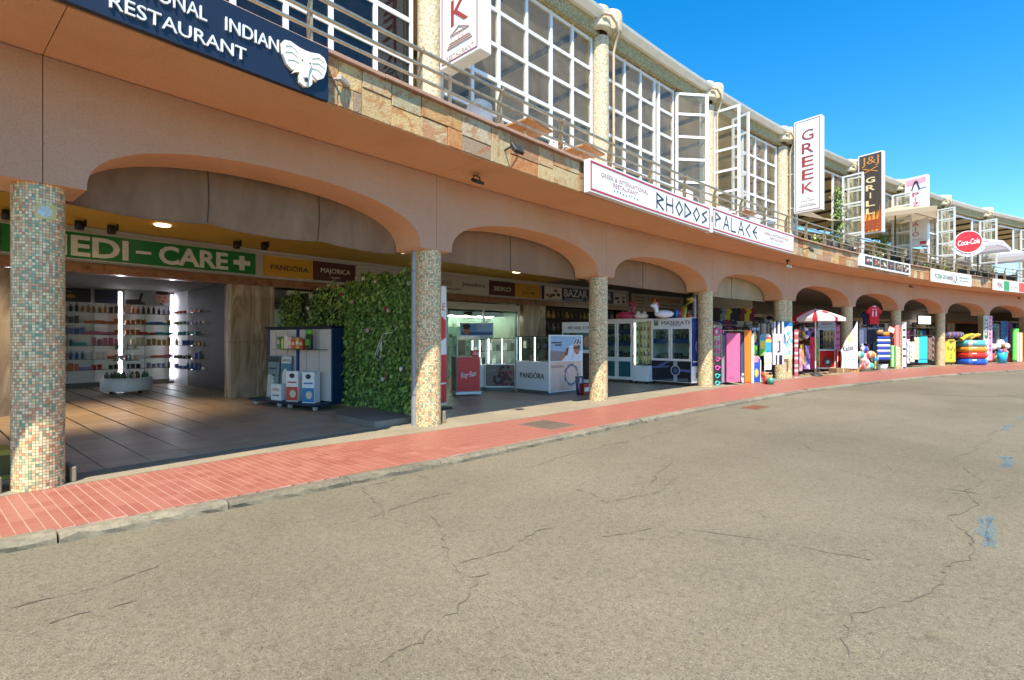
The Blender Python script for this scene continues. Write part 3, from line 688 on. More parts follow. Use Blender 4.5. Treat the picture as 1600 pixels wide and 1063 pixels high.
# ---- railing
rl = thing('terrace_railing', 'brushed metal railing of three rails on curved flat posts along the terrace', 'railing')
for z, r in ((5.41, .028), (5.21, .022), (5.02, .022)):
    s = -4
    while s < 57:
        b = MB(CUR); b.tube([(s+.002+1.0*i*(3.1/3), -1.15, z+rz(s+1.033*i)*1.3) for i in range(4)], r, 8); b.build('rail', m_steel, rl); s += 3.1
b = MB()
pf = [(-.05, 0), (.05, 0), (.05, .42), (.03, .56), (-.02, .66), (-.09, .70), (-.10, .66), (-.05, .6), (-.035, .5), (-.05, .4)]
vs = [(-.012, y_, z_) for y_, z_ in pf]+[(.012, y_, z_) for y_, z_ in pf]; n = len(pf)
b.add(vs, [tuple(range(n)), tuple(range(2*n-1, n-1, -1))]+[(i, i+n, (i+1) % n+n, (i+1) % n) for i in range(n)])
pm_ = b.mesh('post', M('#b5a384', .4, .6, var=.25, scale=14)); s = -1.0
while s < 57:
    o = link('post', pm_, rl); o.location = W(s, 1.1, 4.755+rz(s)*1.15); o.rotation_euler = (0, 0, TH(s)); s += 1.58
# ================================================================== SIGNS ON THE PARAPET
def rounded(x0, x1, z0, z1): return [(x0, z0), (x1, z0), (x1, z1), (x0, z1)]
NAVY = M('#1a2336', .35, var=.06, scale=1.5)
sg = thing('restaurant_sign', 'dark navy restaurant sign panel with white capitals and an elephant head emblem', 'sign')
b = MB(CUR); b.box(-3.6, 2.2, -1.44, -1.385, 4.14, 4.715); b.build('panel', NAVY, sg)
b = MB(CUR); b.box(-3.6, 2.2, -1.38, -1.32, 4.17, 4.2); b.box(-3.6, 2.2, -1.38, -1.32, 4.64, 4.67); b.build('bracket', m_dark, sg)
TW = M('#dfe4e8', .4)
b = MB(CUR); b.text('INTERNATIONAL', -.16, .97, 4.435, 4.56, -1.441, 0, .02); b.build('lettering', TW, sg); b = MB(CUR); b.text('INDIAN', 1.13, 1.64, 4.435, 4.56, -1.441, 0, .02); b.build('lettering', TW, sg)
b = MB(CUR); b.text('RESTAURANT', .24, 1.32, 4.215, 4.335, -1.441, 0, .02); b.build('lettering', TW, sg)
b = MB(CUR); E_ = lambda pts: [(1.66+.5*x, 4.19+.40*y) for x, y in pts]
b.prism(E_([(.0, .86), (.06, .97), (.18, 1.0), (.28, .97), (.38, .94), (.5, .93), (.62, .94), (.72, .97), (.82, 1.0), (.94, .95), (1.0, .8), (.98, .6), (.92, .4), (.78, .28), (.68, .34), (.65, .40), (.66, .3), (.76, .22), (.66, .25), (.66, .12), (.6, .02), (.48, -.02), (.38, .04), (.36, .18), (.38, .3), (.30, .27), (.22, .2), (.27, .32), (.34, .40), (.32, .36), (.22, .28), (.1, .38), (.02, .6)]), -1.48, -1.442)
b.prism(E_([(.40, .78), (.60, .78), (.63, .6), (.57, .4), (.55, .2), (.45, .2), (.43, .4), (.37, .6)]), -1.495, -1.481)
for sx in (0, 1):
    X = (lambda q: q) if sx == 0 else (lambda q: 1-q)
    for pts in ([(.08, .84), (.2, .9), (.34, .8)], [(.07, .68), (.2, .74), (.34, .68)], [(.12, .5), (.24, .56), (.35, .54)]): b.stroke(E_([(X(x), z) for x, z in pts]), .008, -1.4805, 0, .005)
em = b.build('emblem', M('#e6e4d4', .5, var=.1, scale=30), sg)
b = MB(CUR); b.prism(E_([(.49, .08), (.54, .1), (.55, .2), (.51, .22), (.48, .15)]), -1.499, -1.4955)
for x in (.40, .57): b.prism(E_([(x, .62), (x+.03, .64), (x+.04, .61), (x+.01, .6)]), -1.499, -1.4955)
b.build('emblem_detail', m_dark, em)

GREEKL = {'R': [[(0, 0), (0, 1), (.55, .72), (0, .45), (.55, 0)]], 'H': [[(0, 0), (0, 1)], [(.55, 0), (.55, 1)], [(0, .5), (.55, .5)]], 'O': [[(.3, 0), (0, .5), (.3, 1), (.6, .5), (.3, 0)]], 'D': [[(0, 0), (0, 1), (.58, .48), (0, 0)]], 'S': [[(.5, 1), (.05, .68), (.5, .36), (.05, 0)]],
          'P': [[(0, 0), (0, 1), (.5, .7), (0, .42)]], 'A': [[(0, 0), (.3, 1), (.6, 0)], [(.12, .35), (.48, .35)]], 'L': [[(0, 1), (0, 0), (.5, 0)]], 'C': [[(.52, 1), (.05, .5), (.52, 0)]], 'E': [[(.5, 1), (.05, .5), (.5, 0)], [(.08, .5), (.5, .5)]]}
def greek(b, word, x0, x1, z0, z1, y, wd, mi=0):
    n = len(word); st = (x1-x0)/(n-.25)
    for i, ch in enumerate(word):
        for pl in GREEKL[ch]: b.stroke([(x0+st*i+st*1.25*px*.95, z0+(z1-z0)*pz) for px, pz in pl], wd, y, mi, .006)
RED = M('#b3343c', .45); INK = M('#30343c', .5); FAINT = M('#b08a86', .6); OLIVE = M('#4c5d48', .6); PANEL = M('#dfe0dc', .35, var=.03)
def leafy(b, x0, x1, z, y, mi):
    for k in range(9):
        x = x0+(x1-x0)*k/8; dz = .012*math.sin(k*1.3); b.prism([(x, z+dz), (x+.03, z+dz+.022), (x+.045, z+dz+.004), (x+.02, z+dz-.018)], y-.004, y, mi)
def rhodos(s0, s1, lab):
    d = rz((s0+s1)/2); t = thing('restaurant_sign', lab, 'sign', group='white sign panels with a red border on the parapet')
    z0, z1 = 4.13+d, 4.72+d; b = MB(CUR); b.box(s0, s1, -1.53, -1.40, z0, z1); b.build('box', PANEL, t)
    b = MB(CUR); w = .035; y0, y1 = -1.536, -1.5305
    for q in ((s0+.02, s1-.02, z0+.03, z0+.03+w), (s0+.02, s1-.02, z1-.03-w, z1-.03), (s0+.02, s0+.02+w, z0+.03+w, z1-.03-w), (s1-.02-w, s1-.02, z0+.03+w, z1-.03-w)): b.box(q[0], q[1], y0, y1, q[2], q[3])
    b.build('red_border', RED, t); b = MB(CUR); b.box(s0+.3, s0+.36, -1.40, -1.33, z0+.2, z0+.26); b.box(s1-.36, s1-.3, -1.40, -1.33, z0+.2, z0+.26); b.build('bracket', m_steel, t); return t, d
t, d = rhodos(7.2, 12.1, 'long white sign with red border and first word of a Greek name, left panel')
b = MB(CUR); greek(b, 'RHODOS', 9.6, 11.98, 4.27+d, 4.57+d, -1.531, .038); b.build('lettering', INK, t)
b = MB(CUR); b.text('GREEK & INTERNATIONAL', 7.55, 9.25, 4.47+d, 4.55+d, -1.531, 0, .005); b.build('lettering', FAINT, t); b = MB(CUR); b.text('RESTAURANT', 7.95, 8.85, 4.36+d, 4.44+d, -1.531, 0, .005); b.build('lettering', FAINT, t); b = MB(CUR); leafy(b, 7.98, 8.8, 4.29+d, -1.531, 0); b.build('olive_branch', OLIVE, t)
t, d = rhodos(12.22, 17.5, 'long white sign with red border and second word of a Greek name, right panel')
b = MB(CUR); greek(b, 'PALACE', 12.4, 14.9, 4.27+d, 4.60+d, -1.531, .038); b.build('lettering', INK, t)
b = MB(CUR); b.text('GREEK & INTERNATIONAL', 15.35, 17.1, 4.47+d, 4.55+d, -1.531, 0, .005); b.build('lettering', FAINT, t); b = MB(CUR); b.text('RESTAURANT', 15.75, 16.7, 4.36+d, 4.44+d, -1.531, 0, .005); b.build('lettering', FAINT, t); b = MB(CUR); leafy(b, 15.8, 16.6, 4.29+d, -1.531, 0); b.build('olive_branch', OLIVE, t)
t = thing('junction_box', 'small white electrical cover strip between the two white sign panels', 'cover'); b = MB(CUR); b.box(12.105, 12.215, -1.545, -1.40, 4.16, 4.80); b.build('cover', m_white, t); b = MB(CUR); b.box(12.13, 12.19, -1.56, -1.546, 4.44, 4.56); b.build('plate', M('#8b8b88', .4), t)
# banners further along
t = thing('food_banner', 'white framed banner showing a row of food photographs on the parapet', 'banner'); d = rz(26)
b = MB(CUR); b.box(23.6, 28.9, -1.42, -1.33, 4.26+d, 4.74+d); b.build('panel', m_white, t)
for k in range(6):
    x = 24.05+.79*k; b = MB(CUR); b.box(x, x+.72, -1.43, -1.421, 4.34+d, 4.68+d)
    for j in range(9):
        cx, cz, r = x+RND.uniform(.12, .6), 4.34+d+RND.uniform(.08, .26), RND.uniform(.04, .09); b.prism([(cx+r*math.cos(a), cz+.7*r*math.sin(a)) for a in [i*PI/4 for i in range(8)]], -1.434-.0006*j, -1.4305, 1+j % 4)
    b.build('food_picture', [M('#3a2a24', .5)]+[M(c, .5) for c in RND.sample(['#8c3a28', '#c98a4a', '#d8c8a0', '#7d8a4a', '#b5552f', '#c9a0a0', '#5a3a5a', '#e0d8c8'], 4)], t)
t = thing('restaurant_banner', 'white restaurant banner with dark capitals and a magenta H emblem', 'banner'); d = rz(34)
b = MB(CUR); b.box(31.4, 36.3, -1.42, -1.36, 4.12+d, 4.72+d); b.build('panel', PANEL, t)
for (q, x0, x1, a, c, m) in (('PIZZERIA GIOVANNI', 31.75, 33.75, 4.30, 4.52, OLIVE), ('K', 33.8, 34.12, 4.22, 4.62, M('#a02050', .5)), ('LA', 34.15, 34.55, 4.22, 4.62, INK), ('RISTORANTE', 34.8, 36.0, 4.46, 4.54, INK), ('pasta carne pesce', 34.8, 36.0, 4.30, 4.38, INK)):
    b = MB(CUR); b.text(q, x0, x1, a+d, c+d, -1.421, 0, .006); b.build('lettering', m, t)
t = thing('flag_banner', 'banner with green white and red tricolour blocks at the far end of the parapet', 'banner'); d = rz(40)
b = MB(CUR); b.box(39.2, 46, -1.42, -1.36, 4.10+d, 4.70+d); b.build('panel', PANEL, t)
b = MB(CUR); b.box(40.55, 41.3, -1.425, -1.4205, 4.13+d, 4.67+d, 0); b.box(42.6, 43.4, -1.425, -1.4205, 4.13+d, 4.67+d, 1); b.text('MENU', 39.7, 40.4, 4.25+d, 4.55+d, -1.421, 2, .006); b.text('RISTORANTE', 41.5, 42.4, 4.30+d, 4.42+d, -1.421, 3, .006); b.text('PIZZA', 43.6, 45.2, 4.25+d, 4.55+d, -1.421, 2, .006); b.build('print', [M('#2f8f5a', .5), M('#d0463c', .5), M('#6a3040', .5), FAINT], t)

# ---- tall hanging signs, square to the street
def blade(s, zb, zt, lab, w=.92, th=.24, grp='tall box signs hanging square to the street', frame=m_white):
    t = at_s('hanging_sign', lab, 'sign', s, .42, zb, -PI/2+0.0, grp)      # local x runs outward, front faces the near end of the street
    h = zt-zb; b = MB(); b.bbox(0, w, -th/2, th/2, 0, h, .012); b.build('box', frame, t)
    b = MB(); b.tube([(-.36, 0, h-.25), (0, 0, h-.25)], .02); b.tube([(-.36, 0, h*.45), (0, 0, h*.45)], .02); b.tube([(-.36, 0, .25), (0, 0, .25)], .02); b.build('bracket', m_frame, t); return t, h
def bladeborder(t, w, h, m, y=-.121):
    b = MB(); i, k = .05, .018
    b.box(i, w-i, y-.006, y, i, i+k); b.box(i, w-i, y-.006, y, h-i-k, h-i); b.box(i, i+k, y-.006, y, i+k, h-i-k); b.box(w-i-k, w-i, y-.006, y, i+k, h-i-k); b.build('border_line', m, t)
def vertical(t, word, w, ztop, step, hgt, mat, x0=None, x1=None, bold=.0, name='lettering'):
    b = MB()
    for i, ch in enumerate(word):
        z1 = ztop-i*step; b.text(ch, x0 if x0 is not None else w*.3, x1 if x1 is not None else w*.72, z1-hgt, z1, -.121, 0, .008, bold, fit=(ch not in 'I'), align='c')
    b.build(name, mat, t)
BRICK = M('#9c3a3a', .5); LINE = M('#8a5560', .6)
def temple(t, w, zc, mat, f=.55):
    b = MB(); y = -.121
    b.stroke([(w*.28, zc+.18*f), (w*.5, zc+.34*f), (w*.74, zc+.18*f), (w*.28, zc+.18*f)], .01, y)
    for k in range(5): b.stroke([(w*(.32+.09*k), zc), (w*(.32+.09*k), zc+.16*f)], .009, y)
    for k in range(3): b.stroke([(w*(.26-.03*k), zc-(.03+.06*k)*f), (w*(.76+.03*k), zc-(.03+.06*k)*f)], .009, y)
    b.text('RESTAURANT', w*.18, w*.86, zc-.46*f, zc-.34*f, y, 0, .004); tag(b.build('emblem', mat, t), kind='stuff')
t, h = blade(4.78, 5.78, 9.1, 'white hanging box sign showing a big red K above a temple drawing'); bladeborder(t, .92, h, LINE)
vertical(t, 'GREEK', .92, 2.85, .47, .39, BRICK); temple(t, .92, .34, M('#b59c94', .6))
t, h = blade(20.36, 6.1, 9.42, 'white hanging box sign with five red letters down its face beside the double column'); bladeborder(t, .92, h, LINE)
vertical(t, 'GREEK', .92, h-.40, .47, .36, BRICK); temple(t, .92, .30, M('#e2dcd6', .6))
t, h = blade(26.25, 6.05, 9.45, 'dark hanging box sign with orange grill lettering and flames', frame=m_white)
b = MB(); b.box(.05, .87, -.127, -.121, .05, h-.05); b.build('face', M('#4a4138', .5, var=.1, scale=3), t)
OR = M('#c98a44', .5); CR_ = M('#ead9a8', .5); y = -.128
b = MB(); b.text('J&J', .14, .78, h-.56, h-.14, y, 0, .006); b.stroke([(.2, h-.82), (.72, h-.62)], .04, y); b.stroke([(.2, h-.62), (.72, h-.82)], .04, y); b.build('lettering', OR, t)
b = MB()
for i, ch in enumerate('GRILL'): b.text(ch, .3, .64, h-1.26-.33*i, h-1.02-.33*i, y, 0, .008, .02, fit=(ch != 'I'))
b.build('lettering', CR_, t)
b = MB()
for k in range(15):
    x = .1+.05*k; zt_ = .95+RND.uniform(-.25, .25)*math.sin(k); b.prism([(max(.06, x-.06), .06), (min(.86, x+.06), .06), (min(.86, x+.05), zt_*.6), (x+.01, zt_), (max(.06, x-.04), zt_*.55)], y-.002-.0007*k, y, k % 3)
for k in range(4): b.prism([(.1, .1+.11*k), (.8, .16+.11*k), (.82, .24+.11*k), (.45, .23+.11*k), (.1, .19+.11*k)], y-.016-.001*k, y-.0135, 3)
b.build('flame_picture', [M('#d98a35', .5), M('#e8b45a', .5), M('#b5562a', .5), M('#a8502f', .5)], t)
t, h = blade(31.28, 6.0, 9.35, 'white hanging box sign with red letters and a small tricolour along its foot'); y = -.121
b = MB(); b.prism([(.08, h-.42), (.84, h-.34), (.86, h-.08), (.06, h-.12)], y-.003, y, 0); b.stroke([(.3, h-.62), (.4, h-.3), (.52, h-.3), (.6, h-.62)], .05, y-.004, 1); b.prism([(.38, h-.25), (.46, h-.18), (.54, h-.25), (.46, h-.3)], y-.01, y-.004, 1); b.stroke([(.1, h-.72), (.32, h-.7)], .02, y, 1); b.stroke([(.6, h-.62), (.84, h-.58)], .02, y, 1); b.build('emblem', [M('#e0a8b8', .5), INK], t)
vertical(t, 'PIZZICAIO', .92, h-.76, .238, .19, M('#c03048', .5), .32, .58)
b = MB(); b.box(.06, .3, y-.005, y, .08, .22, 0); b.box(.62, .86, y-.005, y, .08, .22, 1); b.text('RISTORANTE', .2, .74, .3, .35, y, 2, .004); b.build('tricolour', [M('#2f8a50', .5), M('#d0402f', .5), FAINT], t)
# round red drinks sign
t = at_s('round_sign', 'round red drinks sign with white script and a curved white tab below', 'sign', 36.7, 1.15, 6.72+.0, -.95); t.scale = (.9, .9, .9)
b = MB(); cs = [(.62*math.cos(k*PI/18), .62*math.sin(k*PI/18)) for k in range(36)]; b.prism(cs, -.06, .06); b.build('disc', M('#c22a33', .35), t)
b = MB()
for k in range(36):
    a, a2 = k*PI/18, (k+1)*PI/18; b.prism([(.62*math.cos(a), .62*math.sin(a)), (.655*math.cos(a), .655*math.sin(a)), (.655*math.cos(a2), .655*math.sin(a2)), (.62*math.cos(a2), .62*math.sin(a2))], -.065, .065)
b.build('rim', m_white, t)
b = MB(); b.T = Matrix.Rotation(-.12, 4, 'Y'); b.text('Coca-Cola', -.5, .52, -.17, .15, -.061, 0, .01, .012, .35); b.build('lettering', m_white, t)
b = MB(); n = 14
for k in range(n):
    a, a2 = PI+.42+(PI-.84)*k/n, PI+.42+(PI-.84)*(k+1)/n; b.prism([(.68*math.cos(a), .68*math.sin(a)), (.68*math.cos(a2), .68*math.sin(a2)), (.86*math.cos(a2), .86*math.sin(a2)), (.86*math.cos(a), .86*math.sin(a))], -.03, .03)
b.build('tab', m_white, t)
b = MB()
for k, ch in enumerate('PIZZERIA'):
    a = PI+.62+(PI-1.24)*k/7; b.T = Matrix.Translation((.77*math.cos(a), 0, .77*math.sin(a))) @ Matrix.Rotation(-(a-1.5*PI), 4, 'Y'); b.text(ch, -.045, .045, -.055, .055, -.031, 0, .006, fit=(ch != 'I'))
b.build('lettering', M('#8a2a30', .5), t)
b = MB(); b.tube([(.6, .02, 0), (1.25, .3, .03)], .025); b.tube([(.45, 0, -.5), (.45, 0, -2.0)], .03); b.build('bracket', m_dark, t)

# ---- lamps and gadgets on the parapet and under the soffit
def floodlight(s, lab, n=.75, sc=1.0):
    t = at_s('floodlight', lab, 'floodlight', s, n, 4.163, 0, 'small floodlights under the soffit')
    b = MB(); b.tube([(-.07, 0, -.06), (-.07, 0, -.015), (0, 0, 0), (.07, 0, -.015), (.07, 0, -.06)], .012, 6); b.build('yoke', m_dark, t)
    b = MB(); b.T = Matrix.Translation((0, -.02, -.1)) @ Matrix.Rotation(.5, 4, 'X'); b.bbox(-.09, .09, -.07, .07, -.02, .03, .008); b.build('housing', m_dark, t)
    b = MB(); b.T = Matrix.Translation((0, -.02, -.1)) @ Matrix.Rotation(.5, 4, 'X'); b.box(-.08, .08, -.06, .06, -.026, -.021); b.build('lens', M('#b9b2a4', .25), t)
floodlight(5.15, 'floodlight under the soffit above the second column'); floodlight(30.9, 'floodlight under the soffit below the food banner end'); floodlight(44.6, 'farthest floodlight under the soffit near the frame edge')
t = at_s('security_lamp', 'white twin bulb security lamp under the soffit before the double column', 'lamp', 18.95, .75, 4.26)
b = MB(); b.lathe([(.06, 0), (.06, -.05), (.02, -.06), (.02, -.16)], seg=12); b.build('base', m_dark, t)
for sx in (-1, 1): b = MB(); b.tube([(0, 0, -.15), (sx*.09, -.03, -.2)], .015); b.sphere((sx*.11, -.04, -.22), .05, 10, 6); b.build('bulb', m_white, t)
t = at_s('security_camera', 'small grey bullet camera on the slate beside the navy sign', 'camera', 2.32, 1.34, 4.46, .5)
b = MB(); b.tube([(0, .05, 0), (0, -.06, 0)], .015); b.bbox(-.03, .16, -.11, -.05, -.03, .035, .01); b.build('body', M('#b8aea0', .4), t); b = MB(); b.tube([(.16, -.08, 0), (.175, -.08, 0)], .024, 10); b.build('lens', m_black, t)
for s, lab in ((5.2, 'dark floodlight on an arm on the slate parapet above the second column'), (18.7, 'dark floodlight on an arm on the slate beside the white sign')):
    t = at_s('wall_floodlight', lab, 'floodlight', s, 1.33, 4.40+rz(s), 0, 'floodlights on arms on the slate')
    b = MB(); b.tube([(0, .04, 0), (0, -.12, .03), (.02, -.2, .02)], .014); b.tube([(.0, -.1, .03), (.3, .0, .02)], .006); b.build('arm', m_dark, t)
    b = MB(); b.T = Matrix.Translation((.02, -.24, -.02)) @ Matrix.Rotation(-.6, 4, 'X'); b.bbox(-.1, .1, -.03, .03, -.09, .08, .01); b.build('housing', m_dark, t)
# sensor plate on the first column
t = at_s('column_plate', 'faded yellow round hazard plate on the first mosaic column', 'plate', .02, .2, 2.72, 0); b = MB()
for sd_ in (0,):
    vs = []; N = 8
    for i in range(N+1):
        a = -PI/2-.42+.84*i/N
        for z in (-.07, .07): vs.append((.199*math.cos(a)-.0, .199*math.sin(a)+.2, z-.03*(i == 0)))
    b.add(vs, [(2*i, 2*i+2, 2*i+3, 2*i+1) for i in range(N)])
b.build('backing', M('#c9bd72', .5), t); b = MB()
for i in range(20):
    a0, a1 = 2*PI*i/20, 2*PI*(i+1)/20; q = []
    for r_, a in ((.055, a0), (.055, a1), (0, 0)): ang = -PI/2+r_*math.cos(a)/.2; q.append((.2015*math.cos(ang), .2015*math.sin(ang)+.2, r_*math.sin(a)))
    b.add(q, [(0, 1, 2)])
b.build('disc', M('#b9c4c0', .5, var=.25, scale=30), t)

# ---- terrace furniture
def chair(lab, s, n, ang, seatm, legm, first=[None], grp='chairs on the terrace'):
    t = at_s('terrace_chair', lab, 'chair', s, n, 4.47+rz(s), ang, grp)
    key = (seatm.name,)
    if key not in CH:
        m = {}
        b = MB(); b.bbox(-.22, .22, -.22, .22, .43, .455, .01); m['seat'] = b.mesh('seat', seatm)
        b = MB(); vs = []
        N = 9
        for i in range(N):
            u = -1+2*i/(N-1); zt = .86-.1*u*u
            for y in (0, .02): vs += [(.23*u, .23-.09*u*u+y, .47), (.235*u, .27-.09*u*u+y, zt)]
        b.add(vs, [(4*i, 4*i+4, 4*i+5, 4*i+1) for i in range(N-1)]+[(4*i+2, 4*i+3, 4*i+7, 4*i+6) for i in range(N-1)]+[(4*i+1, 4*i+5, 4*i+7, 4*i+3) for i in range(N-1)], 0, True); m['backrest'] = b.mesh('backrest', seatm)
        for k, (x, y) in enumerate(((-.19, -.19), (.19, -.19), (-.19, .2), (.19, .2))):
            b = MB(); b.tube([(x, y, .44), (x*1.12, y*1.12, 0)], .016, 6); m['leg', k] = b.mesh('leg', legm)
        for k in (-1, 1): b = MB(); b.tube([(k*.22, .2, .66), (k*.26, -.05, .67), (k*.25, -.2, .62), (k*.2, -.2, .44)], .015, 6); m['armrest', k] = b.mesh('armrest', seatm)
        CH[key] = m
    for k, me in CH[key].items(): link(k if isinstance(k, str) else k[0], me, t)
    return t
CH = {}
WC = M('#e6e0d8', .4); DC = M('#35332f', .6)
def table(lab, s, n, ang, top, base, grp='tables on the terrace'):
    t = at_s('terrace_table', lab, 'table', s, n, 4.47+rz(s), ang, grp)
    b = MB(); b.bbox(-.36, .36, -.36, .36, .735, .765, .006); b.build('tabletop', top, t); b = MB(); b.box(-.364, .364, -.364, .364, .7655, .772); b.build('rim', base, t)
    b = MB(); b.tube([(0, 0, .02), (0, 0, .735)], .03); b.build('stem', base, t); b = MB(); b.box(-.28, .28, -.03, .03, 0, .03); b.box(-.03, .03, -.28, .28, .0305, .05); b.build('foot', base, t); return t
OT = M('#c98f52', .5); GT = M('#4a4640', .5)
chair('white armchair nearest the camera behind the terrace rails', 5.35, .72, 1.9, WC, WC); table('square table with orange wood underside, nearer of two at the terrace edge', 6.35, .72, .1, OT, WC)
chair('white armchair between the two orange topped terrace tables', 7.15, .62, -1.7, WC, WC); table('square table with orange wood underside, farther of two at the terrace edge', 8.0, .72, .1, OT, WC)
chair('white armchair just past the farther orange topped table', 8.75, .66, -1.5, WC, WC); chair('white armchair on the terrace right above the first word of the long sign', 12.5, .7, 1.7, WC, WC)
table('brown topped table on the terrace above the second sign panel', 15.6, .7, 0, OT, WC); chair('white armchair left of the brown table above the second sign panel', 14.9, .6, 1.5, WC, WC); chair('white armchair right of the brown table above the second sign panel', 16.5, .62, -1.6, WC, WC)
PLACES = ['past the white lettered blade sign', 'left of the dark grill sign', 'right of the dark grill sign', 'under the beige parasol', 'left of the tricolour blade sign', 'right of the tricolour blade sign', 'left of the round red sign', 'behind the round red sign', 'under the white parasol', 'right of the white parasol pole', 'at the frame edge']
for i, (s, q) in enumerate(((21.9, 0), (23.9, 1), (26.6, 0), (28.6, 1), (30.2, 0), (33.4, 0), (35.3, 1), (37.3, 0), (39.6, 1), (41.3, 0), (43.6, 0))):
    table('dark square table on the far terrace %s' % PLACES[i], s, .55, .2, GT, DC)
    for dx, a in ((-.62, 1.5), (.62, -1.5)): chair('dark chair on the %s side of the table %s' % ('near' if dx < 0 else 'far', PLACES[i]), s+dx, .55, a+RND.uniform(-.3, .3), DC, DC, grp='dark chairs on the far terrace')
def parasol(lab, s, n, zp, half, drop, fabric, pole, ang=0):
    t = at_s('parasol', lab, 'parasol', s, n, 4.47+rz(s), ang, 'square parasols on the terrace'); h = zp
    b = MB(); b.tube([(0, 0, 0), (0, 0, h-.05)], .03, 8); b.build('pole', pole, t)
    c = [(-half, -half), (half, -half), (half, half), (-half, half)]
    for i in range(4):
        (x0, y0), (x1, y1) = c[i], c[(i+1) % 4]; b = MB(); vs = []; N = 6
        for r in range(N+1):
            f = r/N; zz = h-drop*(f**.8)
            for k in range(N+1): g = k/N; x, y_ = x0+(x1-x0)*g, y0+(y1-y0)*g; vs.append((x*f, y_*f, zz+.06*f*math.sin(PI*g)*(-1)))
        b.add(vs, [(r*(N+1)+k, r*(N+1)+k+1, (r+1)*(N+1)+k+1, (r+1)*(N+1)+k) for r in range(N) for k in range(N)], 0, True)
        b.add([(x0, y0, h-drop), (x1, y1, h-drop), (x1, y1, h-drop-.2), (x0, y0, h-drop-.2)], [(0, 1, 2, 3)]); b.build('canopy_panel', fabric, t)
    for x, y_ in c: b = MB(); b.tube([(0, 0, h-.1), (x*.97, y_*.97, h-drop-.02)], .014, 5); b.build('rib', pole, t)
    b = MB(); b.box(-.3, .3, -.3, .3, 0, .06); b.build('base', m_dark, t); return t
def fabric(c):
    t = NT('parasol_fabric'); d = t.N('BsdfTranslucent'); d.inputs[0].default_value = (*lin(c), 1); t.b.inputs['Base Color'].default_value = (*lin(c), 1); t.b.inputs['Roughness'].default_value = .9
    mx = t.N('MixShader'); mx.inputs[0].default_value = .3; t.L(t.b.outputs[0], mx.inputs[1]); t.L(d.outputs[0], mx.inputs[2]); t.L(mx.outputs[0], t.out.inputs[0]); return t.m
parasol('beige square parasol on a green pole by the tricolour blade sign', 29.6, .6, 3.15, 1.5, .55, fabric('#c2b49a'), M('#2f4636', .4), .3)
parasol('white square parasol behind the round red sign', 38.6, .4, 2.75, 1.7, .75, fabric('#dcdce2'), M('#8b8b90', .4, .5), .2)
parasol('second white parasol at the right edge of the terrace', 43.2, .2, 2.45, 1.7, .6, fabric('#dcdce2'), M('#8b8b90', .4, .5), .1)
t = at_s('terrace_awning', 'beige sun sail between upper columns past the white blade sign', 'awning', 23.4, .3, 6.5); b = MB(); b.add([(-1.8, 0, 0), (1.9, 0, .1), (1.9, 1.4, .55), (-1.8, 1.4, .5), (0, -.1, -.18), (0, 1.4, .4)], [(0, 4, 5, 3), (4, 1, 2, 5)]); b.build('sail', fabric('#bdb09a'), t)
# climbing plants / planters on the terrace
def leafset(name, n, place, size, cols, parent, kind='stuff'):
    b = MB(); cs = []
    for i in range(n):
        p, nrm = place(); p = Vector(p); nrm = Vector(nrm)+Vector((RND.gauss(0, .45), RND.gauss(0, .45), RND.gauss(0, .35))); nrm.normalize()
        up = Vector((RND.gauss(0, .5), RND.gauss(0, .5), -1)); u = nrm.cross(up); u = u.normalized() if u.length > 1e-3 else Vector((1, 0, 0)); w = u.cross(nrm).normalized()
        L = size*RND.uniform(.6, 1.35); q = L*.42
        b.add([p, p+u*q+w*L*.45-nrm*L*.1, p+w*L, p-u*q+w*L*.45-nrm*L*.1, p+w*L*.5+nrm*L*.06], [(0, 1, 4), (1, 2, 4), (2, 3, 4), (3, 0, 4)])
        c = lin(RND.choice(cols)); v = RND.uniform(.7, 1.25); cs += [(*[x*v for x in c], 1)]*12
    me = b.mesh(name, m_leaf); at = me.color_attributes.new('leaf', 'FLOAT_COLOR', 'CORNER'); at.data.foreach_set('color', [x for c in cs for x in c])
    o = link(name, me, parent); o['kind'] = kind; return o
GREENS = ['#6c8a3a', '#5a7a34', '#7d9a48', '#4c6a2e', '#8aa552', '#3f5c2a']
for s, n, lab, w, h, z0 in ((24.9, .1, 'tall green climber on the column left of the dark grill sign', .28, 2.6, 5.4), (29.9, .0, 'green climber behind the pole of the beige parasol', .35, 2.0, 4.6)):
    t = at_s('climbing_plant', lab, 'plant', s, n, z0); b = MB(); b.tube([(0, 0, -.1), (.02, 0, h*.5), (0, 0, h)], .02, 6); b.build('stem', M('#5a4a34', .8), t)
    leafset('foliage', 700, lambda: ((RND.gauss(0, w*.45), RND.gauss(0, w*.4), RND.uniform(0, h)), (RND.gauss(0, 1), -1, .3)), .1, GREENS, t)
for i, (s, lab) in enumerate(((21.2, 'round flowering bush in a planter behind the rails by the white blade sign'), (26.9, 'low yellow green plants along the rail under the dark grill sign'), (33.3, 'flowering bush in a planter on the parapet by the tricolour sign'), (35.0, 'yellow flowering bush on the terrace left of the round red sign'))):
    t = at_s('planter', lab, 'planter', s, .7, 4.47+rz(s), 0, 'planters along the terrace'); b = MB(); b.bbox(-.3, .3, -.14, .14, 0, .32, .01); b.build('pot', M('#8a5a3c', .8), t)
    leafset('foliage', 420, lambda: ((RND.gauss(0, .22), RND.gauss(0, .12), .33+abs(RND.gauss(0, .2))), (RND.gauss(0, 1), -1, .6)), .09, GREENS+(['#c9b23a', '#d8c860'] if i != 2 else ['#b04a6a']), t)
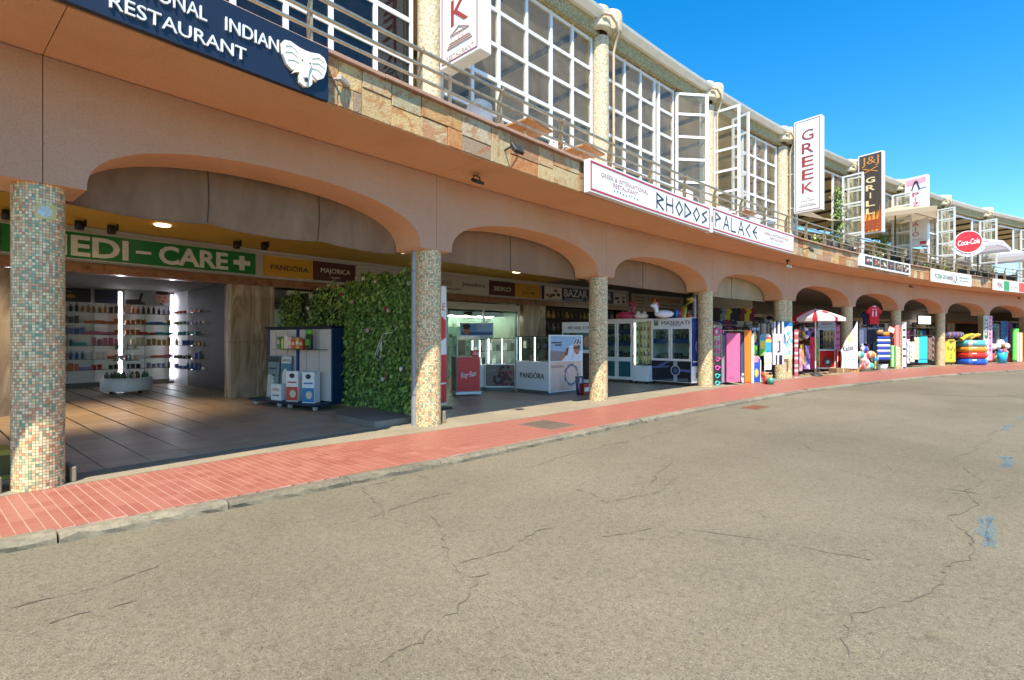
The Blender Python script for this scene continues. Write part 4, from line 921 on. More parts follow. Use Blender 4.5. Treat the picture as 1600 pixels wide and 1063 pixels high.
for s, n, lab in ((9.1, -.45, 'potted palm behind the glass left of the third upper column'), (10.3, -.5, 'potted palm behind the glass right of the third upper column'), (14.0, -.55, 'bushy pot plant behind the open casement')):
    t = at_s('palm_plant', lab, 'plant', s, n, 4.47, 0, 'pot plants inside the upper windows'); b = MB(); b.lathe([(.13, 0), (.18, .32), (.17, .32), (0, .3)], seg=14); b.build('pot', M('#6a4a34', .7), t)
    for k in range(16):
        b = MB(); a = RND.uniform(0, 2*PI); L = RND.uniform(.7, 1.25); pts = [(L*.5*q**1.2*math.cos(a), L*.5*q**1.2*math.sin(a), .3+L*(1.25*q-.55*q*q)) for q in (0, .25, .5, .75, 1)]
        vs = []
        for j, p in enumerate(pts): w = .05*math.sin(PI*min(.95, .15+j*.22)); vs += [(p[0]-w*math.sin(a), p[1]+w*math.cos(a), p[2]), (p[0]+w*math.sin(a), p[1]-w*math.cos(a), p[2])]
        b.add(vs, [(2*j, 2*j+1, 2*j+3, 2*j+2) for j in range(4)], 0, True); b.build('frond', M(RND.choice(['#7a9a3a', '#8aa848', '#65863a']), .5), t)
# ================================================================== SIGNS UNDER THE ARCADE, on the shop wall
SY = -(-SW)-.03   # front of the shop wall signs, as inward distance
def wallsign(name, s0, s1, face, lab, texts, mats, z0=3.09, z1=3.64, border=True, grp=None):
    t = thing(name, lab, 'sign', group=grp); b = MB(CUR); b.box(s0, s1, SY-.07, SY+.0, z0, z1); b.build('panel', face, t)
    if border: b = MB(CUR); b.box(s0, s1, SY-.085, SY-.0705, z0, z0+.02); b.box(s0, s1, SY-.085, SY-.0705, z1-.02, z1); b.build('frame', M('#c9c6bb', .4), t)
    for (str_, x0, x1, a, c, mi, bo) in texts: b = MB(CUR); b.text(str_, x0, x1, a, c, SY-.071, 0, .008, bo); b.build('lettering', mats[mi], t)
    return t
GW = M('#dcdcd2', .45)
t = wallsign('pharmacy_sign', .30, 4.42, M('#0f7a36', .35, var=.06), 'green pharmacy fascia with bold white capitals and a white cross', [('MEDI', .72, 2.05, 3.16, 3.56, 0, .03), ('CARE', 2.55, 3.84, 3.16, 3.56, 0, .03)], [GW])
b = MB(CUR); b.box(2.17, 2.42, SY-.079, SY-.071, 3.33, 3.39); b.build('dash', GW, t); b = MB(CUR); b.box(3.95, 4.30, SY-.079, SY-.071, 3.31, 3.42); b.box(4.07, 4.18, SY-.0795, SY-.0715, 3.19, 3.53); b.build('cross', GW, t)
t = wallsign('pharmacy_sign', -3.9, .28, M('#0f7a36', .35, var=.06), 'green pharmacy fascia with a white bar left of the first column', [], [GW]) if False else thing('pharmacy_sign', 'green pharmacy fascia with a white bar left of the first column', 'sign')
b = MB(CUR); b.box(-3.9, .28, SY-.07, SY, 3.09, 3.64); b.build('panel', M('#0f7a36', .35, var=.06), t); b = MB(CUR); b.box(-.25, .27, SY-.079, SY-.071, 3.31, 3.42); b.build('cross', GW, t)
YEL = M('#c9941a', .45, var=.06); MAR = M('#4d1420', .45, var=.06); GRY = M('#b9b3a6', .5, var=.05); DK = M('#2a2622', .5); IV = M('#e0d8c8', .5)
wallsign('jeweller_sign', 4.62, 5.78, YEL, 'yellow jewellery fascia panel with dark capitals beside the green fascia', [('PANDÓRA', 4.75, 5.66, 3.28, 3.44, 0, .01)], [DK])
wallsign('jeweller_sign', 5.80, 6.92, MAR, 'maroon fascia panel with ivory lettering beside the yellow one', [('MAJORICA', 5.98, 6.78, 3.29, 3.46, 0, 0), ('PEARLS', 6.25, 6.5, 3.2, 3.235, 0, 0)], [IV])
wallsign('jeweller_sign', 6.94, 11.68, GRY, 'long grey jewellery fascia with dark lettering behind the second column', [('JAKES JOYERIA', 7.05, 8.9, 3.32, 3.42, 0, 0), ('JAKES', 9.55, 10.15, 3.27, 3.46, 1, 0), ('JEWELLERY', 9.75, 10.55, 3.16, 3.23, 0, 0), ('Jewellers', 10.55, 11.5, 3.29, 3.48, 0, 0)], [DK, M('#8a857a', .5)])
wallsign('jeweller_sign', 11.70, 12.84, MAR, 'maroon watch fascia panel with grey capitals', [('SEIKO', 11.88, 12.66, 3.27, 3.43, 0, .02)], [GRY])
t = wallsign('jeweller_sign', 12.86, 14.12, YEL, 'yellow watch fascia panel with a small ring emblem, right of the maroon one', [('JAGUAR', 13.18, 13.82, 3.22, 3.34, 0, .0)], [DK])
b = MB(CUR); b.T = None
for k in range(12): a, a2 = 2*PI*k/12, 2*PI*(k+1)/12; b.prism([(13.5+.07*math.cos(a), 3.47+.06*math.sin(a)), (13.5+.09*math.cos(a), 3.47+.08*math.sin(a)), (13.5+.09*math.cos(a2), 3.47+.08*math.sin(a2)), (13.5+.07*math.cos(a2), 3.47+.06*math.sin(a2))], SY-.078, SY-.071)
b.build('ring_emblem', M('#8a6a20', .5), t)
NB = M('#23345f', .45, var=.08)
t = wallsign('bazaar_sign', 14.24, 19.2, NB, 'navy bazaar fascia with white capitals and pictures of goods at both ends', [('BAZAR BAZAR', 15.35, 18.15, 3.27, 3.58, 0, .02), ('SOUVENIRS   ELECTRONICS', 15.4, 17.9, 3.13, 3.22, 0, 0)], [GW])
for x0, x1 in ((14.3, 15.22), (18.3, 19.14)):
    b = MB(CUR); b.box(x0, x1, SY-.078, SY-.071, 3.12, 3.61, 0)
    for k in range(7): cx, cz = x0+.12+RND.random()*(x1-x0-.24), 3.2+RND.random()*.32; b.box(cx-.07, cx+.07, SY-.084-.0008*k, SY-.0785, cz-.05, cz+.05, 1+k % 3)
    b.build('picture', [IV, DK, M('#7a2430', .5), M('#8a5a30', .5)], t)
ORG = M('#b5552f', .5)
wallsign('bazaar_sign', 19.5, 23.3, M('#b5a890', .5), 'pale fascia with orange capitals behind the watch cabinets', [('SUPERMARKET SOUVENIRS', 20.6, 23.1, 3.34, 3.54, 0, .01), ('PERFUMES', 19.7, 20.4, 3.46, 3.53, 1, 0), ('TOBACCO', 19.7, 20.4, 3.32, 3.39, 1, 0), ('DRINKS', 19.7, 20.4, 3.18, 3.25, 0, 0), ('ELECTRONICS  BEACH', 20.8, 22.9, 3.16, 3.24, 1, 0)], [ORG, DK])
# ceiling spotlights; three are lit
m_lamp = emit('#ffd9a0', 14)
for i, (s, n, lit, lab) in enumerate(((.3, -5.5, 1, 'lit black spotlight left of the first column'), (1.21, -5.6, 1, 'lit black spotlight just right of the first column'), (1.66, -5.6, 1, 'second lit black spotlight right of the first column'), (3.75, -5.5, 0, 'unlit black spotlight above the white cross'), (4.2, -5.2, 0, 'unlit black spotlight at the end of the green fascia'))):
    t = at_s('spotlight', lab, 'spotlight', s, n, 3.62, 0, 'black ceiling spotlights'); b = MB(); b.lathe([(.0, .1), (.07, .1), (.07, -.06), (.06, -.06), (.055, -.03), (0, -.03)], seg=16); b.build('housing', m_black, t)
    b = MB(); b.tube([(.09, 0, .02), (.09, 0, .14)], .02, 6); b.box(-.02, .09, -.015, .015, .0, .03); b.build('arm', m_black, t)
    b = MB(); b.lathe([(0, -.035), (.053, -.035)], seg=16); b.build('lamp', m_lamp if lit else M('#8a8478', .3), t)
    if lit:
        ld = bpy.data.lights.new('spot_lamp', 'SPOT'); ld.energy = 85; ld.color = (1, .74, .42); ld.spot_size = 1.5; ld.spot_blend = .6; ld.shadow_soft_size = .05
        lo = link('lamp_glow', ld, t); lo.location = (0, 0, -.05); lo.rotation_euler = (.05, 0, 0)
for s, n, lab in ((2.3, -5.0, 'flat white ceiling light over the pharmacy entrance'), (7.0, -4.2, 'flat white ceiling light left of the second column'), (9.3, -4.4, 'flat white ceiling light right of the second column'), (11.6, -4.8, 'flat white ceiling light over the jewellery counters'), (-1.6, -4.6, 'added flat white ceiling light left of the first column'), (16.5, -4.2, 'added flat white ceiling light over the towel racks'), (4.2, -3.6, 'added flat white ceiling light above the display stand')):
    t = at_s('ceiling_fill_light', lab, 'ceiling light', s, n, 3.735, 0, 'flat ceiling fill lights in the arcade, three of them added'); b = MB(); b.lathe([(0, .0), (.13, 0), (.14, .02)], seg=18); b.build('diffuser', emit('#ffe8c4', 2.5), t)  # diffusers glow as fill for the dark arcade; the last three lights are added

# ================================================================== THE PHARMACY
ph = thing('pharmacy_interior', 'pale pharmacy room with white walls behind the first arch', 'shop interior')
b = MB(CUR); b.box(-4.6, 4.34, 12.62, 12.7, .12, 3.06); b.build('back_wall', M('#c9c6c0', .5, var=.04), ph)
b = MB(CUR); b.add([(4.70, SW+.34, .12), (4.28, 12.62, .12), (4.28, 12.62, 3.06), (4.70, SW+.34, 3.06), (4.74, SW+.34, .12), (4.34, 12.62, .12), (4.34, 12.62, 3.06), (4.74, SW+.34, 3.06)], [(0, 3, 2, 1), (4, 5, 6, 7), (0, 4, 7, 3)]); b.build('side_wall', M('#c9cbd2', .5, var=.04), ph)
b = MB(CUR); b.box(-4.7, -4.6, SW+.3, 12.7, .12, 3.06); b.build('side_wall', m_shopw, ph)
b = MB(CUR); b.box(-4.6, 4.3, 12.58, 12.615, .12, .27); b.build('skirting', M('#5b554c', .5), ph)
b = MB(CUR); b.box(-.0, .5, SW+.1, SW+.25, .12, 2.85); b.build('door_jamb', m_marble, ph)
LED = emit('#f4f2ff', 11)
for s, n in ((3.03, -12.45), (4.22, -12.5), (.9, -12.45)):
    b = MB(CUR); b.box(s-.012, s+.012, -n-.012, -n+.02, .3, 2.95); b.build('led_strip', LED, ph); b = MB(CUR); b.box(s-.05, s+.05, -n+.021, -n+.08, .2, 3.0); b.build('led_profile', m_white, ph)
b = MB(CUR); b.box(4.50, 4.64, 9.25, 9.32, .12, 2.2); b.build('end_post', m_white, ph)
SHZ = [.66, .97, 1.36, 1.68, 2.0, 2.33]
for x0, x1 in ((-.6, 3.0), (3.08, 4.2)):
    for z in SHZ: b = MB(CUR); b.box(x0, x1, 12.22, 12.6, z-.012, z); b.build('glass_shelf', m_shelf, ph)
for z in SHZ[:]:
    b = MB(CUR); b.add([(4.62, 9.3, z-.012), (4.25, 12.2, z-.012), (3.95, 12.2, z-.012), (4.32, 9.3, z-.012), (4.62, 9.3, z), (4.25, 12.2, z), (3.95, 12.2, z), (4.32, 9.3, z)], [(0, 1, 2, 3), (4, 7, 6, 5), (0, 4, 5, 1), (2, 6, 7, 3), (0, 3, 7, 4), (1, 5, 6, 2)]); b.build('glass_shelf', m_shelf, ph)
for s in (1.97, 2.5, 3.6): b = MB(CUR); b.box(s-.006, s+.006, 12.6, 12.618, .3, 2.5); b.build('panel_joint', M('#8d8a84', .6), ph)
def wposter(lab, x0, x1, z0, z1, shapes, mats, cat='poster'):
    t = thing('wall_poster', lab, cat, group='backlit pictures above the pharmacy shelves'); b = MB(CUR); b.box(x0, x1, 12.5, 12.56, z0, z1, 0); b.build('panel', mats[0], t)
    b = MB(CUR); W_, H_ = x1-x0, z1-z0
    for i, (poly, mi) in enumerate(shapes): b.prism([(x0+W_*px, z0+H_*pz) for px, pz in poly], 12.4985-.002*i, 12.499, mi)
    b.build('print', mats[1:], t)
blob = lambda cx, cz, rx, rz_, n=14: [(cx+rx*math.cos(2*PI*k/n), cz+rz_*math.sin(2*PI*k/n)) for k in range(n)]
wposter('black picture with a gold flower high on the pharmacy wall', 1.0, 2.42, 2.62, 3.02, [(blob(.72, .4, .06, .14), 0), ([(.55, .8), (.56, .84), (.74, .7), (.73, .66)], 1)], [M('#171614', .3), M('#a3742c', .4), M('#8a8478', .4)])
wposter('dark navy picture in the middle of the pharmacy wall', 2.5, 2.97, 2.62, 3.02, [([(.1, 0), (.9, 0), (.9, .2), (.5, .35), (.1, .25)], 0)], [M('#161d2c', .3), M('#1f2a3c', .4)])
wposter('grey picture of dark cosmetics and a woman face on the pharmacy wall', 3.12, 4.18, 2.60, 3.05, [([(.02, .05), (.52, .05), (.5, .3), (.3, .4), (.02, .35)], 0), ([(.30, .35), (.36, .35), (.40, .8), (.34, .85)], 0), (blob(.82, .55, .15, .42), 1), (blob(.82, .92, .16, .14), 0), (blob(.76, .6, .03, .04), 2), (blob(.88, .6, .03, .04), 2), (blob(.82, .32, .045, .04), 3), ([(.76, .1), (.84, .1), (.82, .2), (.76, .2)], 0)], [M('#8d9290', .4), M('#2a2726', .4), M('#b98d74', .5), M('#3a2a24', .5), M('#9a4a44', .5)])
# products
PC = {'white': '#d8d4cc', 'pink': '#b5607a', 'orange': '#c0622c', 'blue': '#3a5a9a', 'green': '#3f6a48', 'dark': '#3a3530', 'cream': '#c9b48a', 'red': '#a8382f', 'teal': '#3f8a90', 'amber': '#a3742c', 'lilac': '#8a7aa8'}
PM = {}
def product(kind, col):
    k = (kind, col)
    if k not in PM:
        b = MB()
        if kind == 'carton': b.bbox(-.035, .035, -.03, .03, 0, .15, .003)
        elif kind == 'bottle': b.lathe([(0, 0), (.03, 0), (.032, .1), (.014, .125), (.014, .16), (0, .16)], seg=9)
        elif kind == 'tub': b.lathe([(0, 0), (.042, 0), (.042, .075), (.045, .076), (.045, .1), (0, .1)], seg=10)
        else: b.bbox(-.08, .08, -.03, .03, 0, .06, .003)
        PM[k] = b.mesh({'carton': 'product_carton', 'bottle': 'product_bottle', 'tub': 'product_tub', 'pack': 'product_pack'}[kind], M(PC[col], .4))
    return PM[k]
ORD = ['lowest', 'second', 'third', 'fourth', 'fifth', 'topmost']
SEEN = {}
def stock(where, pts, z, sh):
    i = 0
    while i < len(pts):
        kind = RND.choice(['carton', 'bottle', 'tub', 'pack', 'pack']); col = RND.choice(list(PC)); run = RND.randint(2, 5)
        for s, y in pts[i:i+run]:
            me = product(kind, col); o = link(me.name, me); o.location = W(s, -y, z); o.scale = (1.25, 1.25, RND.uniform(1.1, 1.6)); o.rotation_euler = (0, 0, TH(s)+RND.gauss(0, .06)+(PI/2 if 'side' in where else 0))
            key = (col, kind, sh, where); SEEN[key] = SEEN.get(key, 0)+1; nth = ['', 'second ', 'third ', 'fourth ', 'fifth ', 'sixth ', 'seventh ', 'eighth ', 'ninth ', 'tenth ', 'eleventh ', 'twelfth '][SEEN[key]-1]
            tag(o, '%s%s %s from the left on the %s glass shelf of the pharmacy %s' % (nth or 'first ', col, kind, sh, where), kind, 'goods on the pharmacy shelves')
        i += run
        if RND.random() < .3: i += 1
for zi, z in enumerate(SHZ):
    stock('back wall', [(1.66+.115*k, 12.36) for k in range(12)]+[(3.16+.12*k, 12.36) for k in range(9)], z+.002, ORD[zi])
    stock('side wall', [(4.44-.032*k, 9.45+.25*k) for k in range(10)], z+.002, ORD[zi])
t = at_s('display_bin', 'round white display bin on castors inside the pharmacy', 'display bin', 2.72, -9.95, .12); b = MB(); b.lathe([(0, .08), (.55, .08), (.56, .1), (.56, .40), (.53, .42), (.5, .38), (0, .38)], seg=32); b.build('drum', m_white, t)
for k in range(4): b = MB(); a = k*PI/2+.5; b.sphere((.42*math.cos(a), .42*math.sin(a), .04), .04, 8, 6); b.build('castor', m_dark, t)
b = MB(); b.tube([(0, .1, .38), (0, .1, 1.5)], .025); b.build('pole', m_white, t)
for zz in (.85, 1.15): b = MB(); b.lathe([(0, zz), (.3, zz), (.3, zz+.012), (0, zz+.012)], 0, .1, 0, 20); b.build('tier', m_shelf, t)
for k in range(22):
    a = k*2*PI/11; r = .44 if k < 11 else .25; col = ['green', 'green', 'dark', 'green', 'cream', 'dark'][k % 6]; me = product('bottle', col); o = link('product_bottle', me); x, y, _ = W(2.72, -9.95); o.location = (x+r*math.cos(a), y+r*math.sin(a), .502); o.scale = (1.3, 1.3, 1.1)
    tag(o, '%s bottle standing in the round display bin, %s ring' % (col, 'outer' if k < 11 else 'inner'), 'bottle', 'bottles in the round display bin')
for zz, q in ((.982, 7), (1.282, 6)):
    for k in range(q):
        a = k*2*PI/q; col = ['cream', 'white', 'teal', 'cream', 'green', 'white', 'pink'][k]; me = product('bottle', col); o = link('product_bottle', me); x, y, _ = W(2.72, -9.95); th_ = TH(2.72); o.location = (x-.1*math.sin(th_)+.22*math.cos(a), y+.1*math.cos(th_)+.22*math.sin(a), zz+.003)
        tag(o, '%s bottle on the %s tier of the round display bin' % (col, 'lower' if zz < 1.1 else 'upper'), 'bottle', 'bottles on the tiers of the display bin')
t = at_s('drinks_rack', 'tall rack with red packets half hidden behind the first column', 'rack', .25, -7.3, .12); b = MB(); b.box(-.3, -.27, -.2, .2, 0, 1.8); b.box(.27, .3, -.2, .2, 0, 1.8); b.box(-.3, .3, .18, .2, 0, 1.8)
b.build('frame', m_frame, t)
for k in range(4):
    b = MB(); b.box(-.27, .27, -.2, .18, .1+.42*k, .12+.42*k); b.build('shelf', m_frame, t)
    for j in range(3): o = link('packet', (lambda q: (q.bbox(-.08, .08, -.06, .06, 0, .28, .01), q.mesh('packet', M(['#b5362f', '#c9a03a', '#8a2a2a'][(k+j) % 3], .4)))[1])(MB()), t); o.location = (-.18+.18*j, 0, .122+.42*k)
t = at_s('door_mat_crate', 'yellow crate on the floor at the left edge behind the first column', 'crate', -.32, -.75, .12); b = MB(); b.bbox(-.2, .2, -.2, .2, 0, .3, .01); b.build('crate_body', M('#b59a3a', .5), t); b = MB(); b.box(-.205, .205, -.207, -.201, .05, .25); b.build('label_panel', M('#6a5a2a', .6), t)
for dx in (-.28, .25):
    t = at_s('column_guard', 'pale stone guard slab %s the foot of the first column' % ('left of' if dx < 0 else 'right of'), 'guard', dx, -.06, .12, 0, 'guard slabs at the first column'); b = MB(); b.bbox(-.025, .025, -.12, .2, 0, .15, .01); b.build('slab', m_conc, t)
t = at_s('column_guard', 'small stone guard slab at the foot of the second column', 'guard', 5.05, -.05, .12); b = MB(); b.bbox(-.035, .035, -.12, .2, 0, .2, .01); b.build('slab', m_conc, t)

# ---- mobile display stand: faces the pharmacy side
STB = M('#13304e', .4, var=.08); STI = M('#c4c0ba', .5, var=.04)
t = at_s('display_stand', 'dark blue mobile display stand with white back panels before the hedge wall', 'display stand', 4.41, -3.98, .12, -PI/2+.187)
# local x: from arcade inside (-) to street (+); local -y faces the pharmacy
b = MB(); b.box(-1.10, 1.10, .0, .26, .14, 1.64); b.build('body', STB, t)
b = MB(); b.bbox(-1.16, 1.12, -.42, .28, .09, .135, .008); b.build('base_tray', STB, t)
b = MB(); b.box(-1.11, 1.11, -.06, .28, 1.642, 1.69); b.build('top_board', M('#14202f', .4), t)
for x0, x1 in ((-1.0, -.06), (.06, 1.06)): b = MB(); b.box(x0, x1, -.012, -.002, .16, 1.62); b.build('back_panel', STI, t)
for x in (-1.0, -.02, .02): b = MB(); b.box(x-.012, x+.012, -.03, -.003, .14, 1.63); b.build('upright', M('#2f4a8a', .4), t)
for x in (-.75, -.35, .3, .7): b = MB(); b.tube([(x, -.02, .5), (x, -.02, 1.6)], .005, 5); b.build('rail', M('#8a8c90', .3, .6), t)
b = MB(); b.box(-.5, .98, -.3, -.014, 1.20, 1.212); b.build('glass_shelf', m_shelf, t)
for x in (-1.05, -.2, .15, .95): b = MB(); b.tube([(x-.02, -.3, .045), (x+.02, -.3, .045)], .045, 12); b.build('castor', M('#d8d8d4', .4), t)
def on_stand(name, lab, cat, x, y, z, rz_=0):
    a = TH(4.41)-PI/2+.187; X, Y, _ = W(4.41, -3.98); return thing(name, lab, cat, (X+x*math.cos(a)-y*math.sin(a), Y+x*math.sin(a)+y*math.cos(a), .12+z), a+rz_)
t = on_stand('poster_board', 'blue grey poster of a face in profile leaning on the display stand', 'poster', -.72, -.14, .14); b = MB(); b.T = Matrix.Rotation(-.06, 4, 'X'); b.box(-.2, .2, 0, .012, 0, .92); b.build('board', M('#6f8c98', .4), t)
b = MB(); b.T = Matrix.Rotation(-.06, 4, 'X'); b.prism([(-.19, .5), (-.05, .5), (.05, .55), (.0, .42), (.06, .36), (.0, .3), (.02, .18), (-.08, .02), (-.19, .02)], -.004, -.001, 1); b.prism([(-.19, .78), (.19, .78), (.19, .9), (-.19, .9)], -.004, -.001, 0); b.prism(blob(.02, .5, .06, .025), -.006, -.0045, 0); b.prism([(-.15, .62), (.1, .62), (.1, .66), (-.15, .66)], -.004, -.001, 0); b.build('print', [M('#24404e', .4), M('#b5c9cc', .4)], t)
t = on_stand('poster_board', 'light blue poster with dark capitals on the display stand', 'poster', -.28, -.14, .14); b = MB(); b.T = Matrix.Rotation(-.06, 4, 'X'); b.box(-.17, .17, 0, .012, 0, .92); b.build('board', M('#4a86a3', .4), t)
b = MB(); b.T = Matrix.Rotation(-.06, 4, 'X'); b.box(-.165, .165, -.003, -.001, .76, .91, 1); b.text('GRACOL', -.14, .14, .8, .86, -.003, 0, .002); b.prism(blob(-.02, .45, .1, .2), -.004, -.001, 1); b.box(.06, .13, -.006, -.0045, .2, .55, 2); b.build('print', [DK, M('#d8dcdc', .4), M('#2f6a8a', .4)], t)
t = on_stand('leaflet_box', 'white leaflet box with red heading on the display stand tray', 'box', -.24, -.3, .138, .1); b = MB(); b.bbox(-.15, .15, -.07, .07, 0, .34, .006); b.build('box', m_white, t); b = MB(); b.text('CREMA', -.11, .11, .2, .25, -.071, 0, .003); b.box(-.1, .1, -.073, -.071, .09, .12, 1); b.build('print', [M('#b54a3a', .5), M('#7a7a78', .5)], t)
for x, col, lab in ((.2, '#c9473a', 'white carton with red lower half standing on the display stand tray'), (.72, '#2f7ab0', 'white carton with blue lower half standing on the display stand tray')):
    t = on_stand('product_box', lab, 'box', x, -.22, .138, .35); b = MB(); b.bbox(-.14, .14, -.1, .1, 0, .62, .006); b.build('carton', m_white, t)
    b = MB(); b.box(-.13, .13, -.104, -.1005, .02, .3, 0); b.prism(blob(0, .53, .06, .05), -.104, -.1005, 1); b.box(-.1, .1, -.104, -.1005, .38, .41, 0); b.prism(blob(.02, .16, .07, .08), -.107, -.1045, 2); b.build('print', [M(col, .5), DK, M('#d8c9a8', .5)], t)
for k, (c, w, h, lab) in enumerate((('#5a8a5c', .12, .26, 'green'), ('#d8c24a', .08, .22, 'yellow'), ('#e0d8d0', .12, .27, 'white'), ('#e8b0a8', .1, .24, 'pale pink'), ('#c9622c', .12, .2, 'orange'), ('#d89a5a', .1, .24, 'amber'), ('#b5502c', .1, .2, 'rust'))):
    t = on_stand('product_box', '%s carton on the glass shelf of the display stand' % lab, 'box', -.38+.125*k, -.16, 1.214, RND.uniform(-.2, .2)); b = MB(); b.bbox(-w/2, w/2, -.05, .05, 0, h, .005); b.build('carton', M(c, .45), t); b = MB(); b.box(-w*.35, w*.35, -.053, -.0505, h*.4, h*.7); b.build('print', IV, t)
t = on_stand('bag_product', 'dark bag with green top on the glass shelf of the display stand', 'bag', .58, -.16, 1.214); b = MB(); b.bbox(-.08, .08, -.04, .04, 0, .3, .015); b.build('bag', M('#1f3a24', .4), t); b = MB(); b.bbox(-.082, .082, -.044, .044, .3, .40, .02); b.box(-.06, .06, -.046, -.0425, .08, .2); b.build('print', M('#5fae3a', .4), t)

# ---- the living wall along the divider between pharmacy and jeweller
t = thing('living_wall', 'tall artificial hedge divider with green leaves and scattered pale flowers beside the second column', 'hedge')
HX = 5.0
b = MB(CUR); b.box(HX-.03, HX+.05, .42, 3.1, .24, 2.7); b.box(HX-.03, HX+.05, 3.1, 4.55, .24, 2.66); b.box(HX-.03, HX+.05, 4.9, 6.1, .24, 2.62); b.build('backing', M('#23301c', .8), t)
def htop(n): return 2.86-.04*n+.06*math.sin(n*4)+.05*math.sin(n*9.7) if not 4.55 < n < 4.95 else 2.0
def hp():
    n = RND.uniform(.40, 6.15) if RND.random() < .5 else RND.uniform(.40, 2.9); z = RND.uniform(.22, htop(n)); x = HX-.06-abs(RND.gauss(0, .05)); wx, wy, wz = W(x, -n, z); a = TH(x); return (wx, wy, z), (-math.cos(a), -math.sin(a), .35)
leafset('foliage', 13000, hp, .078, ['#4c6e2c', '#5d8236', '#6d923e', '#3d5a26', '#7a9c46', '#86a850'], t)
def hp2():
    n = RND.gauss(.5, .05); z = .15+abs(RND.gauss(0, .35)); wx, wy, wz = W(HX-.1-abs(RND.gauss(0, .06)), -n, z); return (wx, wy, z), (-.6, -.8, .2)
leafset('trailing_vine', 160, hp2, .09, ['#9ab84a', '#b0c85c', '#86a840'], t)
def hp3():
    n = RND.uniform(.36, .44); z = RND.uniform(.3, 2.7); wx, wy, wz = W(HX+RND.uniform(-.1, .1), -n, z); return (wx, wy, z), (.3, -.9, .2)
leafset('edge_foliage', 500, hp3, .085, ['#5d8236', '#6d923e', '#86a850'], t)
for k in range(17):
    n = RND.uniform(.5, 5.9); z = RND.uniform(.6, htop(n)-.15); c = RND.choice(['#e8d8d0', '#e0a8b0', '#b0303a', '#d8c0c0', '#a83a5a', '#e8e4dc']); b = MB(); x, y, _ = W(HX-.17, -n)
    for j in range(7): a = j*2*PI/7; b.sphere((x+.012*math.cos(a), y+.024*math.cos(a)*.5, z+.026*math.sin(a)), .02, 6, 4, sc=(1, 1, .8))
    b.build('flower', M(c, .6), t)
b = MB(CUR); b.tube([(4.86, 1.0, 1.78), (4.85, 1.15, 1.66), (4.84, 1.45, 1.63), (4.83, 1.55, 1.5), (4.82, 1.7, 1.22), (4.82, 1.6, 1.14), (4.83, 1.5, 1.2), (4.83, 1.52, 1.45)], .01, 5); b.tube([(4.83, 1.5, 1.5), (4.82, 1.62, 1.25), (4.82, 1.53, 1.18), (4.82, 1.47, 1.3), (4.83, 1.5, 1.5)], .008, 5); ca = b.build('cable', M('#cfcabc', .5)); tag(ca, 'pale coiled cable hanging on the leaves of the hedge divider', 'cable')
t = thing('concrete_step', 'low grey concrete step at the foot of the hedge divider', 'step'); b = MB(CUR); b.add([(3.96, .34, .121), (4.72, .34, .121), (4.9, 2.2, .121), (4.2, 2.0, .121), (3.96, 1.5, .121)]+[(3.96, .34, .225), (4.72, .34, .225), (4.9, 2.2, .225), (4.2, 2.0, .225), (3.96, 1.5, .225)], [(5, 6, 7, 8, 9)]+[(i, (i+1) % 5, (i+1) % 5+5, i+5) for i in range(5)]); b.build('slab', concrete('grey_step', '#7d766c', '#8f887c'), t)
for s, n, lab, r in ((4.56, .12, 'grey drainpipe running down behind the second column', .06), (14.5, -.16, 'grey drainpipe running down behind the fourth column', .06)):
    t = at_s('drainpipe', lab, 'pipe', s, n if s > 10 else -.1, .12)
    if s > 10: t.location = (5.93, 16.65, .12)
    b = MB(); b.tube([(0, 0, 0), (0, 0, 2.88)], r, 12); b.build('tube', M('#8d9094', .4, .3), t)
    for z in (.5, 1.5, 2.5): b = MB(); b.tube([(0, 0, z), (0, 0, z+.04)], r+.008, 12); b.build('bracket', M('#7a7d80', .4, .4), t)
# ================================================================== THE JEWELLER
_ss = np.linspace(-8, 80, 8801)
def line_at(u, n):
    """street-front station and depth where a line of sight meets the line n metres out from the columns"""
    x = np.interp(_ss, _t, _X); y = np.interp(_ss, _t, _Y); th = TH0-K1*_ss+K2*_ss**2; x = x+n*np.sin(th); y = y-n*np.cos(th); q = np.where(y > .3, 800+800*x/np.maximum(y, .3), -1e9)
    j = int(np.argmin(abs(q-u))); return float(_ss[j]), float(x[j]), float(y[j])
jw = thing('jewellery_interior', 'brightly lit jewellery shop window with pale green back panels and glass shelves', 'shop interior')
b = MB(CUR); b.box(5.2, 13.3, 8.4, 8.5, .12, 3.0); b.build('back_wall', M('#c4d2c2', .4, var=.06), jw)
b = MB(CUR); b.box(13.22, 13.3, 6.75, 8.4, .12, 3.0); b.build('side_wall', M('#c4d2c2', .4, var=.06), jw)
b = MB(CUR); b.box(5.2, 13.22, 6.45, 6.55, 2.58, 2.80); b.build('header', M('#b9b8ae', .4), jw)
b = MB(CUR); b.box(5.2, 13.22, 7.4, 8.35, 2.42, 2.56); b.build('bulkhead', M('#26242a', .5), jw)
for z in (1.25, 1.62, 2.0): b = MB(CUR); b.box(5.5, 13.1, 8.0, 8.39, z, z+.012); b.build('glass_shelf', m_shelf, jw)
for s in (5.5, 7.0, 8.5, 10.1, 11.6, 13.17): b = MB(CUR); b.box(s-.03, s+.03, 6.47, 6.53, .12, 2.58); b.build('mullion', m_frame, jw)
for s0, s1 in ((7.0, 8.5), (8.5, 10.1), (10.1, 11.6), (11.6, 13.17)): b = MB(CUR); b.box(s0+.035, s1-.035, 6.495, 6.505, .2, 2.57); b.build('pane', m_greenglass, jw)
JL = emit('#f2fff0', 12)
b = MB(CUR); b.box(9.0, 13.1, 7.9, 7.95, 2.385, 2.415); b.build('light_strip', JL, jw)
for s in (10.4, 11.0, 11.6, 12.2, 12.8): b = MB(CUR); b.box(s-.04, s+.04, 7.5, 7.58, 2.39, 2.418); b.build('downlight', emit('#fffbe8', 20), jw)
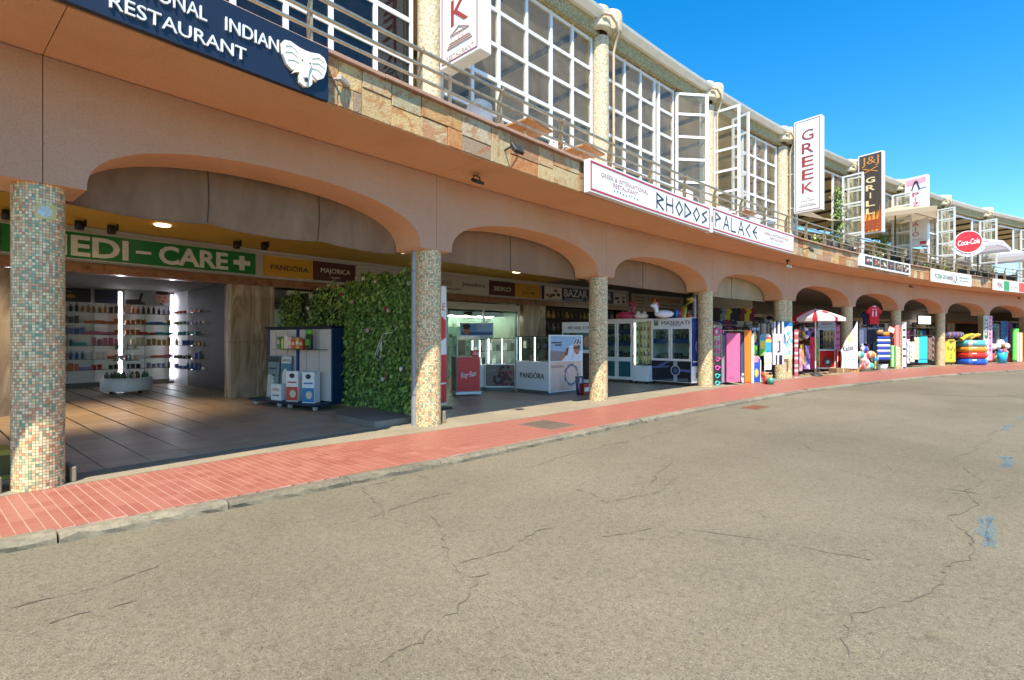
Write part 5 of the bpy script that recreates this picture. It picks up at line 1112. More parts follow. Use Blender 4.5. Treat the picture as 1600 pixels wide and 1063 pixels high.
b = MB(CUR); b.box(10.15, 10.2, 7.0, 7.05, 1.3, 2.4); b.build('light_strip', JL, jw)
for k in range(24): 
    b = MB(CUR); s = 9.2+.165*k; z = (1.262, 1.632, 2.012)[k % 3]; b.box(s, s+.09, 8.1, 8.2, z, z+RND.uniform(.08, .2)); b.build('jewel_stand', M(RND.choice(['#d8d4c0', '#a9b0a0', '#4a4a50', '#c9b58a']), .4), jw)
# red board by the second column
def px_box(u, v, z=.12): x, y = ground(u, v, z); return x, y, y/800
t, k = at_px('red_banner', 'tall red and white banner board just right of the second column', 'banner', 690, 639, .9); b = MB(); b.bbox(-.35, .12, -.02, .02, .1, 2.5, .005); b.build('board', m_white, t)
b = MB(); b.box(-.34, .115, -.024, -.0205, .12, 1.1, 0); b.prism([(-.3, 1.25), (.1, 1.45), (.1, 1.8), (-.05, 1.9), (-.3, 1.5)], -.024, -.0205, 0); b.text('SALE', -.3, .08, 2.0, 2.15, -.0205, 0, .004); b.box(-.3, .1, -.0245, -.0225, .5, .53, 1); b.build('print', [M('#c9242f', .4), m_white], t); b = MB(); b.box(-.4, .16, -.15, .15, 0, .04); b.build('foot', m_dark, t)
# ---- plinth with red front
t, k = at_px('display_plinth', 'grey display plinth with a glossy red front and white script', 'plinth', 713, 619.5, .34); RD = M('#cf1f2d', .3, var=.05)
b = MB(); b.bbox(0, .62, 0, .56, .1, .98, .006); b.build('body', M('#a6a49e', .4), t); b = MB(); b.box(-.02, .64, -.03, .58, .04, .1); b.build('base', m_white, t); b = MB(); b.box(.02, .60, -.012, -.001, .12, .965); b.build('front_panel', RD, t)
b = MB(); b.T = Matrix.Translation((.31, 0, .52)) @ Matrix.Rotation(-.14, 4, 'Y'); b.text('Ray·Ban', -.2, .2, -.09, .09, -.013, 0, .006, .0, .3); b.build('lettering', m_white, t)
t2 = thing('glass_case', 'small glass case on the red fronted plinth', 'glass case', t.location+Vector((0, 0, .985)), .34)
for q in ((0.02, .04), (.58, .6)): b = MB(); b.box(q[0], q[1], .02, .05, 0, .5); b.box(q[0], q[1], .5, .53, 0, .5); b.build('post', m_frame, t2)
b = MB(); b.box(.04, .58, .03, .035, 0, .5); b.box(.03, .035, .05, .5, 0, .5); b.build('glass', m_greenglass, t2); b = MB(); b.box(.02, .6, .02, .53, .5, .52); b.build('lid', m_frame, t2); b = MB(); b.box(.12, .3, .3, .32, .02, .42); b.build('card', M('#5a3a34', .5), t2)
t2 = thing('gift_box', 'red cut-out price cube on the corner of the red fronted plinth', 'price cube', t.location+Vector((.46, .14, .985)), .34); b = MB(); b.bbox(-.1, .1, -.05, .05, 0, .16, .01); b.build('cube', RD, t2); b = MB(); b.text('-50', -.08, .08, .04, .12, -.051, 0, .003); b.build('print', m_white, t2)
# ---- counters
def counter(name, lab, u0, v0, u1, v1, depth, hb, hg, facem):
    x0, y0 = ground(u0, v0); x1, y1 = ground(u1, v1); L = math.hypot(x1-x0, y1-y0); t = thing(name, lab, 'counter', (x0, y0, .12), math.atan2(y1-y0, x1-x0))
    b = MB(); b.bbox(0, L, 0, depth, .1, hb, .006); b.build('cabinet', m_white, t); b = MB(); b.box(.03, L-.03, .03, depth-.03, .0, .1); b.build('plinth_base', M('#6a6864', .5), t)
    b = MB(); b.box(.0, L, .0, .006, hb+.01, hg-.02); b.box(0, .006, .01, depth-.01, hb+.01, hg-.02); b.build('glass', m_greenglass, t)
    for x in (0.0, L-.02): b = MB(); b.box(x, x+.02, .008, .03, hb, hg-.02); b.box(x, x+.02, depth-.03, depth, hb, hg-.02); b.build('post', m_frame, t)
    b = MB(); b.box(-.005, L+.005, -.005, depth, hg-.02, hg); b.build('top', M('#3a3836', .3), t); b = MB(); b.box(.02, L-.02, .05, depth-.04, (hb+hg)/2, (hb+hg)/2+.01); b.build('glass_shelf', m_shelf, t)
    b = MB(); b.box(.02, L-.02, depth-.03, depth-.015, hb, hg-.03); b.build('back_board', M('#c9c4b4', .5), t)
    for x in (L*.1, L*.55): b = MB(); b.box(x, x+.02, .04, .06, hb+.02, hg-.03); b.build('led_strip', emit('#f4f6ff', 6), t)
    for q in range(7):
        b = MB(); x = .08+(L-.2)*q/6; zz = hb+.004 if q % 2 else (hb+hg)/2+.012; b.box(x, x+.1, .2+.1*(q % 3), .26+.1*(q % 3), zz, zz+RND.uniform(.1, .22)); b.build('jewel_card', M(RND.choice(['#5a3a34', '#d8d0c0', '#2a2c34', '#8a7a6a', '#c9b8a0']), .5), t)
    return t, L
t, L = counter('jewellery_counter', 'white glass topped counter at the back with pale front, left of the roses counter', 735, 611, 760, 611, .6, .72, 1.42, m_white)
t, L = counter('jewellery_counter', 'glass topped counter with dark red roses pictured on its front', 758, 611.5, 805, 611.5, .6, .74, 1.46, m_white)
b = MB(); b.box(.02, L-.02, -.004, -.001, .14, .72, 0)
for q in range(34): cx, cz = L*.62+RND.gauss(0, L*.16), .4+RND.gauss(0, .14); b.prism(blob(max(.1, min(L-.1, cx)), max(.2, min(.66, cz)), .055, .05, 8), -.006-.0006*q, -.0041, 1+q % 3)
b.text('LUXURY', .06, .3, .52, .6, -.004, 4, .003); b.build('picture', [M('#6a645e', .4), M('#5a1a22', .5), M('#7d2a30', .5), M('#3a2024', .5), M('#9a948c', .5)], t)
t, L = counter('jewellery_counter', 'white corner counter with large dark lettering on its front, before the third column', 806, 613, 857, 618, 1.40, .84, 1.5, m_white)
b = MB(); b.text('PANDÒRA', .16, L-.14, .40, .58, -.001, 0, .006, .005); b.build('lettering', DK, t)
b = MB(); b.box(L+.008, L+.02, -.01, 1.42, .06, 1.53); b.build('end_panel', m_white, t)
def side(b, poly, lay, mi): b.add([(L+.021+.0015*lay, y, z) for y, z in poly], [tuple(range(len(poly)))], mi)
b = MB(); side(b, [(.05, .86), (1.36, .86), (1.36, 1.5), (.05, 1.5)], 0, 0); side(b, [(.05, .08), (1.36, .08), (1.36, .84), (.05, .84)], 0, 1); side(b, [(.05, .86), (1.36, .86), (1.36, 1.0), (.6, 1.1), (.05, 1.13)], 1, 2)
side(b, [(.5, .86), (1.36, .86), (1.36, 1.08), (1.2, 1.2), (.95, 1.27), (.78, 1.22), (.62, 1.05)], 2, 3); side(b, [(.36, .86), (.5, .86), (.78, 1.05), (.7, 1.12)], 3, 4); side(b, [(.62, 1.02), (.72, 1.18), (.82, 1.22), (.74, 1.0)], 3, 5); side(b, [(.9, .9), (1.0, 1.1), (1.06, 1.1), (.98, .88)], 3, 6)
side(b, [(.98, 1.2), (1.02, 1.31), (1.28, 1.29), (1.3, 1.15), (1.22, 1.03), (1.12, 1.02), (1.02, 1.1)], 4, 4); side(b, [(1.1, 1.05), (1.24, 1.06), (1.2, 1.02)], 5, 5); side(b, [(1.0, 1.2), (1.27, 1.24), (1.3, 1.2), (1.2, 1.16), (1.04, 1.16)], 5, 5)
side(b, [(.96, 1.26), (1.0, 1.38), (1.1, 1.46), (1.22, 1.47), (1.32, 1.4), (1.345, 1.28), (1.15, 1.27)], 6, 6); side(b, [(1.0, 1.3), (1.1, 1.43), (1.15, 1.43), (1.06, 1.3)], 7, 5); side(b, [(1.12, 1.3), (1.2, 1.44), (1.25, 1.42), (1.2, 1.3)], 7, 5); side(b, [(1.25, 1.3), (1.28, 1.4), (1.32, 1.36), (1.31, 1.3)], 7, 5)
side(b, [(.09, 1.31), (.5, 1.31), (.5, 1.35), (.09, 1.35)], 1, 5); side(b, [(.22, 1.25), (.5, 1.25), (.5, 1.29), (.22, 1.29)], 1, 5)
for q in range(20):
    a, a2 = 2*PI*q/20, 2*PI*(q+1)/20; f = lambda r, w: (.92+r*math.cos(w), .48+r*.95*math.sin(w)); side(b, [f(.24, a), f(.28+.02*(q % 3), a), f(.28+.02*(q % 3), a2), f(.24, a2)], 1, 7)
for q in range(9): a = 2*PI*q/9; side(b, blob(.92+.27*math.cos(a), .48+.26*math.sin(a), .045, .045, 8), 2+q % 2, 7)
b.build('picture', [M('#8fb0d0', .4), M('#dcb8a8', .4), M('#8a7a80', .4), M('#d8dce8', .4), M('#b5744e', .5), M('#2a3450', .4), M('#c4ccd8', .4), M('#6a7084', .4)], t)
tt = MB(); v, f, _ = text_mesh('PANDORA'); tt.add([(L+.0225, .1+p[0]*.5, .68+p[1]*.07) for p in v], f); tt.build('lettering', DK, t)
t, k = at_px('framed_poster', 'small framed dark portrait leaning at the foot of the white corner counter', 'poster', 908, 617.5, .6); b = MB(); b.T = Matrix.Rotation(-.12, 4, 'X'); b.bbox(-.13, .13, 0, .03, 0, .48, .006); b.build('frame', M('#232440', .4), t); b = MB(); b.T = Matrix.Rotation(-.12, 4, 'X'); b.prism([(-.04, .05), (.06, .05), (.08, .25), (.05, .33), (.06, .42), (0, .44), (-.02, .36), (-.08, .25)], -.004, -.001); b.build('print', M('#b5a8b0', .5), t)
t, k = at_px('red_box', 'dark red box on the floor behind the third column', 'box', 917, 618, .6); b = MB(); b.bbox(-.1, .14, 0, .3, 0, .3, .01); b.build('carton', M('#9a2a22', .5), t); b = MB(); b.box(-.08, .1, -.004, -.001, .1, .2); b.build('print', IV, t)
# advertising board with a face and sea
x, y = ground(743, 610); t = thing('advert_board', 'wide advertising board of a face in sunglasses before a blue sea, above the counters', 'advert', (x, y+.5, 1.53), .02); k = (y+.5)/800; w, h = 52*k, 24*k
b = MB(); b.bbox(-w/2, w/2, 0, .05, -.02, h+.04, .005); b.build('board', M('#d0d4d8', .4), t); b = MB(); b.box(-w*.48, w*.48, -.004, -.001, h*.3, h*1.02, 0); b.box(-w*.48, w*.48, -.006, -.0045, h*.3, h*.48, 1); b.prism(blob(-w*.3, h*.66, w*.1, h*.33), -.008, -.0065, 2); b.prism(blob(-w*.3, h*.88, w*.12, h*.16), -.010, -.0085, 3); b.box(-w*.38, -w*.22, -.012, -.0105, h*.68, h*.78, 3); b.box(0, w*.48, -.0075, -.0062, h*.55, h*1.02, 4); b.build('print', [M('#6a9ac8', .35), M('#24508f', .35), M('#b5744e', .5), M('#3a2430', .5), M('#8fb4d4', .35)], t)
# ---- watch cabinets
def cab_frame(name, lab, u0, v0, u1, v1, depth, h, cat='cabinet'):
    x0, y0 = ground(u0, v0); x1, y1 = ground(u1, v1); L = math.hypot(x1-x0, y1-y0); a = math.atan2(y1-y0, x1-x0); t = thing(name, lab, cat, (x0, y0, .12), a); t['L'] = L; return t, L, a
def glazed_cabinet(t, L, D, H, zl, zh, cols, tiers, lower, shelfm):
    b = MB(); b.box(0, L, .02, D, .1, zl); b.box(0, L, .02, D, zh, H); b.box(0, .05, .02, D, zl, zh); b.box(L-.05, L, .02, D, zl, zh); b.box(.05, L-.05, D-.04, D, zl, zh); b.build('carcass', m_white, t)
    n = cols; w = L/n
    for i in range(n):
        x0, x1 = i*w+.01, (i+1)*w-.01; b = MB(); b.box(x0, x0+.06, 0, .018, zl, zh); b.box(x1-.06, x1, 0, .018, zl, zh); b.box(x0+.06, x1-.06, 0, .018, zl, zl+.06); b.box(x0+.06, x1-.06, 0, .018, zh-.06, zh); d = b.build('door', m_white, t); b = MB(); b.box(x0+.06, x1-.06, .007, .011, zl+.06, zh-.06); b.build('pane', m_greenglass, d)
        b = MB(); b.box(x1-.05, x1-.03, -.012, -.0005, (zl+zh)/2-.1, (zl+zh)/2+.1); b.build('handle', m_steel, d)
    for j in range(tiers):
        z = zl+.02+(zh-zl)*j/tiers; b = MB(); b.box(.055, L-.055, .06, D-.05, z, z+.02+(.12 if j and shelfm is not m_white else 0)); b.build('shelf', shelfm, t)
        for q in range(int(L/.16)):
            x = .1+q*.16; hh = RND.uniform(.1, .24); zz = z+.021+(.12 if j and shelfm is not m_white else 0); b = MB(); b.bbox(x, x+.11, .15, .23, zz, zz+hh, .01); o = b.build('watch_box', M(RND.choice(['#23242c', '#3a3a40', '#5a4a3c', '#1a1c24', '#7d6a50']), .35), t); b = MB(); b.torus((x+.055, .14, zz+hh*.5), .03, .009, 10, 5, 0, 'y'); b.build('watch', m_steel, o)
    for x in (.1, L-.1): b = MB(); b.sphere((x, .08, .05), .05, 8, 6); b.build('castor', m_dark, t)
t, L, a = cab_frame('watch_cabinet', 'white header cabinet with posters of models, far behind the third column', 878, 602, 934, 604, .5, 1.9)
b = MB(); b.bbox(0, L, 0, .5, .08, 1.95, .01); b.build('body', m_white, t); b = MB(); b.box(.04, L-.04, -.004, -.001, 1.1, 1.62, 0); b.prism(blob(L*.3, 1.4, .12, .17), -.006, -.0045, 1); b.prism(blob(L*.3, 1.52, .14, .1), -.008, -.0065, 2); b.prism(blob(L*.72, 1.36, .13, .18), -.006, -.0045, 1); b.box(.04, L-.04, -.004, -.001, .2, 1.0, 2); b.text('MICHAEL KORS', .2, L-.2, 1.72, 1.82, -.001, 3, .004); b.build('print', [M('#4a6a68', .4), M('#b58a68', .5), M('#4a3428', .5), DK], t)
t, L, a = cab_frame('watch_cabinet', 'tall white cabinet with glazed doors and teal lower panels right of the third column', 940, 596, 988, 599, .5, 2.1); glazed_cabinet(t, L, .5, 2.1, .78, 2.0, 2, 3, None, M('#2a3a78', .5))
b = MB(); w = L/2
for i in (0, 1): b.box(i*w+.08, (i+1)*w-.08, .005, .0185, .2, .7)
b.build('lower_panel', M('#1f5a6a', .4), t)
t, L, a = cab_frame('glass_tower', 'narrow glass display tower with gold lit shelves between two white cabinets', 988.5, 599, 1012, 600.5, .45, 2.1)
b = MB(); b.box(0, L, .0, .45, .08, .58); b.box(0, L, 0, .45, 2.0, 2.08); b.build('body', m_white, t); b = MB(); b.box(.02, L-.02, .42, .44, .6, 2.0); b.build('back_panel', M('#b5a884', .3), t); b = MB(); b.box(.02, L-.02, .004, .008, .6, 1.99); b.build('glass', m_greenglass, t)
for x in (0, L-.02): b = MB(); b.box(x, x+.02, 0, .02, .58, 2.0); b.build('post', m_steel, t)
b = MB(); b.box(.06, .08, .03, .05, .62, 1.95); b.build('led_strip', emit('#fff4d8', 5), t)
for j in range(5):
    z = .62+.27*j; b = MB(); b.box(.02, L-.02, .03, .41, z, z+.01); b.build('glass_shelf', m_shelf, t)
    for q in range(4): b = MB(); x = .06+(L-.16)*q/3; b.lathe([(.03, 0), (.035, .05), (.012, .12), (0, .13)], x, .2, z+.011, 8); b.build('trinket', M(RND.choice(['#8a6a3a', '#3a3a3a', '#b5a88a', '#5a4a3a']), .3, .4), t)
for x in (.08, L-.08): b = MB(); b.sphere((x, .1, .04), .04, 8, 6); b.build('castor', m_dark, t)
t, L, a = cab_frame('watch_cabinet', 'white watch cabinet with trident header and blue end panel by the fourth column', 1017, 599.5, 1080, 604.3, .82, 2.08); D = .82
glazed_cabinet(t, L, D, 2.08, .76, 1.80, 2, 2, None, M('#24408a', .5))
b = MB(); b.text('MASERATI', L*.27, L*.95, 1.87, 1.99, .019, 0, .006, .0); X = L*.13
for dx in (-.06, 0, .06): b.stroke([(X+dx, 1.88), (X+dx, 2.02)], .018, .019)
b.stroke([(X-.06, 1.9), (X, 1.86), (X+.06, 1.9)], .018, .019); b.stroke([(X-.04, 1.93), (X+.04, 1.93)], .014, .0185); b.text('WATCHES', L*.48, L*.75, 1.825, 1.852, .019, 0, .004); b.build('lettering', M('#2a3a4a', .4), t)
b = MB(); b.box(.02, L-.02, .008, .0195, .12, .75, 0); b.prism([(.05, .5), (L*.45, .56), (L*.45, .6), (.08, .56)], .005, .0075, 1); b.prism([(L*.18, .52), (L*.5, .74), (L*.4, .74), (L*.12, .55)], .003, .0045, 1); b.prism([(L*.7, .44), (L-.03, .42), (L-.03, .5), (L*.7, .5)], .005, .0075, 1)
for r, mi in ((.165, 2), (.13, 3), (.08, 4)): b.prism(blob(L*.62, .46, r, r, 24), .004-.0022*(.2-r)*20, .0075, mi)
b.prism([(L*.57, .12), (L*.67, .12), (L*.66, .3), (L*.58, .3)], .003, .0075, 2); b.prism([(L*.58, .6), (L*.66, .6), (L*.67, .74), (L*.57, .74)], .003, .0075, 2); b.prism([(L*.2, .15), (L*.5, .2), (L-.1, .24), (L-.1, .13), (L*.2, .12)], .0055, .0075, 5); b.build('picture', [M('#1a1c24', .35), M('#5a68a8', .4), M('#b0b4bc', .3), M('#232a44', .4), M('#4a5a8a', .4), M('#5a6070', .4)], t)
b = MB()
def endp(poly, lay, mi): b.add([(L+.001+.0015*lay, y, z) for y, z in poly], [tuple(range(len(poly)))], mi)
endp([(.03, .6), (.80, .6), (.80, 2.06), (.03, 2.06)], 1, 0); endp([(.03, .1), (.80, .1), (.80, .6), (.03, .6)], 1, 1)
for q in range(26): endp(blob(RND.uniform(.1, .73), 1.7+RND.random()*.32, .03, .03, 6), 2+q % 3, 2)
endp(blob(.42, 1.2, .19, .2, 16), 2, 3); endp(blob(.42, 1.2, .13, .14, 16), 3, 0); endp([(.34, 1.38), (.5, 1.38), (.48, 1.55), (.36, 1.55)], 2, 3); endp([(.36, .86), (.48, .86), (.5, 1.02), (.34, 1.02)], 2, 3); endp([(.1, .72), (.7, .72), (.7, .76), (.1, .76)], 2, 1); endp([(.25, .25), (.6, .25), (.6, .4), (.25, .4)], 2, 4)
b.build('end_picture', [M('#2a3f7d', .35, var=.2), m_white, M('#5a76b0', .4), M('#a8b0c4', .3), M('#8a8c94', .4)], t)
top = lambda u, n, vb: (lambda q: (q[1], q[2], 1.52+(531.5-vb)/800*q[2]))(line_at(u, n))
# ---- inflatables standing on the cabinets
def wb(*c): return [M(x, .25, var=.04) for x in c]
def on_top(name, lab, u, n, z, yaw=0): s, x, y = line_at(u, n); return thing(name, lab, 'inflatable', (x, y, z), yaw, 'inflatable beach toys on the cabinets')
t = on_top('inflatable_flamingo', 'magenta inflatable flamingo on the white glazed cabinet', 978, -2.4, 2.225); b = MB(); b.torus((0, 0, .1), .25, .1, 20, 8); b.build('ring', wb('#b03058'), t); b = MB(); b.tube([(.18, 0, .12), (.26, 0, .4), (.2, 0, .55), (.12, 0, .5)], .06, 8); b.build('neck', wb('#b03058'), t)
t = on_top('inflatable_unicorn', 'white inflatable unicorn with a horn on the trident cabinet', 1038, -1.0, 2.205); b = MB(); b.sphere((0, 0, .12), .16, 14, 8, sc=(1.9, .8, .75)); b.build('body', wb('#dcdce4'), t); b = MB(); b.tube([(-.22, 0, .15), (-.28, 0, .35)], .07, 8); b.sphere((-.32, 0, .38), .08, 10, 6, sc=(1.4, .8, .8)); b.build('head', wb('#e4e4ea'), t); b = MB(); b.tube([(-.3, 0, .44), (-.28, 0, .6)], .025, 7, r1=.004); b.build('horn', wb('#d8a84a'), t); b = MB(); b.sphere((-.24, 0, .45), .05, 8, 5); b.sphere((-.2, 0, .36), .05, 8, 5); b.build('mane', wb('#d88aa8'), t)
t = on_top('inflatable_cube', 'blue and pink inflatable armband pair on the trident cabinet', 1058, -.85, 2.205); b = MB(); b.tube([(-.08, 0, .14), (.0, 0, .14)], .13, 12); b.build('armband', wb('#3a78b8'), t); b = MB(); b.tube([(.02, 0, .14), (.1, 0, .14)], .13, 12); b.build('armband', wb('#b83a68'), t)
t = on_top('inflatable_dinosaur', 'yellow inflatable long necked dinosaur leaning over the trident cabinet', 1072, -.9, 2.205); b = MB(); b.tube([(-.12, 0, 0), (-.06, 0, .35), (.08, 0, .55), (.2, 0, .6)], .1, 10, r1=.07); b.build('neck', wb('#c9a83a'), t); b = MB(); b.sphere((.14, 0, .62), .1, 10, 7, sc=(1.4, .9, .8)); b.build('head', wb('#c9a83a'), t); b = MB(); b.sphere((.16, -.07, .66), .025, 8, 5); b.build('eye', wb('#e8e4dc'), t)
t = on_top('inflatable_float', 'white folded inflatable float on the glass tower', 1002, -1.7, 2.205); b = MB(); b.sphere((0, 0, .08), .12, 12, 6, sc=(1.9, 1, .7)); b.sphere((-.1, 0, .16), .07, 8, 6); b.sphere((.1, 0, .16), .07, 8, 6); b.build('float_body', wb('#d8ccc0'), t)
t = on_top('inflatable_ball', 'small orange inflatable on the back of the trident cabinet', 1076, -1.3, 2.205); b = MB(); b.sphere((0, 0, .11), .11, 12, 8); b.build('ball_body', wb('#c9602a'), t); b = MB(); b.tube([(0, 0, .21), (0, 0, .24)], .02, 8); b.build('valve', wb('#e0d8c8'), t)

# ================================================================== THE BEACH SHOPS
def HG(u0, u1, vt, vb, n):
    s, x, y = line_at((u0+u1)/2, n); k = y/800; return s, x, y, 1.52+(531.5-vb)*k, (u1-u0)*k, (vb-vt)*k
def towel(lab, u0, u1, vt, vb, n, cols, pat=None, name='beach_towel', cat='towel', grp='towels and cloths hanging in the beach shops', nx=10, nz=20, amp=.02, waves=1.5, taper=0, yaw=None, curl=0):
    s, x, y, z0, w, h = HG(u0, u1, vt, vb, n); t = thing(name, lab, cat, (x, y, z0), TH(s)*.35 if yaw is None else yaw, grp)
    b = MB(); b.cloth(w*1.03, h, nx, nz, pat or (lambda u, v: 0), 0, 0, 0, amp, waves, taper, curl=curl); b.build('cloth', [M(c, .85, var=.1, scale=25) for c in cols], t)
    b = MB(); b.tube([(-w*.45, .004, h+.012), (w*.45, .004, h+.012)], .009, 6); b.tube([(0, .004, h+.01), (0, .004, h+.07), (.03, .004, h+.09)], .005, 5); b.build('hanger', m_dark, t); return t
def rack(lab, u0, u1, vt, n):
    s0, x0, y0 = line_at(u0, n); s1, x1, y1 = line_at(u1, n); z = 1.52+(531.5-vt)/800*(y0+y1)/2-.12; L = math.hypot(x1-x0, y1-y0); t = thing('clothes_rack', lab, 'clothes rack', (x0, y0, .12), math.atan2(y1-y0, x1-x0), 'metal clothes racks of the beach shops')
    b = MB(); b.tube([(0, 0, z), (L, 0, z)], .016, 6); b.build('top_rail', m_steel, t)
    for x in (0.02, L-.02): b = MB(); b.tube([(x, 0, .05), (x, 0, z)], .016, 6); b.build('post', m_steel, t); b = MB(); b.tube([(x, -.25, .03), (x, .25, .03)], .016, 6); b.build('foot', m_dark, t)
rack('metal clothes rack holding the pink and orange towels', 1130, 1178, 517, -.05); rack('metal clothes rack holding the bright dresses before the ice cream freezer', 1246, 1280, 520, -.2); rack('clothes rack left of the striped airbed', 1343, 1372, 506, -.3); rack('clothes rack with the turquoise towel', 1416, 1462, 524, -.2)
strp = lambda k, a, c: (lambda u, v: a if int(v*k) % 2 else c)
# strip of goggles in clear film
s, x, y, z0, w, h = HG(1114, 1129, 508, 604, .1); t = thing('hanging_strip', 'tall clear plastic strip of pink and teal swim goggles beside the fourth column', 'goggles strip', (x, y, z0), .2)
b = MB(); b.box(-w/2, w/2, .02, .024, .0, h); b.build('film', m_film, t); b = MB(); b.tube([(-w/2, .02, 0), (-w/2, .02, h), (-w*.3, .02, h+.06), (w*.3, .02, h+.06), (w/2, .02, h), (w/2, .02, 0)], .008, 5); b.tube([(-w*.6, -.15, .02), (w*.6, -.15, .02), (w*.6, .2, .02), (-w*.6, .2, .02), (-w*.6, -.15, .02)], .008, 5); b.build('wire_frame', m_steel, t)
for i, (f, c, r) in enumerate(((.88, '#d8488a', .10), (.70, '#d8488a', .06), (.57, '#d85a9a', .06), (.43, '#c94a9a', .06), (.29, '#d048a0', .06), (.16, '#3ab0a8', .06), (.04, '#4ab8b0', .06))):
    b = MB(); b.torus((-.02, .0, h*f+.02), r, r*.35, 14, 6, 0, 'y'); b.sphere((r*1.1, 0, h*f+.04), r*.5, 8, 5); b.build('goggles', M(c, .35), t)
towel('lilac grey towel beside the goggles strip', 1127, 1135, 524, 598, .1, ['#9a90a8'])
towel('large pink towel with small dark lettering near its hem', 1134, 1158, 521, 597, .35, ['#d0648c', '#3a2434'], lambda u, v: 1 if .075 < v < .1 and .1 < u < .55 and int(u*22) % 2 else 0, nx=22, nz=44, amp=.012)
towel('narrow blue towel with white waves at its foot', 1157, 1167, 523, 598, .3, ['#2f5a86', '#d8dcdc', '#3a8ab0'], lambda u, v: (1 if int((v*14+u*2)) % 2 else 2) if v < .22 else 0)
towel('long orange towel with a red hem', 1162, 1175, 516, 601, .4, ['#d87a2a', '#b5442a'], lambda u, v: 1 if v < .07 else 0, curl=.0)
towel('white towel edge right of the orange towel', 1173, 1179, 521, 600, .38, ['#d8d4cc'])
towel('navy towel with a yellow splash motif', 1171, 1187, 512, 539, .2, ['#1f2f5a', '#d8b82f', '#d0d4d8'], lambda u, v: 1 if abs(u-.5)+.8*abs(v-.45) < .32 else (2 if v > .85 and int(u*16) % 2 else 0), nx=14, nz=18)
towel('bright green cloth below the navy towel', 1172, 1184, 540, 554, .25, ['#4aa02f', '#2f6a2a'], lambda u, v: 1 if u > .7 and v < .5 else 0)
s, x, y, z0, w, h = HG(1174, 1190, 556, 597, .35)
def board(lab, u0, u1, vt, vb, n, cols, pat, yaw=.2):
    s, x, y, z0, w, h = HG(u0, u1, vt, vb, n); t = thing('bodyboard', lab, 'bodyboard', (x, y, max(.125, z0)), yaw, 'bodyboards at the beach shops'); N = 14
    out = [(-w/2, 0), (w/2, 0), (w/2, h*.8), (w*.3, h*.96), (0, h), (-w*.3, h*.96), (-w/2, h*.8)]; b = MB(); b.prism(out, 0, .05); b.build('core', M('#d8d4c4', .5), t)
    b = MB()
    for i in range(10):
        for j in range(16):
            cx, cz = (i+.5)/10-.5, (j+.5)/16
            if cz > .8 and abs(cx) > .5-(cz-.8)*1.6: continue
            b.box((cx-.049)*w, (cx+.049)*w, -.004, -.001, (cz-.0312)*h, (cz+.0312)*h, pat(cx+.5, cz))
    b.build('print', [M(c, .35) for c in cols], t); return t
board('blue bodyboard with a yellow sun and pink clouds', 1174, 1190, 556, 597, .4, ['#2a4fb0', '#e0c03a', '#d88a9a', '#d8e0e8'], lambda u, v: 1 if (u-.5)**2+(v-.35)**2*2 < .045 else (2 if v > .75 and u < .7 else (3 if u > .9 else 0)))
board('green and yellow bodyboard behind the hanging cloths', 1187, 1197, 522, 556, .1, ['#6ac03a', '#e0d85a', '#3a9ac0'], lambda u, v: int(v*3) % 3)
board('light blue bodyboard with rainbow end', 1194, 1206, 522, 556, .1, ['#3f9ad0', '#d8d04a', '#d85a4a', '#e8ecec'], lambda u, v: 0 if v < .5 else int(v*8) % 4)
towel('white bag with pale green print at the foot of the double column', 1193, 1207, 551, 578, .35, ['#dce0d0', '#b8cc9a'], lambda u, v: 1 if .3 < v < .45 else 0, name='carrier_bag', cat='bag')
towel('beige and dark striped dresses left of the double column', 1184, 1206, 506, 531, -.2, ['#a8987f', '#3a3430', '#8a7a68', '#c4b8a0'], lambda u, v: [0, 1, 2, 0, 3, 1, 2, 0, 1][int(u*8.99)], name='striped_dresses', cat='dresses')
for i, (u, v, c, lab) in enumerate(((1195, 585, '#c9502f', 'red'), (1201, 590, '#c98a3a', 'orange'), (1198, 596, '#a83a3a', 'dark red'), (1204, 597, '#3a8a7a', 'green'))):
    t, k = at_px('toy_bucket', '%s plastic beach toy bucket in the pile by the double column' % lab, 'toy', u, 598+i, RND.random()*3, grp if False else .12, 'beach toys by the double column'); z = (598-v)*k*.7; t.location.z += max(0, z-.05); b = MB(); b.lathe([(0, 0), (.09, 0), (.12, .2), (.11, .2), (.08, .02)], seg=12); b.build('pail', M(c, .35), t); b = MB(); b.tube([(-.115, 0, .19), (-.08, 0, .28), (.08, 0, .28), (.115, 0, .19)], .008, 5); b.build('handle', IV, t)
jp = lambda u, v: 1 if (v > .72 and int(u*5.5+.5) % 2 == 0 and .05 < u < .95) or (v < .22 and int(u*7) in (2, 4, 5) and int(u*7) != 4) or (v < .22 and int(u*7) == 4) else (1 if (.30 < v < .56 and .58 < u < .68) or (.28 < v < .32 and .42 < u < .6) or (.52 < v < .55 and .42 < u < .68) or (.36 < v < .38 and .42 < u < .48) else 0)
towel('white and black striped football towel with a J emblem on the double column', 1206, 1226, 503, 570, .30, ['#c8c4d0', '#23222a'], jp, nx=28, nz=50, amp=.008)
towel('white and turquoise printed towel on the double column', 1224, 1239, 504, 561, .30, ['#dde4e6', '#6ab8d0', '#2a7ac0', '#d8d0a8', '#3a5a70'], lambda u, v: 2 if v > .9 else (3 if v < .12 else (4 if .35 < v < .7 and abs(u-.55+.15*math.sin(v*30)) < .07 else (1 if math.sin(u*9+v*13)+math.sin(v*23-u*4) > .7 else 0))), nx=20, nz=36, amp=.012)
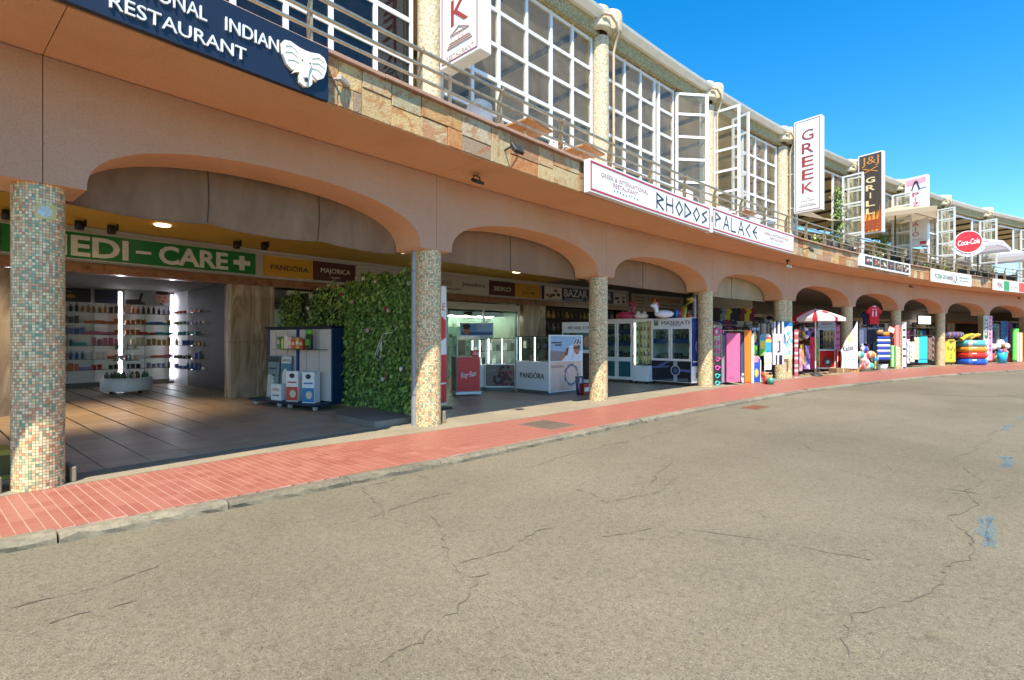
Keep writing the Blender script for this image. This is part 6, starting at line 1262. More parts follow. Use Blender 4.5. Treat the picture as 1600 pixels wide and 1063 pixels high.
# football shirts on hangers under the cream awning
def shirt(lab, u, vt, vb, n, c, c2, num=None, wk=1.0, grp='football shirts hanging in the beach shops'):
    s, x, y, z0, w, h = HG(u-8, u+8, vt, vb, n); w = h*.8*wk; t = thing('football_shirt', lab, 'shirt', (x, y, z0), TH(s)*.3, grp)
    b = MB(); b.prism([(-w*.34, 0), (w*.34, 0), (w*.36, h*.62), (w*.52, h*.56), (w*.6, h*.72), (w*.3, h*.95), (w*.12, h), (0, h*.93), (-w*.12, h), (-w*.3, h*.95), (-w*.6, h*.72), (-w*.52, h*.56), (-w*.36, h*.62)], -.05, .05, 0); b.build('shirt_body', M(c, .8), t)
    b = MB(); b.prism([(-w*.14, h), (w*.14, h), (w*.05, h*.91), (-w*.05, h*.91)], -.055, .055, 0); b.build('collar', M(c2, .7), t)
    if num: b = MB(); b.text(num, -w*.16, w*.16, h*.42, h*.7, -.051, 0, .004, .02); b.text('PLAYER', -w*.2, w*.2, h*.76, h*.83, -.051, 0, .004); b.build('number', m_white, t)
    b = MB(); b.tube([(0, 0, h*.95), (0, 0, h*1.08), (.03, 0, h*1.12)], .008, 5); b.build('hanger', m_dark, t); return t
SC = (('#3a2a30', '#8a2a34', 'dark maroon'), ('#8a8c94', '#3a4a8a', 'grey'), ('#c9b02f', '#2a3a6a', 'yellow'), ('#1f2434', '#c9b02f', 'navy'), ('#23242a', '#8a8c94', 'black'), ('#7d2430', '#c9b02f', 'crimson'), ('#c9a82a', '#8a2430', 'golden'), ('#6a1f30', '#d8d4cc', 'claret'))
for i, (c, c2, nm) in enumerate(SC): shirt('%s football shirt on the wall under the cream awning, %s in the row' % (nm, ['first', 'second', 'third', 'fourth', 'fifth', 'sixth', 'seventh', 'last'][i]), 1119+7.6*i, 481, 502, -3.4, c, c2)
for i, (c, c2, nm) in enumerate((('#2a4a8a', '#d8d4cc', 'blue'), ('#a83030', '#2a2a30', 'red'), ('#23304a', '#c9b02f', 'dark blue'))): shirt('%s football shirt below the row under the cream awning' % nm, 1126+9*i, 500, 517, -3.2, c, c2)
s, x, y, z0, w, h = HG(1116, 1180, 470, 520, -4.4); t = thing('display_wall', 'pale display wall behind the row of football shirts', 'display wall', (x, y, z0), TH(s)*.6); b = MB(); b.box(-w*.62, w*.62, .1, .16, 0, h*1.15); b.build('panel', M('#b5ad9a', .7), t); b = MB(); b.tube([(-w*.6, -.1, h*.84), (w*.6, -.1, h*.84)], .015, 6); b.build('rail', m_steel, t)
t, k = at_px('stock_shelf', 'dark stock shelves with folded goods inside the towel shop', 'shelf', 1160, 588, .5); b = MB(); b.box(-2.4, 2.6, .0, .06, 0, 1.9); b.build('back_panel', M('#4a3f34', .7), t)
for j in range(4):
    b = MB(); b.box(-2.4, 2.6, -.4, 0, .35+.4*j, .38+.4*j); b.build('shelf_board', M('#5a4a3a', .6), t)
    for q in range(14): b = MB(); x = -2.3+.35*q; b.bbox(x, x+.28, -.36, -.08, .382+.4*j, .382+.4*j+RND.uniform(.1, .3), .02); b.build('folded_stack', M(RND.choice(['#6a5a48', '#3a4a6a', '#8a3a30', '#a8986a', '#4a6a4a', '#8a8478', '#23242a']), .8), t)
def hat(lab, u, v, n, c, band): s, x, y, z0, w, h = HG(u-6, u+6, v-8, v, n); t = thing('sun_hat', lab, 'hat', (x, y, z0), 0, 'sun hats at the beach shops'); b = MB(); b.lathe([(.2, 0), (.12, .02), (.1, .12), (.06, .16), (0, .165)], seg=16); b.build('crown', M(c, .9, var=.2, scale=60), t); b = MB(); b.lathe([(.121, .025), (.115, .055)], seg=16); b.build('band', M(band, .7), t)
for i, (u, v, c, bd_, nm) in enumerate(((1167, 510, '#8a7d5a', '#3a3024', 'khaki'), (1181, 508, '#6a5238', '#2a2420', 'brown'), (1189, 507, '#3a3432', '#6a5238', 'black'), (1197, 506, '#b5a8b8', '#8a7a90', 'lilac'), (1202, 500, '#4a3a44', '#23202a', 'plum'), (1244, 505, '#a86a5a', '#5a3a30', 'rosy'), (1256, 503, '#b5705a', '#6a3a30', 'coral'), (1266, 506, '#8a4a3a', '#3a2420', 'rust'), (1249, 512, '#3a3030', '#6a4a3a', 'dark'))): hat('%s sun hat on the shelf %s the double column' % (nm, 'left of' if u < 1210 else 'right of'), u, v, -.6, c, bd_)
for u, lab in ((1186, 'wooden hat shelf left of the double column'), (1256, 'wooden hat shelf right of the double column')):
    s, x, y, z0, w, h = HG(u-22, u+22, 500, 513, -.6); t = thing('hat_shelf', lab, 'shelf', (x, y, .12), TH(s)); b = MB(); b.box(-w*.7, w*.7, -.2, .25, z0-.16, z0-.12); b.build('shelf_board', M('#6a523a', .6), t)
    for q in (-1, 1): b = MB(); b.tube([(q*w*.6, .2, 0), (q*w*.6, .2, z0-.16)], .02, 6); b.build('post', m_dark, t)
# ---- ice cream corner
FRD = M('#c9241c', .3, var=.05)
x0, y0 = ground(1256, 580); x1, y1 = ground(1297, 585); x2, y2 = ground(1309, 582)
t = thing('ice_cream_freezer', 'red chest freezer on castors with white trim under the red and white umbrella', 'freezer', (x0, y0-.35, .12), .02); L = 42*(y0/800)
b = MB(); b.bbox(0, L, 0, .72, .12, .92, .02); b.build('body', FRD, t); b = MB(); b.bbox(-.02, L+.02, -.02, .74, .921, .99, .01); b.build('rim', m_white, t); b = MB(); b.box(0, L, -.012, -.001, .12, .18); b.box(L-.04, L, -.012, -.001, .18, .9); b.box(0, .04, -.012, -.001, .18, .9); b.build('trim', m_white, t); b = MB(); b.box(.05, L-.05, .03, .69, .991, 1.0); b.build('glass_lid', m_greenglass, t)
b = MB(); b.bbox(L+.01, L+.36, -.12, .62, .12, .97, .02); b.build('side_bin', FRD, t); b = MB(); b.box(L+.0, L+.37, -.132, -.1205, .9, .98); b.box(L+.0, L+.03, -.132, -.1205, .12, .9); b.prism(blob(L+.19, .58, .07, .07), -.13, -.1205); b.build('trim', m_white, t)
b = MB(); b.torus((L*.70, -.04, .42), .15, .05, 18, 8, 0, 'y'); b.build('wreath', M('#6a6458', .4, .5, var=.4, scale=30), t); b = MB(); b.prism(blob(L*.7, .42, .08, .08), -.05, -.014); b.build('badge', m_white, t)
for x in (.15, L-.2): b = MB(); b.sphere((x, .1, .06), .06, 8, 6); b.build('castor', m_dark, t)
s, x, y, z0, w, h = HG(1278, 1306, 500, 553, -.9); t = thing('drinks_fridge', 'upright drinks fridge with dark glass door behind the red freezer', 'fridge', (x, y, .12), .1); w *= 1.05; H = z0+h-.12
b = MB(); b.box(-w/2, w/2, .04, .6, 0, H); b.build('body', M('#8d8f94', .4), t); b = MB(); b.box(-w/2, w/2, .0, .035, H*.86, H); b.text('HELADOS', -w*.3, w*.3, H*.9, H*.95, 0, 1, .006); b.build('header', [M('#a8aaae', .4), M('#8a2a2a', .4)], t)
b = MB(); b.box(-w/2, -w/2+.06, 0, .035, .1, H*.85); b.box(w/2-.06, w/2, 0, .035, .1, H*.85); b.box(-w/2+.06, w/2-.06, 0, .035, .1, .18); b.box(-w/2+.06, w/2-.06, 0, .035, H*.8, H*.85); d = b.build('door', M('#b4b6ba', .4), t); b = MB(); b.box(-w/2+.06, w/2-.06, .015, .02, .18, H*.8); b.build('pane', glassmat('dark_fridge_glass', (.5, .5, .5)), d)
for j in range(5):
    for q in range(4): b = MB(); b.lathe([(0, 0), (.035, 0), (.035, .15), (.015, .2), (0, .2)], -w*.3+w*.2*q, .032, .55+.26*j, 8); b.build('drink_bottle', M(RND.choice(['#8a2a24', '#a8582a', '#3a5a3a', '#6a2a2a']), .3), t)
s, x, y, z0, w, h = HG(1304, 1313, 508, 552, -.8); t = thing('magenta_locker', 'narrow magenta stand right of the drinks fridge', 'stand', (x, y, .12), .1); b = MB(); b.box(-w/2, w/2, 0, .35, .0, z0+h-.12); b.build('body', M('#a8285a', .4), t)
for j in range(4): b = MB(); b.box(-w*.4, w*.4, -.03, -.001, .9+.3*j, 1.1+.3*j); b.build('tray', M('#d05a8a', .4), t)
# umbrella
s, x, y = line_at(1274, .35); t = thing('parasol', 'red and white striped drinks umbrella over the ice cream freezer', 'umbrella', (x, y, .12), .15); R_ = 1.0
b = MB(); b.tube([(0, 0, 0), (0, 0, 2.62)], .022, 8); b.build('pole', m_white, t)
zc = 2.30-.12+.0
for i in range(8):
    a0, a1 = 2*PI*i/8, 2*PI*(i+1)/8; N = 6
    for (f0, f1, mi, nm) in ((0, .22, 0, 'canopy_stripe'), (.22, 1, 1, 'canopy_panel')) if True else ():
        b = MB(); vs = []
        for r in range(N+1):
            f = r/N
            for kx in (0, 1): a = a0+(a1-a0)*(f0 if kx == 0 else f1); rr = R_*f*math.cos(PI/8)/math.cos((a-(a0+a1)/2)); vs.append((rr*math.cos(a), rr*math.sin(a), 2.6-.36*f**1.35))
        b.add(vs, [(2*r, 2*r+2, 2*r+3, 2*r+1) for r in range(N)], 0, True); e0, e1 = vs[-2], vs[-1]; b.add([e0, e1, (e1[0], e1[1], e1[2]-.13), (e0[0], e0[1], e0[2]-.13)], [(0, 1, 2, 3)]); b.build(nm, fabric('#b8202c' if (i % 2 == 0 or nm == 'canopy_stripe') and nm == 'canopy_stripe' or i in (3, 7) else '#e0dcd8'), t)
b = MB(); vs = []
for q in range(16):
    a = 2*PI*q/16; px_, pz_ = .2*math.cos(a), .5+.12*math.sin(a); ang = -PI/2+px_; vs.append((pz_*math.cos(ang), pz_*math.sin(ang), 2.615-.36*pz_**1.35))
b.add(vs, [tuple(range(16))]); b.build('emblem', M('#b8202c', .5), t); b = MB(); b.lathe([(.25, 0), (.25, .06), (.05, .08), (.05, .3), (0, .3)], seg=16); b.build('base', m_dark, t)
# dresses and cloths before the freezer
towel('pink and white striped cloth at the right edge of the double column', 1241, 1248, 515, 593, .25, ['#d8b8b8', '#b05a60'], strp(24, 1, 0))
for u0, u1, vt, vb, cols, lab in ((1249, 1258, 538, 570, ['#d8b83a', '#c98a4a'], 'yellow'), (1255, 1268, 540, 577, ['#8a5ab0', '#b090c8', '#d8d0d8'], 'purple'), (1262, 1276, 527, 578, ['#c92a3a', '#d8405a'], 'red'), (1272, 1281, 529, 573, ['#6aa82f', '#a0c04a'], 'lime green'), (1247, 1253, 545, 580, ['#d88aa0', '#e0c8d0'], 'pale pink')):
    towel('%s summer dress hanging before the ice cream freezer' % lab, u0, u1, vt, vb, .1, cols, lambda u, v, m=len(cols): int((u*3+v*5)) % m, name='summer_dress', cat='dress', grp='summer dresses before the freezer', taper=.4, amp=.05, waves=2)
for u, v, c, c2, lab in ((1257, 524, '#3a5ab0', '#d8d4e0', 'blue and white'), (1268, 526, '#4a2a78', '#7a3a8a', 'violet'), (1250, 527, '#a88a3a', '#5a4a2a', 'mustard')):
    s, x, y, z0, w, h = HG(u-7, u+7, v-9, v+5, -.05); t = thing('swim_ring', '%s swim ring hanging above the dresses' % lab, 'swim ring', (x, y, z0+.2), .3, 'swim rings hanging by the umbrella'); b = MB(); b.torus((0, 0, 0), .17, .075, 20, 8, 0, 'y', wedge=lambda k: (k//3) % 2); b.build('ring', [M(c, .25), M(c2, .25)], t); b = MB(); b.tube([(0, 0, .24), (0, 0, .34)], .006, 5); b.build('cord', IV, t)
# ice cream cut-out sign by the sixth column
s, x, y, z0, w, h = HG(1312, 1343, 500, 576, .25); t = thing('ice_cream_sign', 'large white cut-out ice cream sign standing on cardboard boxes by the sixth column', 'sign', (x, y, z0), .25)
b = MB(); out = [(-.48, .0), (.5, .0), (.5, .98), (.36, .84), (.22, .78), (.08, .68), (-.1, .62), (-.22, .56), (-.34, .46), (-.5, .36), (-.44, .18)]; b.prism([(w*px, h*pz) for px, pz in out], 0, .05); b.build('board', m_white, t)
b = MB(); b.prism([(w*px, h*pz) for px, pz in ((.42, .86), (.3, .76), (.14, .7), (-.1, .62), (-.24, .52), (-.1, .5), (.1, .56), (.25, .62))], -.005, -.001, 0); b.T = Matrix.Rotation(-.15, 4, 'Y'); b.text('Kalise', -w*.3, w*.38, h*.36, h*.48, -.001, 1, .008, .01, .25); b.T = None
for q in range(9): b.prism([(w*a_, h*c_) for a_, c_ in [(-.3+.08*q, .2+.03*math.sin(q*2)), (-.25+.08*q, .23+.03*math.sin(q*2)), (-.22+.08*q, .19+.03*math.sin(q*2))]], -.005, -.001, 1+q % 2)
b.build('print', [M('#d8b890', .5), M('#3a3438', .5), M('#6aa0b8', .5)], t)
for i, (u, v, w_, lab) in enumerate(((1318, 583, .75, 'wider cardboard box under the ice cream sign'), (1336, 582, .5, 'paler cardboard box at the right under the ice cream sign'))): t, k = at_px('cardboard_box', lab, 'box', u, v, .3, .12, 'cardboard boxes under the ice cream sign'); b = MB(); b.bbox(-w_/2, w_/2, 0, .4, 0, .2, .006); b.build('carton', M('#a87a4a' if i else '#8a6a4a', .8), t); b = MB(); b.box(-.03, .03, -.003, -.001, .02, .19); b.build('tape', M('#c4a878', .5), t)
for i, (u, v) in enumerate(((1262, 588), (1295, 587))): t, k = at_px('wooden_pallet', 'low wooden block under the %s end of the red freezer' % ('left' if i == 0 else 'right'), 'pallet', u, v, .1, .12, 'wooden blocks under the freezer'); b = MB(); b.bbox(-.4, .4, -.05, .3, 0, .05, .005); b.build('deck', M('#8a7a5a', .9), t); b = MB(); b.box(-.1, .1, .0, .2, .05, .11); b.build('block', M('#7d6a4a', .9), t)
# ---- sixth bay
shirt('red football shirt with a white number eleven on a torso stand', 1365, 478, 507, .1, '#cc1f2a', '#d8d4cc', '11', 1.0); shirt('dark blue football shirt behind the red one', 1355, 486, 508, -.2, '#2a3f6a', '#8a8c94')
for i, (u, c, nm) in enumerate(((1346, '#c4c0cc', 'white'), (1351, '#8a8a98', 'grey'), (1359, '#2a2c38', 'black'), (1366, '#3a3a4a', 'charcoal'), (1373, '#1f2230', 'midnight'), (1379, '#4a4a58', 'slate'))): towel('%s shirt hanging on the rail left of the striped airbed' % nm, u-4, u+4, 512, 532+RND.randint(0, 8), -.1, [c, '#8a8a90'], lambda u_, v: 1 if v > .92 else 0, name='hanging_shirt', cat='shirt', grp='shirts on the rail in the sixth bay', nx=6, nz=8)
BC = (('#1f4fb0', 'blue'), ('#c92a2f', 'red'), ('#2fa898', 'teal'), ('#d8d4cc', 'white'), ('#e08a3a', 'orange'), ('#3ab0a0', 'aqua'), ('#c9483a', 'scarlet'), ('#d8a0a8', 'pink'), ('#2f8ac0', 'sky blue'), ('#dcd0b8', 'cream'))
for i, ((u, v), (c, nm)) in enumerate(zip(((1350, 552), (1353, 562), (1344, 561), (1348, 567), (1361, 560), (1359, 578), (1345, 578), (1352, 572), (1366, 567), (1352, 578)), BC)):
    s, x, y, z0, w, h = HG(u-5, u+5, v-10, v, .3+.04*(i % 3)); t = thing('beach_ball', '%s and white beach ball in the pile beside the ice cream sign' % nm, 'beach ball', (x, y, z0+.17), 0, 'beach balls in the pile'); b = MB(); b.sphere((0, 0, 0), .165, 12, 8, wedge=lambda k: (k//2) % 2); b.build('ball_skin', [M(c, .3), M('#e0dcd4', .3)], t); b = MB(); b.lathe([(0, .166), (.03, .163)], seg=8); b.build('valve', IV, t)
t, k = at_px('ball_net', 'low wire basket under the pile of beach balls', 'basket', 1355, 580, .4); b = MB()
for z in (.04, .3): b.tube([(-.6, -.2, z), (.6, -.2, z), (.6, .25, z), (-.6, .25, z), (-.6, -.2, z)], .012, 5)
b.build('rim', m_steel, t); b = MB()
for q in range(7): b.tube([(-.6+.2*q, -.2, .04), (-.6+.2*q, -.2, .3)], .006, 4)
b.build('wire', m_steel, t)
def airbed(lab, u0, u1, vt, vb, n, cols, yaw=.2, tubes=5, horiz=False):
    s, x, y, z0, w, h = HG(u0, u1, vt, vb, n); t = thing('airbed', lab, 'airbed', (x, y, z0), yaw, 'airbeds and floats at the beach shops'); N = tubes
    for i in range(N):
        b = MB()
        if horiz: r = h/N/2; b.tube([(-w/2+r, 0, (i+.5)*h/N), (w/2-r, 0, (i+.5)*h/N)], r*1.05, 10); b.sphere((-w/2+r, 0, (i+.5)*h/N), r*1.04, 8, 6); b.sphere((w/2-r, 0, (i+.5)*h/N), r*1.04, 8, 6)
        else: r = w/N/2; xx = -w/2+(i+.5)*w/N; b.tube([(xx, 0, r), (xx, 0, h-r)], r*1.05, 10); b.sphere((xx, 0, r), r*1.04, 8, 6); b.sphere((xx, 0, h-r), r*1.04, 8, 6)
        b.build('air_tube', M(cols[i % len(cols)], .3, var=.04), t)
    return t
airbed('navy and white striped airbed standing upright before the seventh column', 1369, 1392, 526, 563, .35, ['#26409a', '#dcdce0'], .15, 9, True)
airbed('lime green float leaning between the striped airbed and the seventh column', 1391, 1399, 540, 574, .3, ['#5ac03a', '#d8e8c8', '#3a9a2f'], .1, 3)
airbed('yellow and black goggle shaped float left of the striped airbed', 1364, 1371, 552, 577, .45, ['#3a4a2f', '#c9c05a'], .1, 3)
t = at_px('white_tub', 'white plastic tub on the ground under the striped airbed', 'tub', 1378, 578, 0, .12)[0]; b = MB(); b.lathe([(0, 0), (.18, 0), (.24, .25), (.22, .25), (.17, .02)], seg=18); b.build('tub_body', m_white, t); b = MB(); b.torus((0, 0, .25), .235, .015, 18, 6); b.build('rim', m_white, t)
for u, v, c, lab in ((1374, 520, '#a8845a', 'straw bag above the striped airbed'), (1384, 523, '#c9803a', 'orange straw bag above the striped airbed')):
    s, x, y, z0, w, h = HG(u-6, u+6, v-9, v+3, .2); t = thing('straw_bag', lab, 'bag', (x, y, z0), .2, 'straw bags above the striped airbed'); b = MB(); b.lathe([(0, 0), (.16, .02), (.2, .22), (.19, .22), (.15, .03)], seg=14, sy=.5); b.build('basket', M(c, .9, var=.2, scale=50), t); b = MB(); b.tube([(-.12, 0, .2), (-.08, 0, .36), (.08, 0, .36), (.12, 0, .2)], .012, 5); b.build('handle', M('#6a4a2a', .7), t)
s, x, y, z0, w, h = HG(1385, 1398, 508, 520, .25); t = thing('price_sign', 'tilted red and white price sign above the striped airbed', 'sign', (x, y, z0), .2); b = MB(); b.T = Matrix.Rotation(.35, 4, 'Y'); b.bbox(-w/2, w/2, 0, .03, 0, h*.8, .005); b.build('board', M('#a8382f', .5), t); b = MB(); b.T = Matrix.Rotation(.35, 4, 'Y'); b.box(-w*.42, w*.42, -.004, -.001, h*.08, h*.72); b.build('print', IV, t)
towel('coral red cloth hanging at the seventh column', 1396, 1408, 508, 542, .28, ['#c9505a', '#d88a80'], lambda u, v: int(u*3) % 2)
for u0, u1, vt, vb, n, lab, c in ((1408, 1417, 503, 577, .3, 'tall white hanging strip of goods at the seventh column', ['#d4d0c8', '#4a4644']), (1400, 1407, 540, 572, .3, 'pale flowered cloth on the seventh column', ['#dcd0b8', '#c9a878'])): towel(lab, u0, u1, vt, vb, n, c, lambda u, v: 1 if int(v*30) % 4 == 0 and .2 < u < .8 else 0)
# ---- seventh bay
for i, (u0, u1, vt, vb, c, lab) in enumerate(((1416, 1422, 530, 568, ['#c8c4d0', '#3a4a8a'], 'white dress with a blue hem'), (1421, 1430, 534, 566, ['#dcd4c4', '#b56a5a'], 'cream dress with pink flowers'), (1428, 1437, 527, 562, ['#cfc8a8', '#8aa05a'], 'beige green dress'), (1433, 1451, 526, 567, ['#2fb8c4', '#1f8aa0'], 'large turquoise towel'), (1450, 1456, 528, 562, ['#8a6a5a', '#4a3a34'], 'brown cloth'), (1455, 1462, 526, 564, ['#4a3430', '#b59a90'], 'dark brown cloth'))): towel(lab+' hanging in the seventh bay', u0, u1, vt, vb, .15, c, (lambda u, v: 1 if math.sin(u*20)+math.sin(v*25+u*5) > 1.2 else 0) if i != 3 else (lambda u, v: 1 if .1 < v < .14 else 0))
s, x, y, z0, w, h = HG(1431, 1459, 494, 507, -6.0); t = thing('louvre_window', 'white louvred window with slats glowing as daylight at the back of the seventh bay', 'window', (x, y, z0), TH(s)); w *= 1.25
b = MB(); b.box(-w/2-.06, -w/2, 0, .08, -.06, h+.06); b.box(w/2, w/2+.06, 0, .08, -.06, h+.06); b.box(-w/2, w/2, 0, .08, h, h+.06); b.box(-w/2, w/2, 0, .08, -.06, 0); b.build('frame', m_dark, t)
for q in range(4): b = MB(); b.box(-w/2, w/2, .02, .04, h*q/4+.03, h*(q+1)/4-.01); b.build('slat', emit('#e8ecee', 1.1), t)  # slats glow in place of the daylight beyond them
# ---- eighth bay: yellow foam block and the pile of floats
s, x, y, z0, w, h = HG(1476, 1497, 531, 567, .2); t = thing('foam_float', 'big yellow float with brown spots leaning at the eighth column', 'float', (x, y, max(.125, z0)), .25); b = MB(); b.bbox(-w/2, w/2, 0, .25, 0, h, .06); b.build('float_body', M('#d8c038', .4, var=.05), t)
b = MB()
for q in range(8): b.prism(blob(RND.uniform(-.35, .35)*w, RND.uniform(.15, .9)*h, RND.uniform(.03, .07), RND.uniform(.04, .1), 10), -.006-.0008*q, -.001)
b.build('spot', M('#8a7a20', .5), t)
for i, (vt, vb, c, c2, lab) in enumerate(((560, 570, '#2456b8', '#4a7ad0', 'blue float at the bottom of the pile'), (550, 560, '#c9302a', '#d85a4a', 'red float, second from the ground in the pile'), (541, 551, '#d8882a', '#e0a85a', 'orange float in the middle of the pile'), (532, 542, '#5ab0b8', '#dcdcd4', 'turquoise and white float at the top of the pile'))):
    s, x, y, z0, w, h = HG(1498, 1537, vt, vb, .35); t = thing('ring_float', lab, 'float', (x, y, z0+h/2), .2, 'floats piled before the ninth column'); b = MB(); b.torus((0, 0, 0), w/2-h*.55, h*.56, 26, 10, 0, 'z', wedge=lambda k: 1 if k % 5 == 0 else 0); b.build('ring', [M(c, .25), M(c2, .25)], t); b = MB(); b.tube([(w*.3, -w*.35, 0), (w*.3, -w*.38, .04)], .02, 6); b.build('valve', IV, t)
for u, c, lab in ((1510, '#a8a02a', 'olive yellow inflatable crocodile on the pile of floats'), (1520, '#d0a02f', 'golden inflatable banana on the pile of floats')):
    s, x, y, z0, w, h = HG(u-12, u+12, 519, 533, .3); t = thing('inflatable_toy', lab, 'inflatable', (x, y, z0), .2); b = MB(); b.tube([(-.4, 0, .05), (-.2, 0, .18), (.1, 0, .3), (.38, 0, .34)], .13, 10, r1=.1); b.sphere((.38, 0, .34), .11, 10, 6); b.build('toy_body', M(c, .25), t); b = MB(); b.sphere((.42, -.09, .38), .03, 8, 5); b.build('eye', IV, t)
for i, (u, c, nm) in enumerate(((1479, '#c98a3a', 'amber'), (1485, '#3a4ab0', 'blue'), (1491, '#c9562a', 'orange'), (1496, '#8a8a9a', 'grey'), (1500, '#8ab84a', 'lime'))):
    s, x, y, z0, w, h = HG(u-5, u+5, 518, 529, .1); t = thing('beach_ball', '%s ball on top of the spotted yellow float' % nm, 'beach ball', (x, y, z0+.19), 0, 'balls above the yellow float'); b = MB(); b.sphere((0, 0, 0), .19, 10, 8, wedge=lambda k: (k//2) % 2); b.build('ball_skin', [M(c, .3), M('#5a4a6a', .3)], t); b = MB(); b.lathe([(0, .191), (.03, .188)], seg=8); b.build('valve', IV, t)
s, x, y, z0, w, h = HG(1476, 1500, 529, 532, .12); t = thing('net_shelf', 'narrow shelf holding balls above the spotted yellow float', 'shelf', (x, y, .12), TH(s)); b = MB(); b.box(-w*.6, w*.6, -.15, .25, z0-.16, z0-.12); b.build('shelf_board', m_dark, t)
for q in (-1, 1): b = MB(); b.tube([(q*w*.5, .2, 0), (q*w*.5, .2, z0-.16)], .02, 6); b.build('post', m_dark, t)
# ---- lettered boards on the ninth and tenth columns
for (c, us) in ((41.94, 0), (47.4, 1)):
    for dx, col, ink, word, lab in ((-.34, '#e0e4dc', '#2a7a4a', 'SUPERMARKET', 'white board with green vertical letters'), (.32, '#dca8bc', '#8a2a6a', 'SOUVENIRS', 'pink board with purple vertical letters')):
        t = at_s('column_board', '%s on the %s column' % (lab, 'ninth' if us == 0 else 'tenth'), 'sign', c+dx*.8, .27, .3, 0, 'lettered boards on the far columns'); b = MB(); b.bbox(-.28, .28, 0, .04, 0, 2.66, .006); b.build('board', M(col, .5), t); b = MB()
        if dx < 0: b.box(-.24, .24, -.003, -.001, 1.35, 2.62, 0)
        for i, ch in enumerate(word): b.text(ch, -.13, .13, 2.44-.235*i, 2.6-.235*i, -.0035, 1 if dx < 0 and i < 5 else 0, .006, .02, fit=(ch != 'I'))
        b.build('lettering', [M(ink, .5), m_white], t)
# ---- ninth bay
for i, (u, v, c, nm) in enumerate(((1566, 568, '#24a8c8', 'cyan'), (1548, 566, '#c9403a', 'red'), (1556, 566, '#a0c890', 'pale green'), (1577, 566, '#b83a34', 'crimson'))):
    t, k = at_px('beach_bucket', '%s bucket of beach toys on the ground in the ninth bay' % nm, 'bucket', u, v, 0, .12, 'buckets on the pavement in the ninth bay'); h = .68 if i == 0 else .55; r = .24 if i == 0 else .2; b = MB(); b.lathe([(0, 0), (r*.8, 0), (r, h), (r*.95, h), (r*.76, .02)], seg=16); b.build('pail', M(c, .3), t); b = MB(); b.torus((0, 0, h), r, .015, 16, 6); b.build('rim', M(c, .3), t)
    for q in range(4): b = MB(); a = q*1.6; b.sphere((.12*math.cos(a), .1*math.sin(a), h+.06), .13, 8, 6); b.build('toy', M(['#d8d4dc', '#e09a4a', '#3a6ab0', '#c94a5a'][(q+i) % 4], .3), t)
for u0, u1, vt, vb, c, lab in ((1556, 1562, 507, 545, ['#6a7a6a', '#4a4038'], 'grey green cloth'), (1563, 1575, 502, 542, ['#24527a', '#3a7a8a'], 'deep blue cloth'), (1547, 1555, 518, 552, ['#2a2a48', '#5a5a78'], 'dark spotted cloth')): towel(lab+' hanging in the ninth bay', u0, u1, vt, vb, .0, c, lambda u, v: 1 if math.sin(u*30)*math.sin(v*40) > .6 else 0)
airbed('bright green airbed standing at the right of the ninth bay', 1581, 1592, 513, 564, .25, ['#5ac84a', '#8ad86a'], .2, 3); airbed('white and orange airbed at the frame edge by the tenth column', 1588, 1599, 520, 566, .4, ['#dcd8d4', '#d8923a', '#dcd8d4'], .2, 5)
for u, v, c, nm in ((1551, 545, '#c96a6a', 'rosy'), (1558, 540, '#4a90b8', 'sky blue'), (1563, 535, '#d8d8e0', 'white'), (1572, 540, '#d89a4a', 'orange')):
    s, x, y, z0, w, h = HG(u-6, u+6, v-6, v+6, .2); t = thing('beach_ball', '%s beach ball above the buckets in the ninth bay' % nm, 'beach ball', (x, y, max(.9, z0)+.0), 0, 'balls above the buckets in the ninth bay'); b = MB(); b.sphere((0, 0, .2), .2, 10, 8, wedge=lambda k: (k//2) % 2); b.build('ball_skin', [M(c, .3), M('#e0dcd4', .3)], t); b = MB(); b.lathe([(0, .401), (.03, .398)], seg=8); b.build('valve', IV, t)
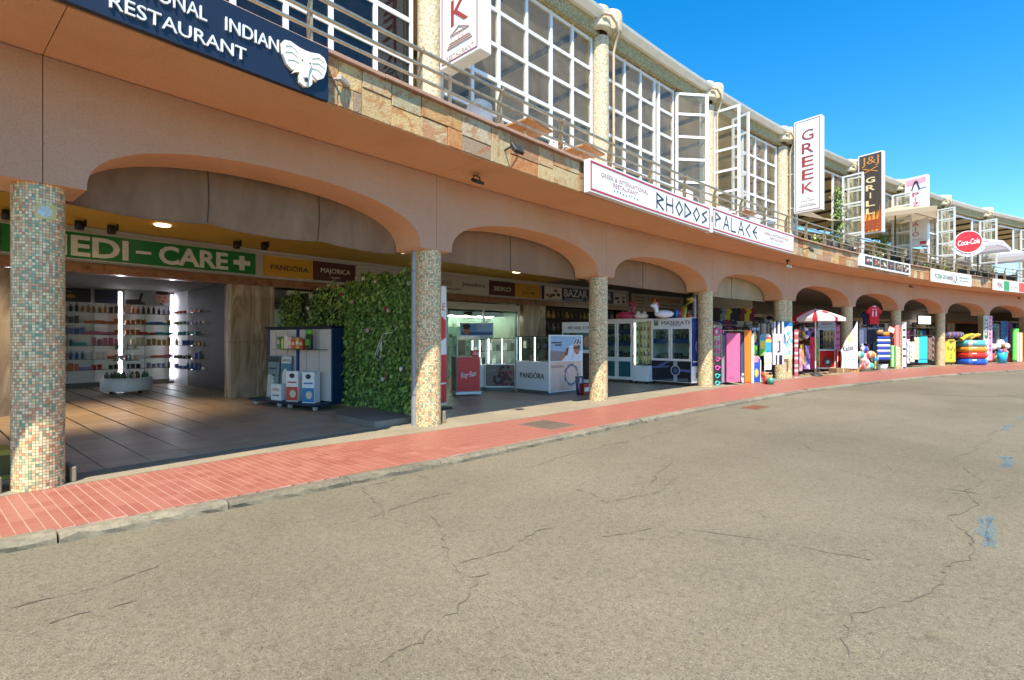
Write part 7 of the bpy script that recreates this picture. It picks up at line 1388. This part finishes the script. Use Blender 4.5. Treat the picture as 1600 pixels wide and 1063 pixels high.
# dark racks of goods deep in the far shops
for s, lab in ((16.5, 'dark wall of masks and souvenirs in the bazaar'), (22.8, 'dark goods shelves behind the ice cream corner'), (28.2, 'dark goods shelves behind the beach balls'), (33.6, 'dark goods shelves behind the turquoise towel'), (39.2, 'dark goods shelves behind the pile of floats'), (44.6, 'dark goods shelves behind the buckets'), (50, 'dark goods shelves past the tenth column')):
    t = at_s('souvenir_shelves', lab, 'shelves', s, -6.2, .12, 0, 'goods shelves deep in the far shops'); b = MB(); b.box(-2.2, 2.2, .3, .36, 0, 2.7); b.build('back_panel', M('#3a332c', .8), t)
    for j in range(5):
        b = MB(); b.box(-2.2, 2.2, -.1, .3, .3+.48*j, .33+.48*j); b.build('shelf_board', M('#4a3f34', .7), t)
        for q in range(16): b = MB(); x = -2.1+.26*q; b.lathe([(0, 0), (.08, 0), (.1, .12), (.05, .2), (.06, .26), (0, .3)], x, .1, .332+.48*j, 7); b.build('souvenir', M(RND.choice(['#6a5a48', '#8a8478', '#8a3a30', '#3a4a7a', '#a88a4a', '#4a3a34']), .5), t)

# ---- more clothes crowding the rear racks of the beach shops
GC = (('#c9a83a', 'mustard'), ('#8a2f3a', 'wine red'), ('#d8d0c4', 'ivory'), ('#2f5a7a', 'petrol blue'), ('#c96a8a', 'rose'), ('#4a6a3a', 'moss green'), ('#23262e', 'charcoal'), ('#b5602f', 'rust orange'), ('#7a6aa0', 'mauve'), ('#5aa0a8', 'sea green'))
for (u0, u1, vt, vb, n, bay) in ((1116, 1205, 512, 575, -1.3, 'fourth bay among the beach towels'), (1243, 1278, 515, 570, -.7, 'fifth bay behind the dresses'), (1345, 1392, 508, 560, -.7, 'sixth bay behind the beach balls'), (1412, 1462, 515, 562, -.6, 'seventh bay behind the turquoise towel'), (1545, 1592, 506, 552, -.5, 'ninth bay behind the buckets')):
    k = 10; order = list(GC); RND.shuffle(order)
    for i, (c, nm) in enumerate(order[:k]):
        u = u0+(u1-u0)*(i+.5)/k; hw = (u1-u0)/k*.62; c2 = tuple(min(.9, x*1.5+.05) for x in lin(c)); c3 = tuple(x*.5 for x in lin(c)); m = i % 4; hl = vb-RND.randint(0, 14)
        pat = (lambda u_, v, m=m: 0 if m == 0 else (1 if m == 1 and int(v*14) % 3 == 0 else (1 if m == 2 and math.sin(u_*22)*math.sin(v*30) > .45 else (2 if m == 3 and int(u_*7) % 2 else 0))))
        towel('%s %s on the rear rack in the %s' % (nm, ['blouse', 'tunic', 'beach dress', 'sarong'][m], bay), u-hw, u+hw, vt+RND.randint(-2, 3), hl, n+RND.uniform(-.12, .12), [c, c2, c3], pat, name='hanging_garment', cat='garment', grp='garments on the rear racks', nx=10, nz=14, amp=.045, waves=2.5, taper=.25)
    rack('metal clothes rack at the back of the %s' % bay, u0, u1, vt-3, n)
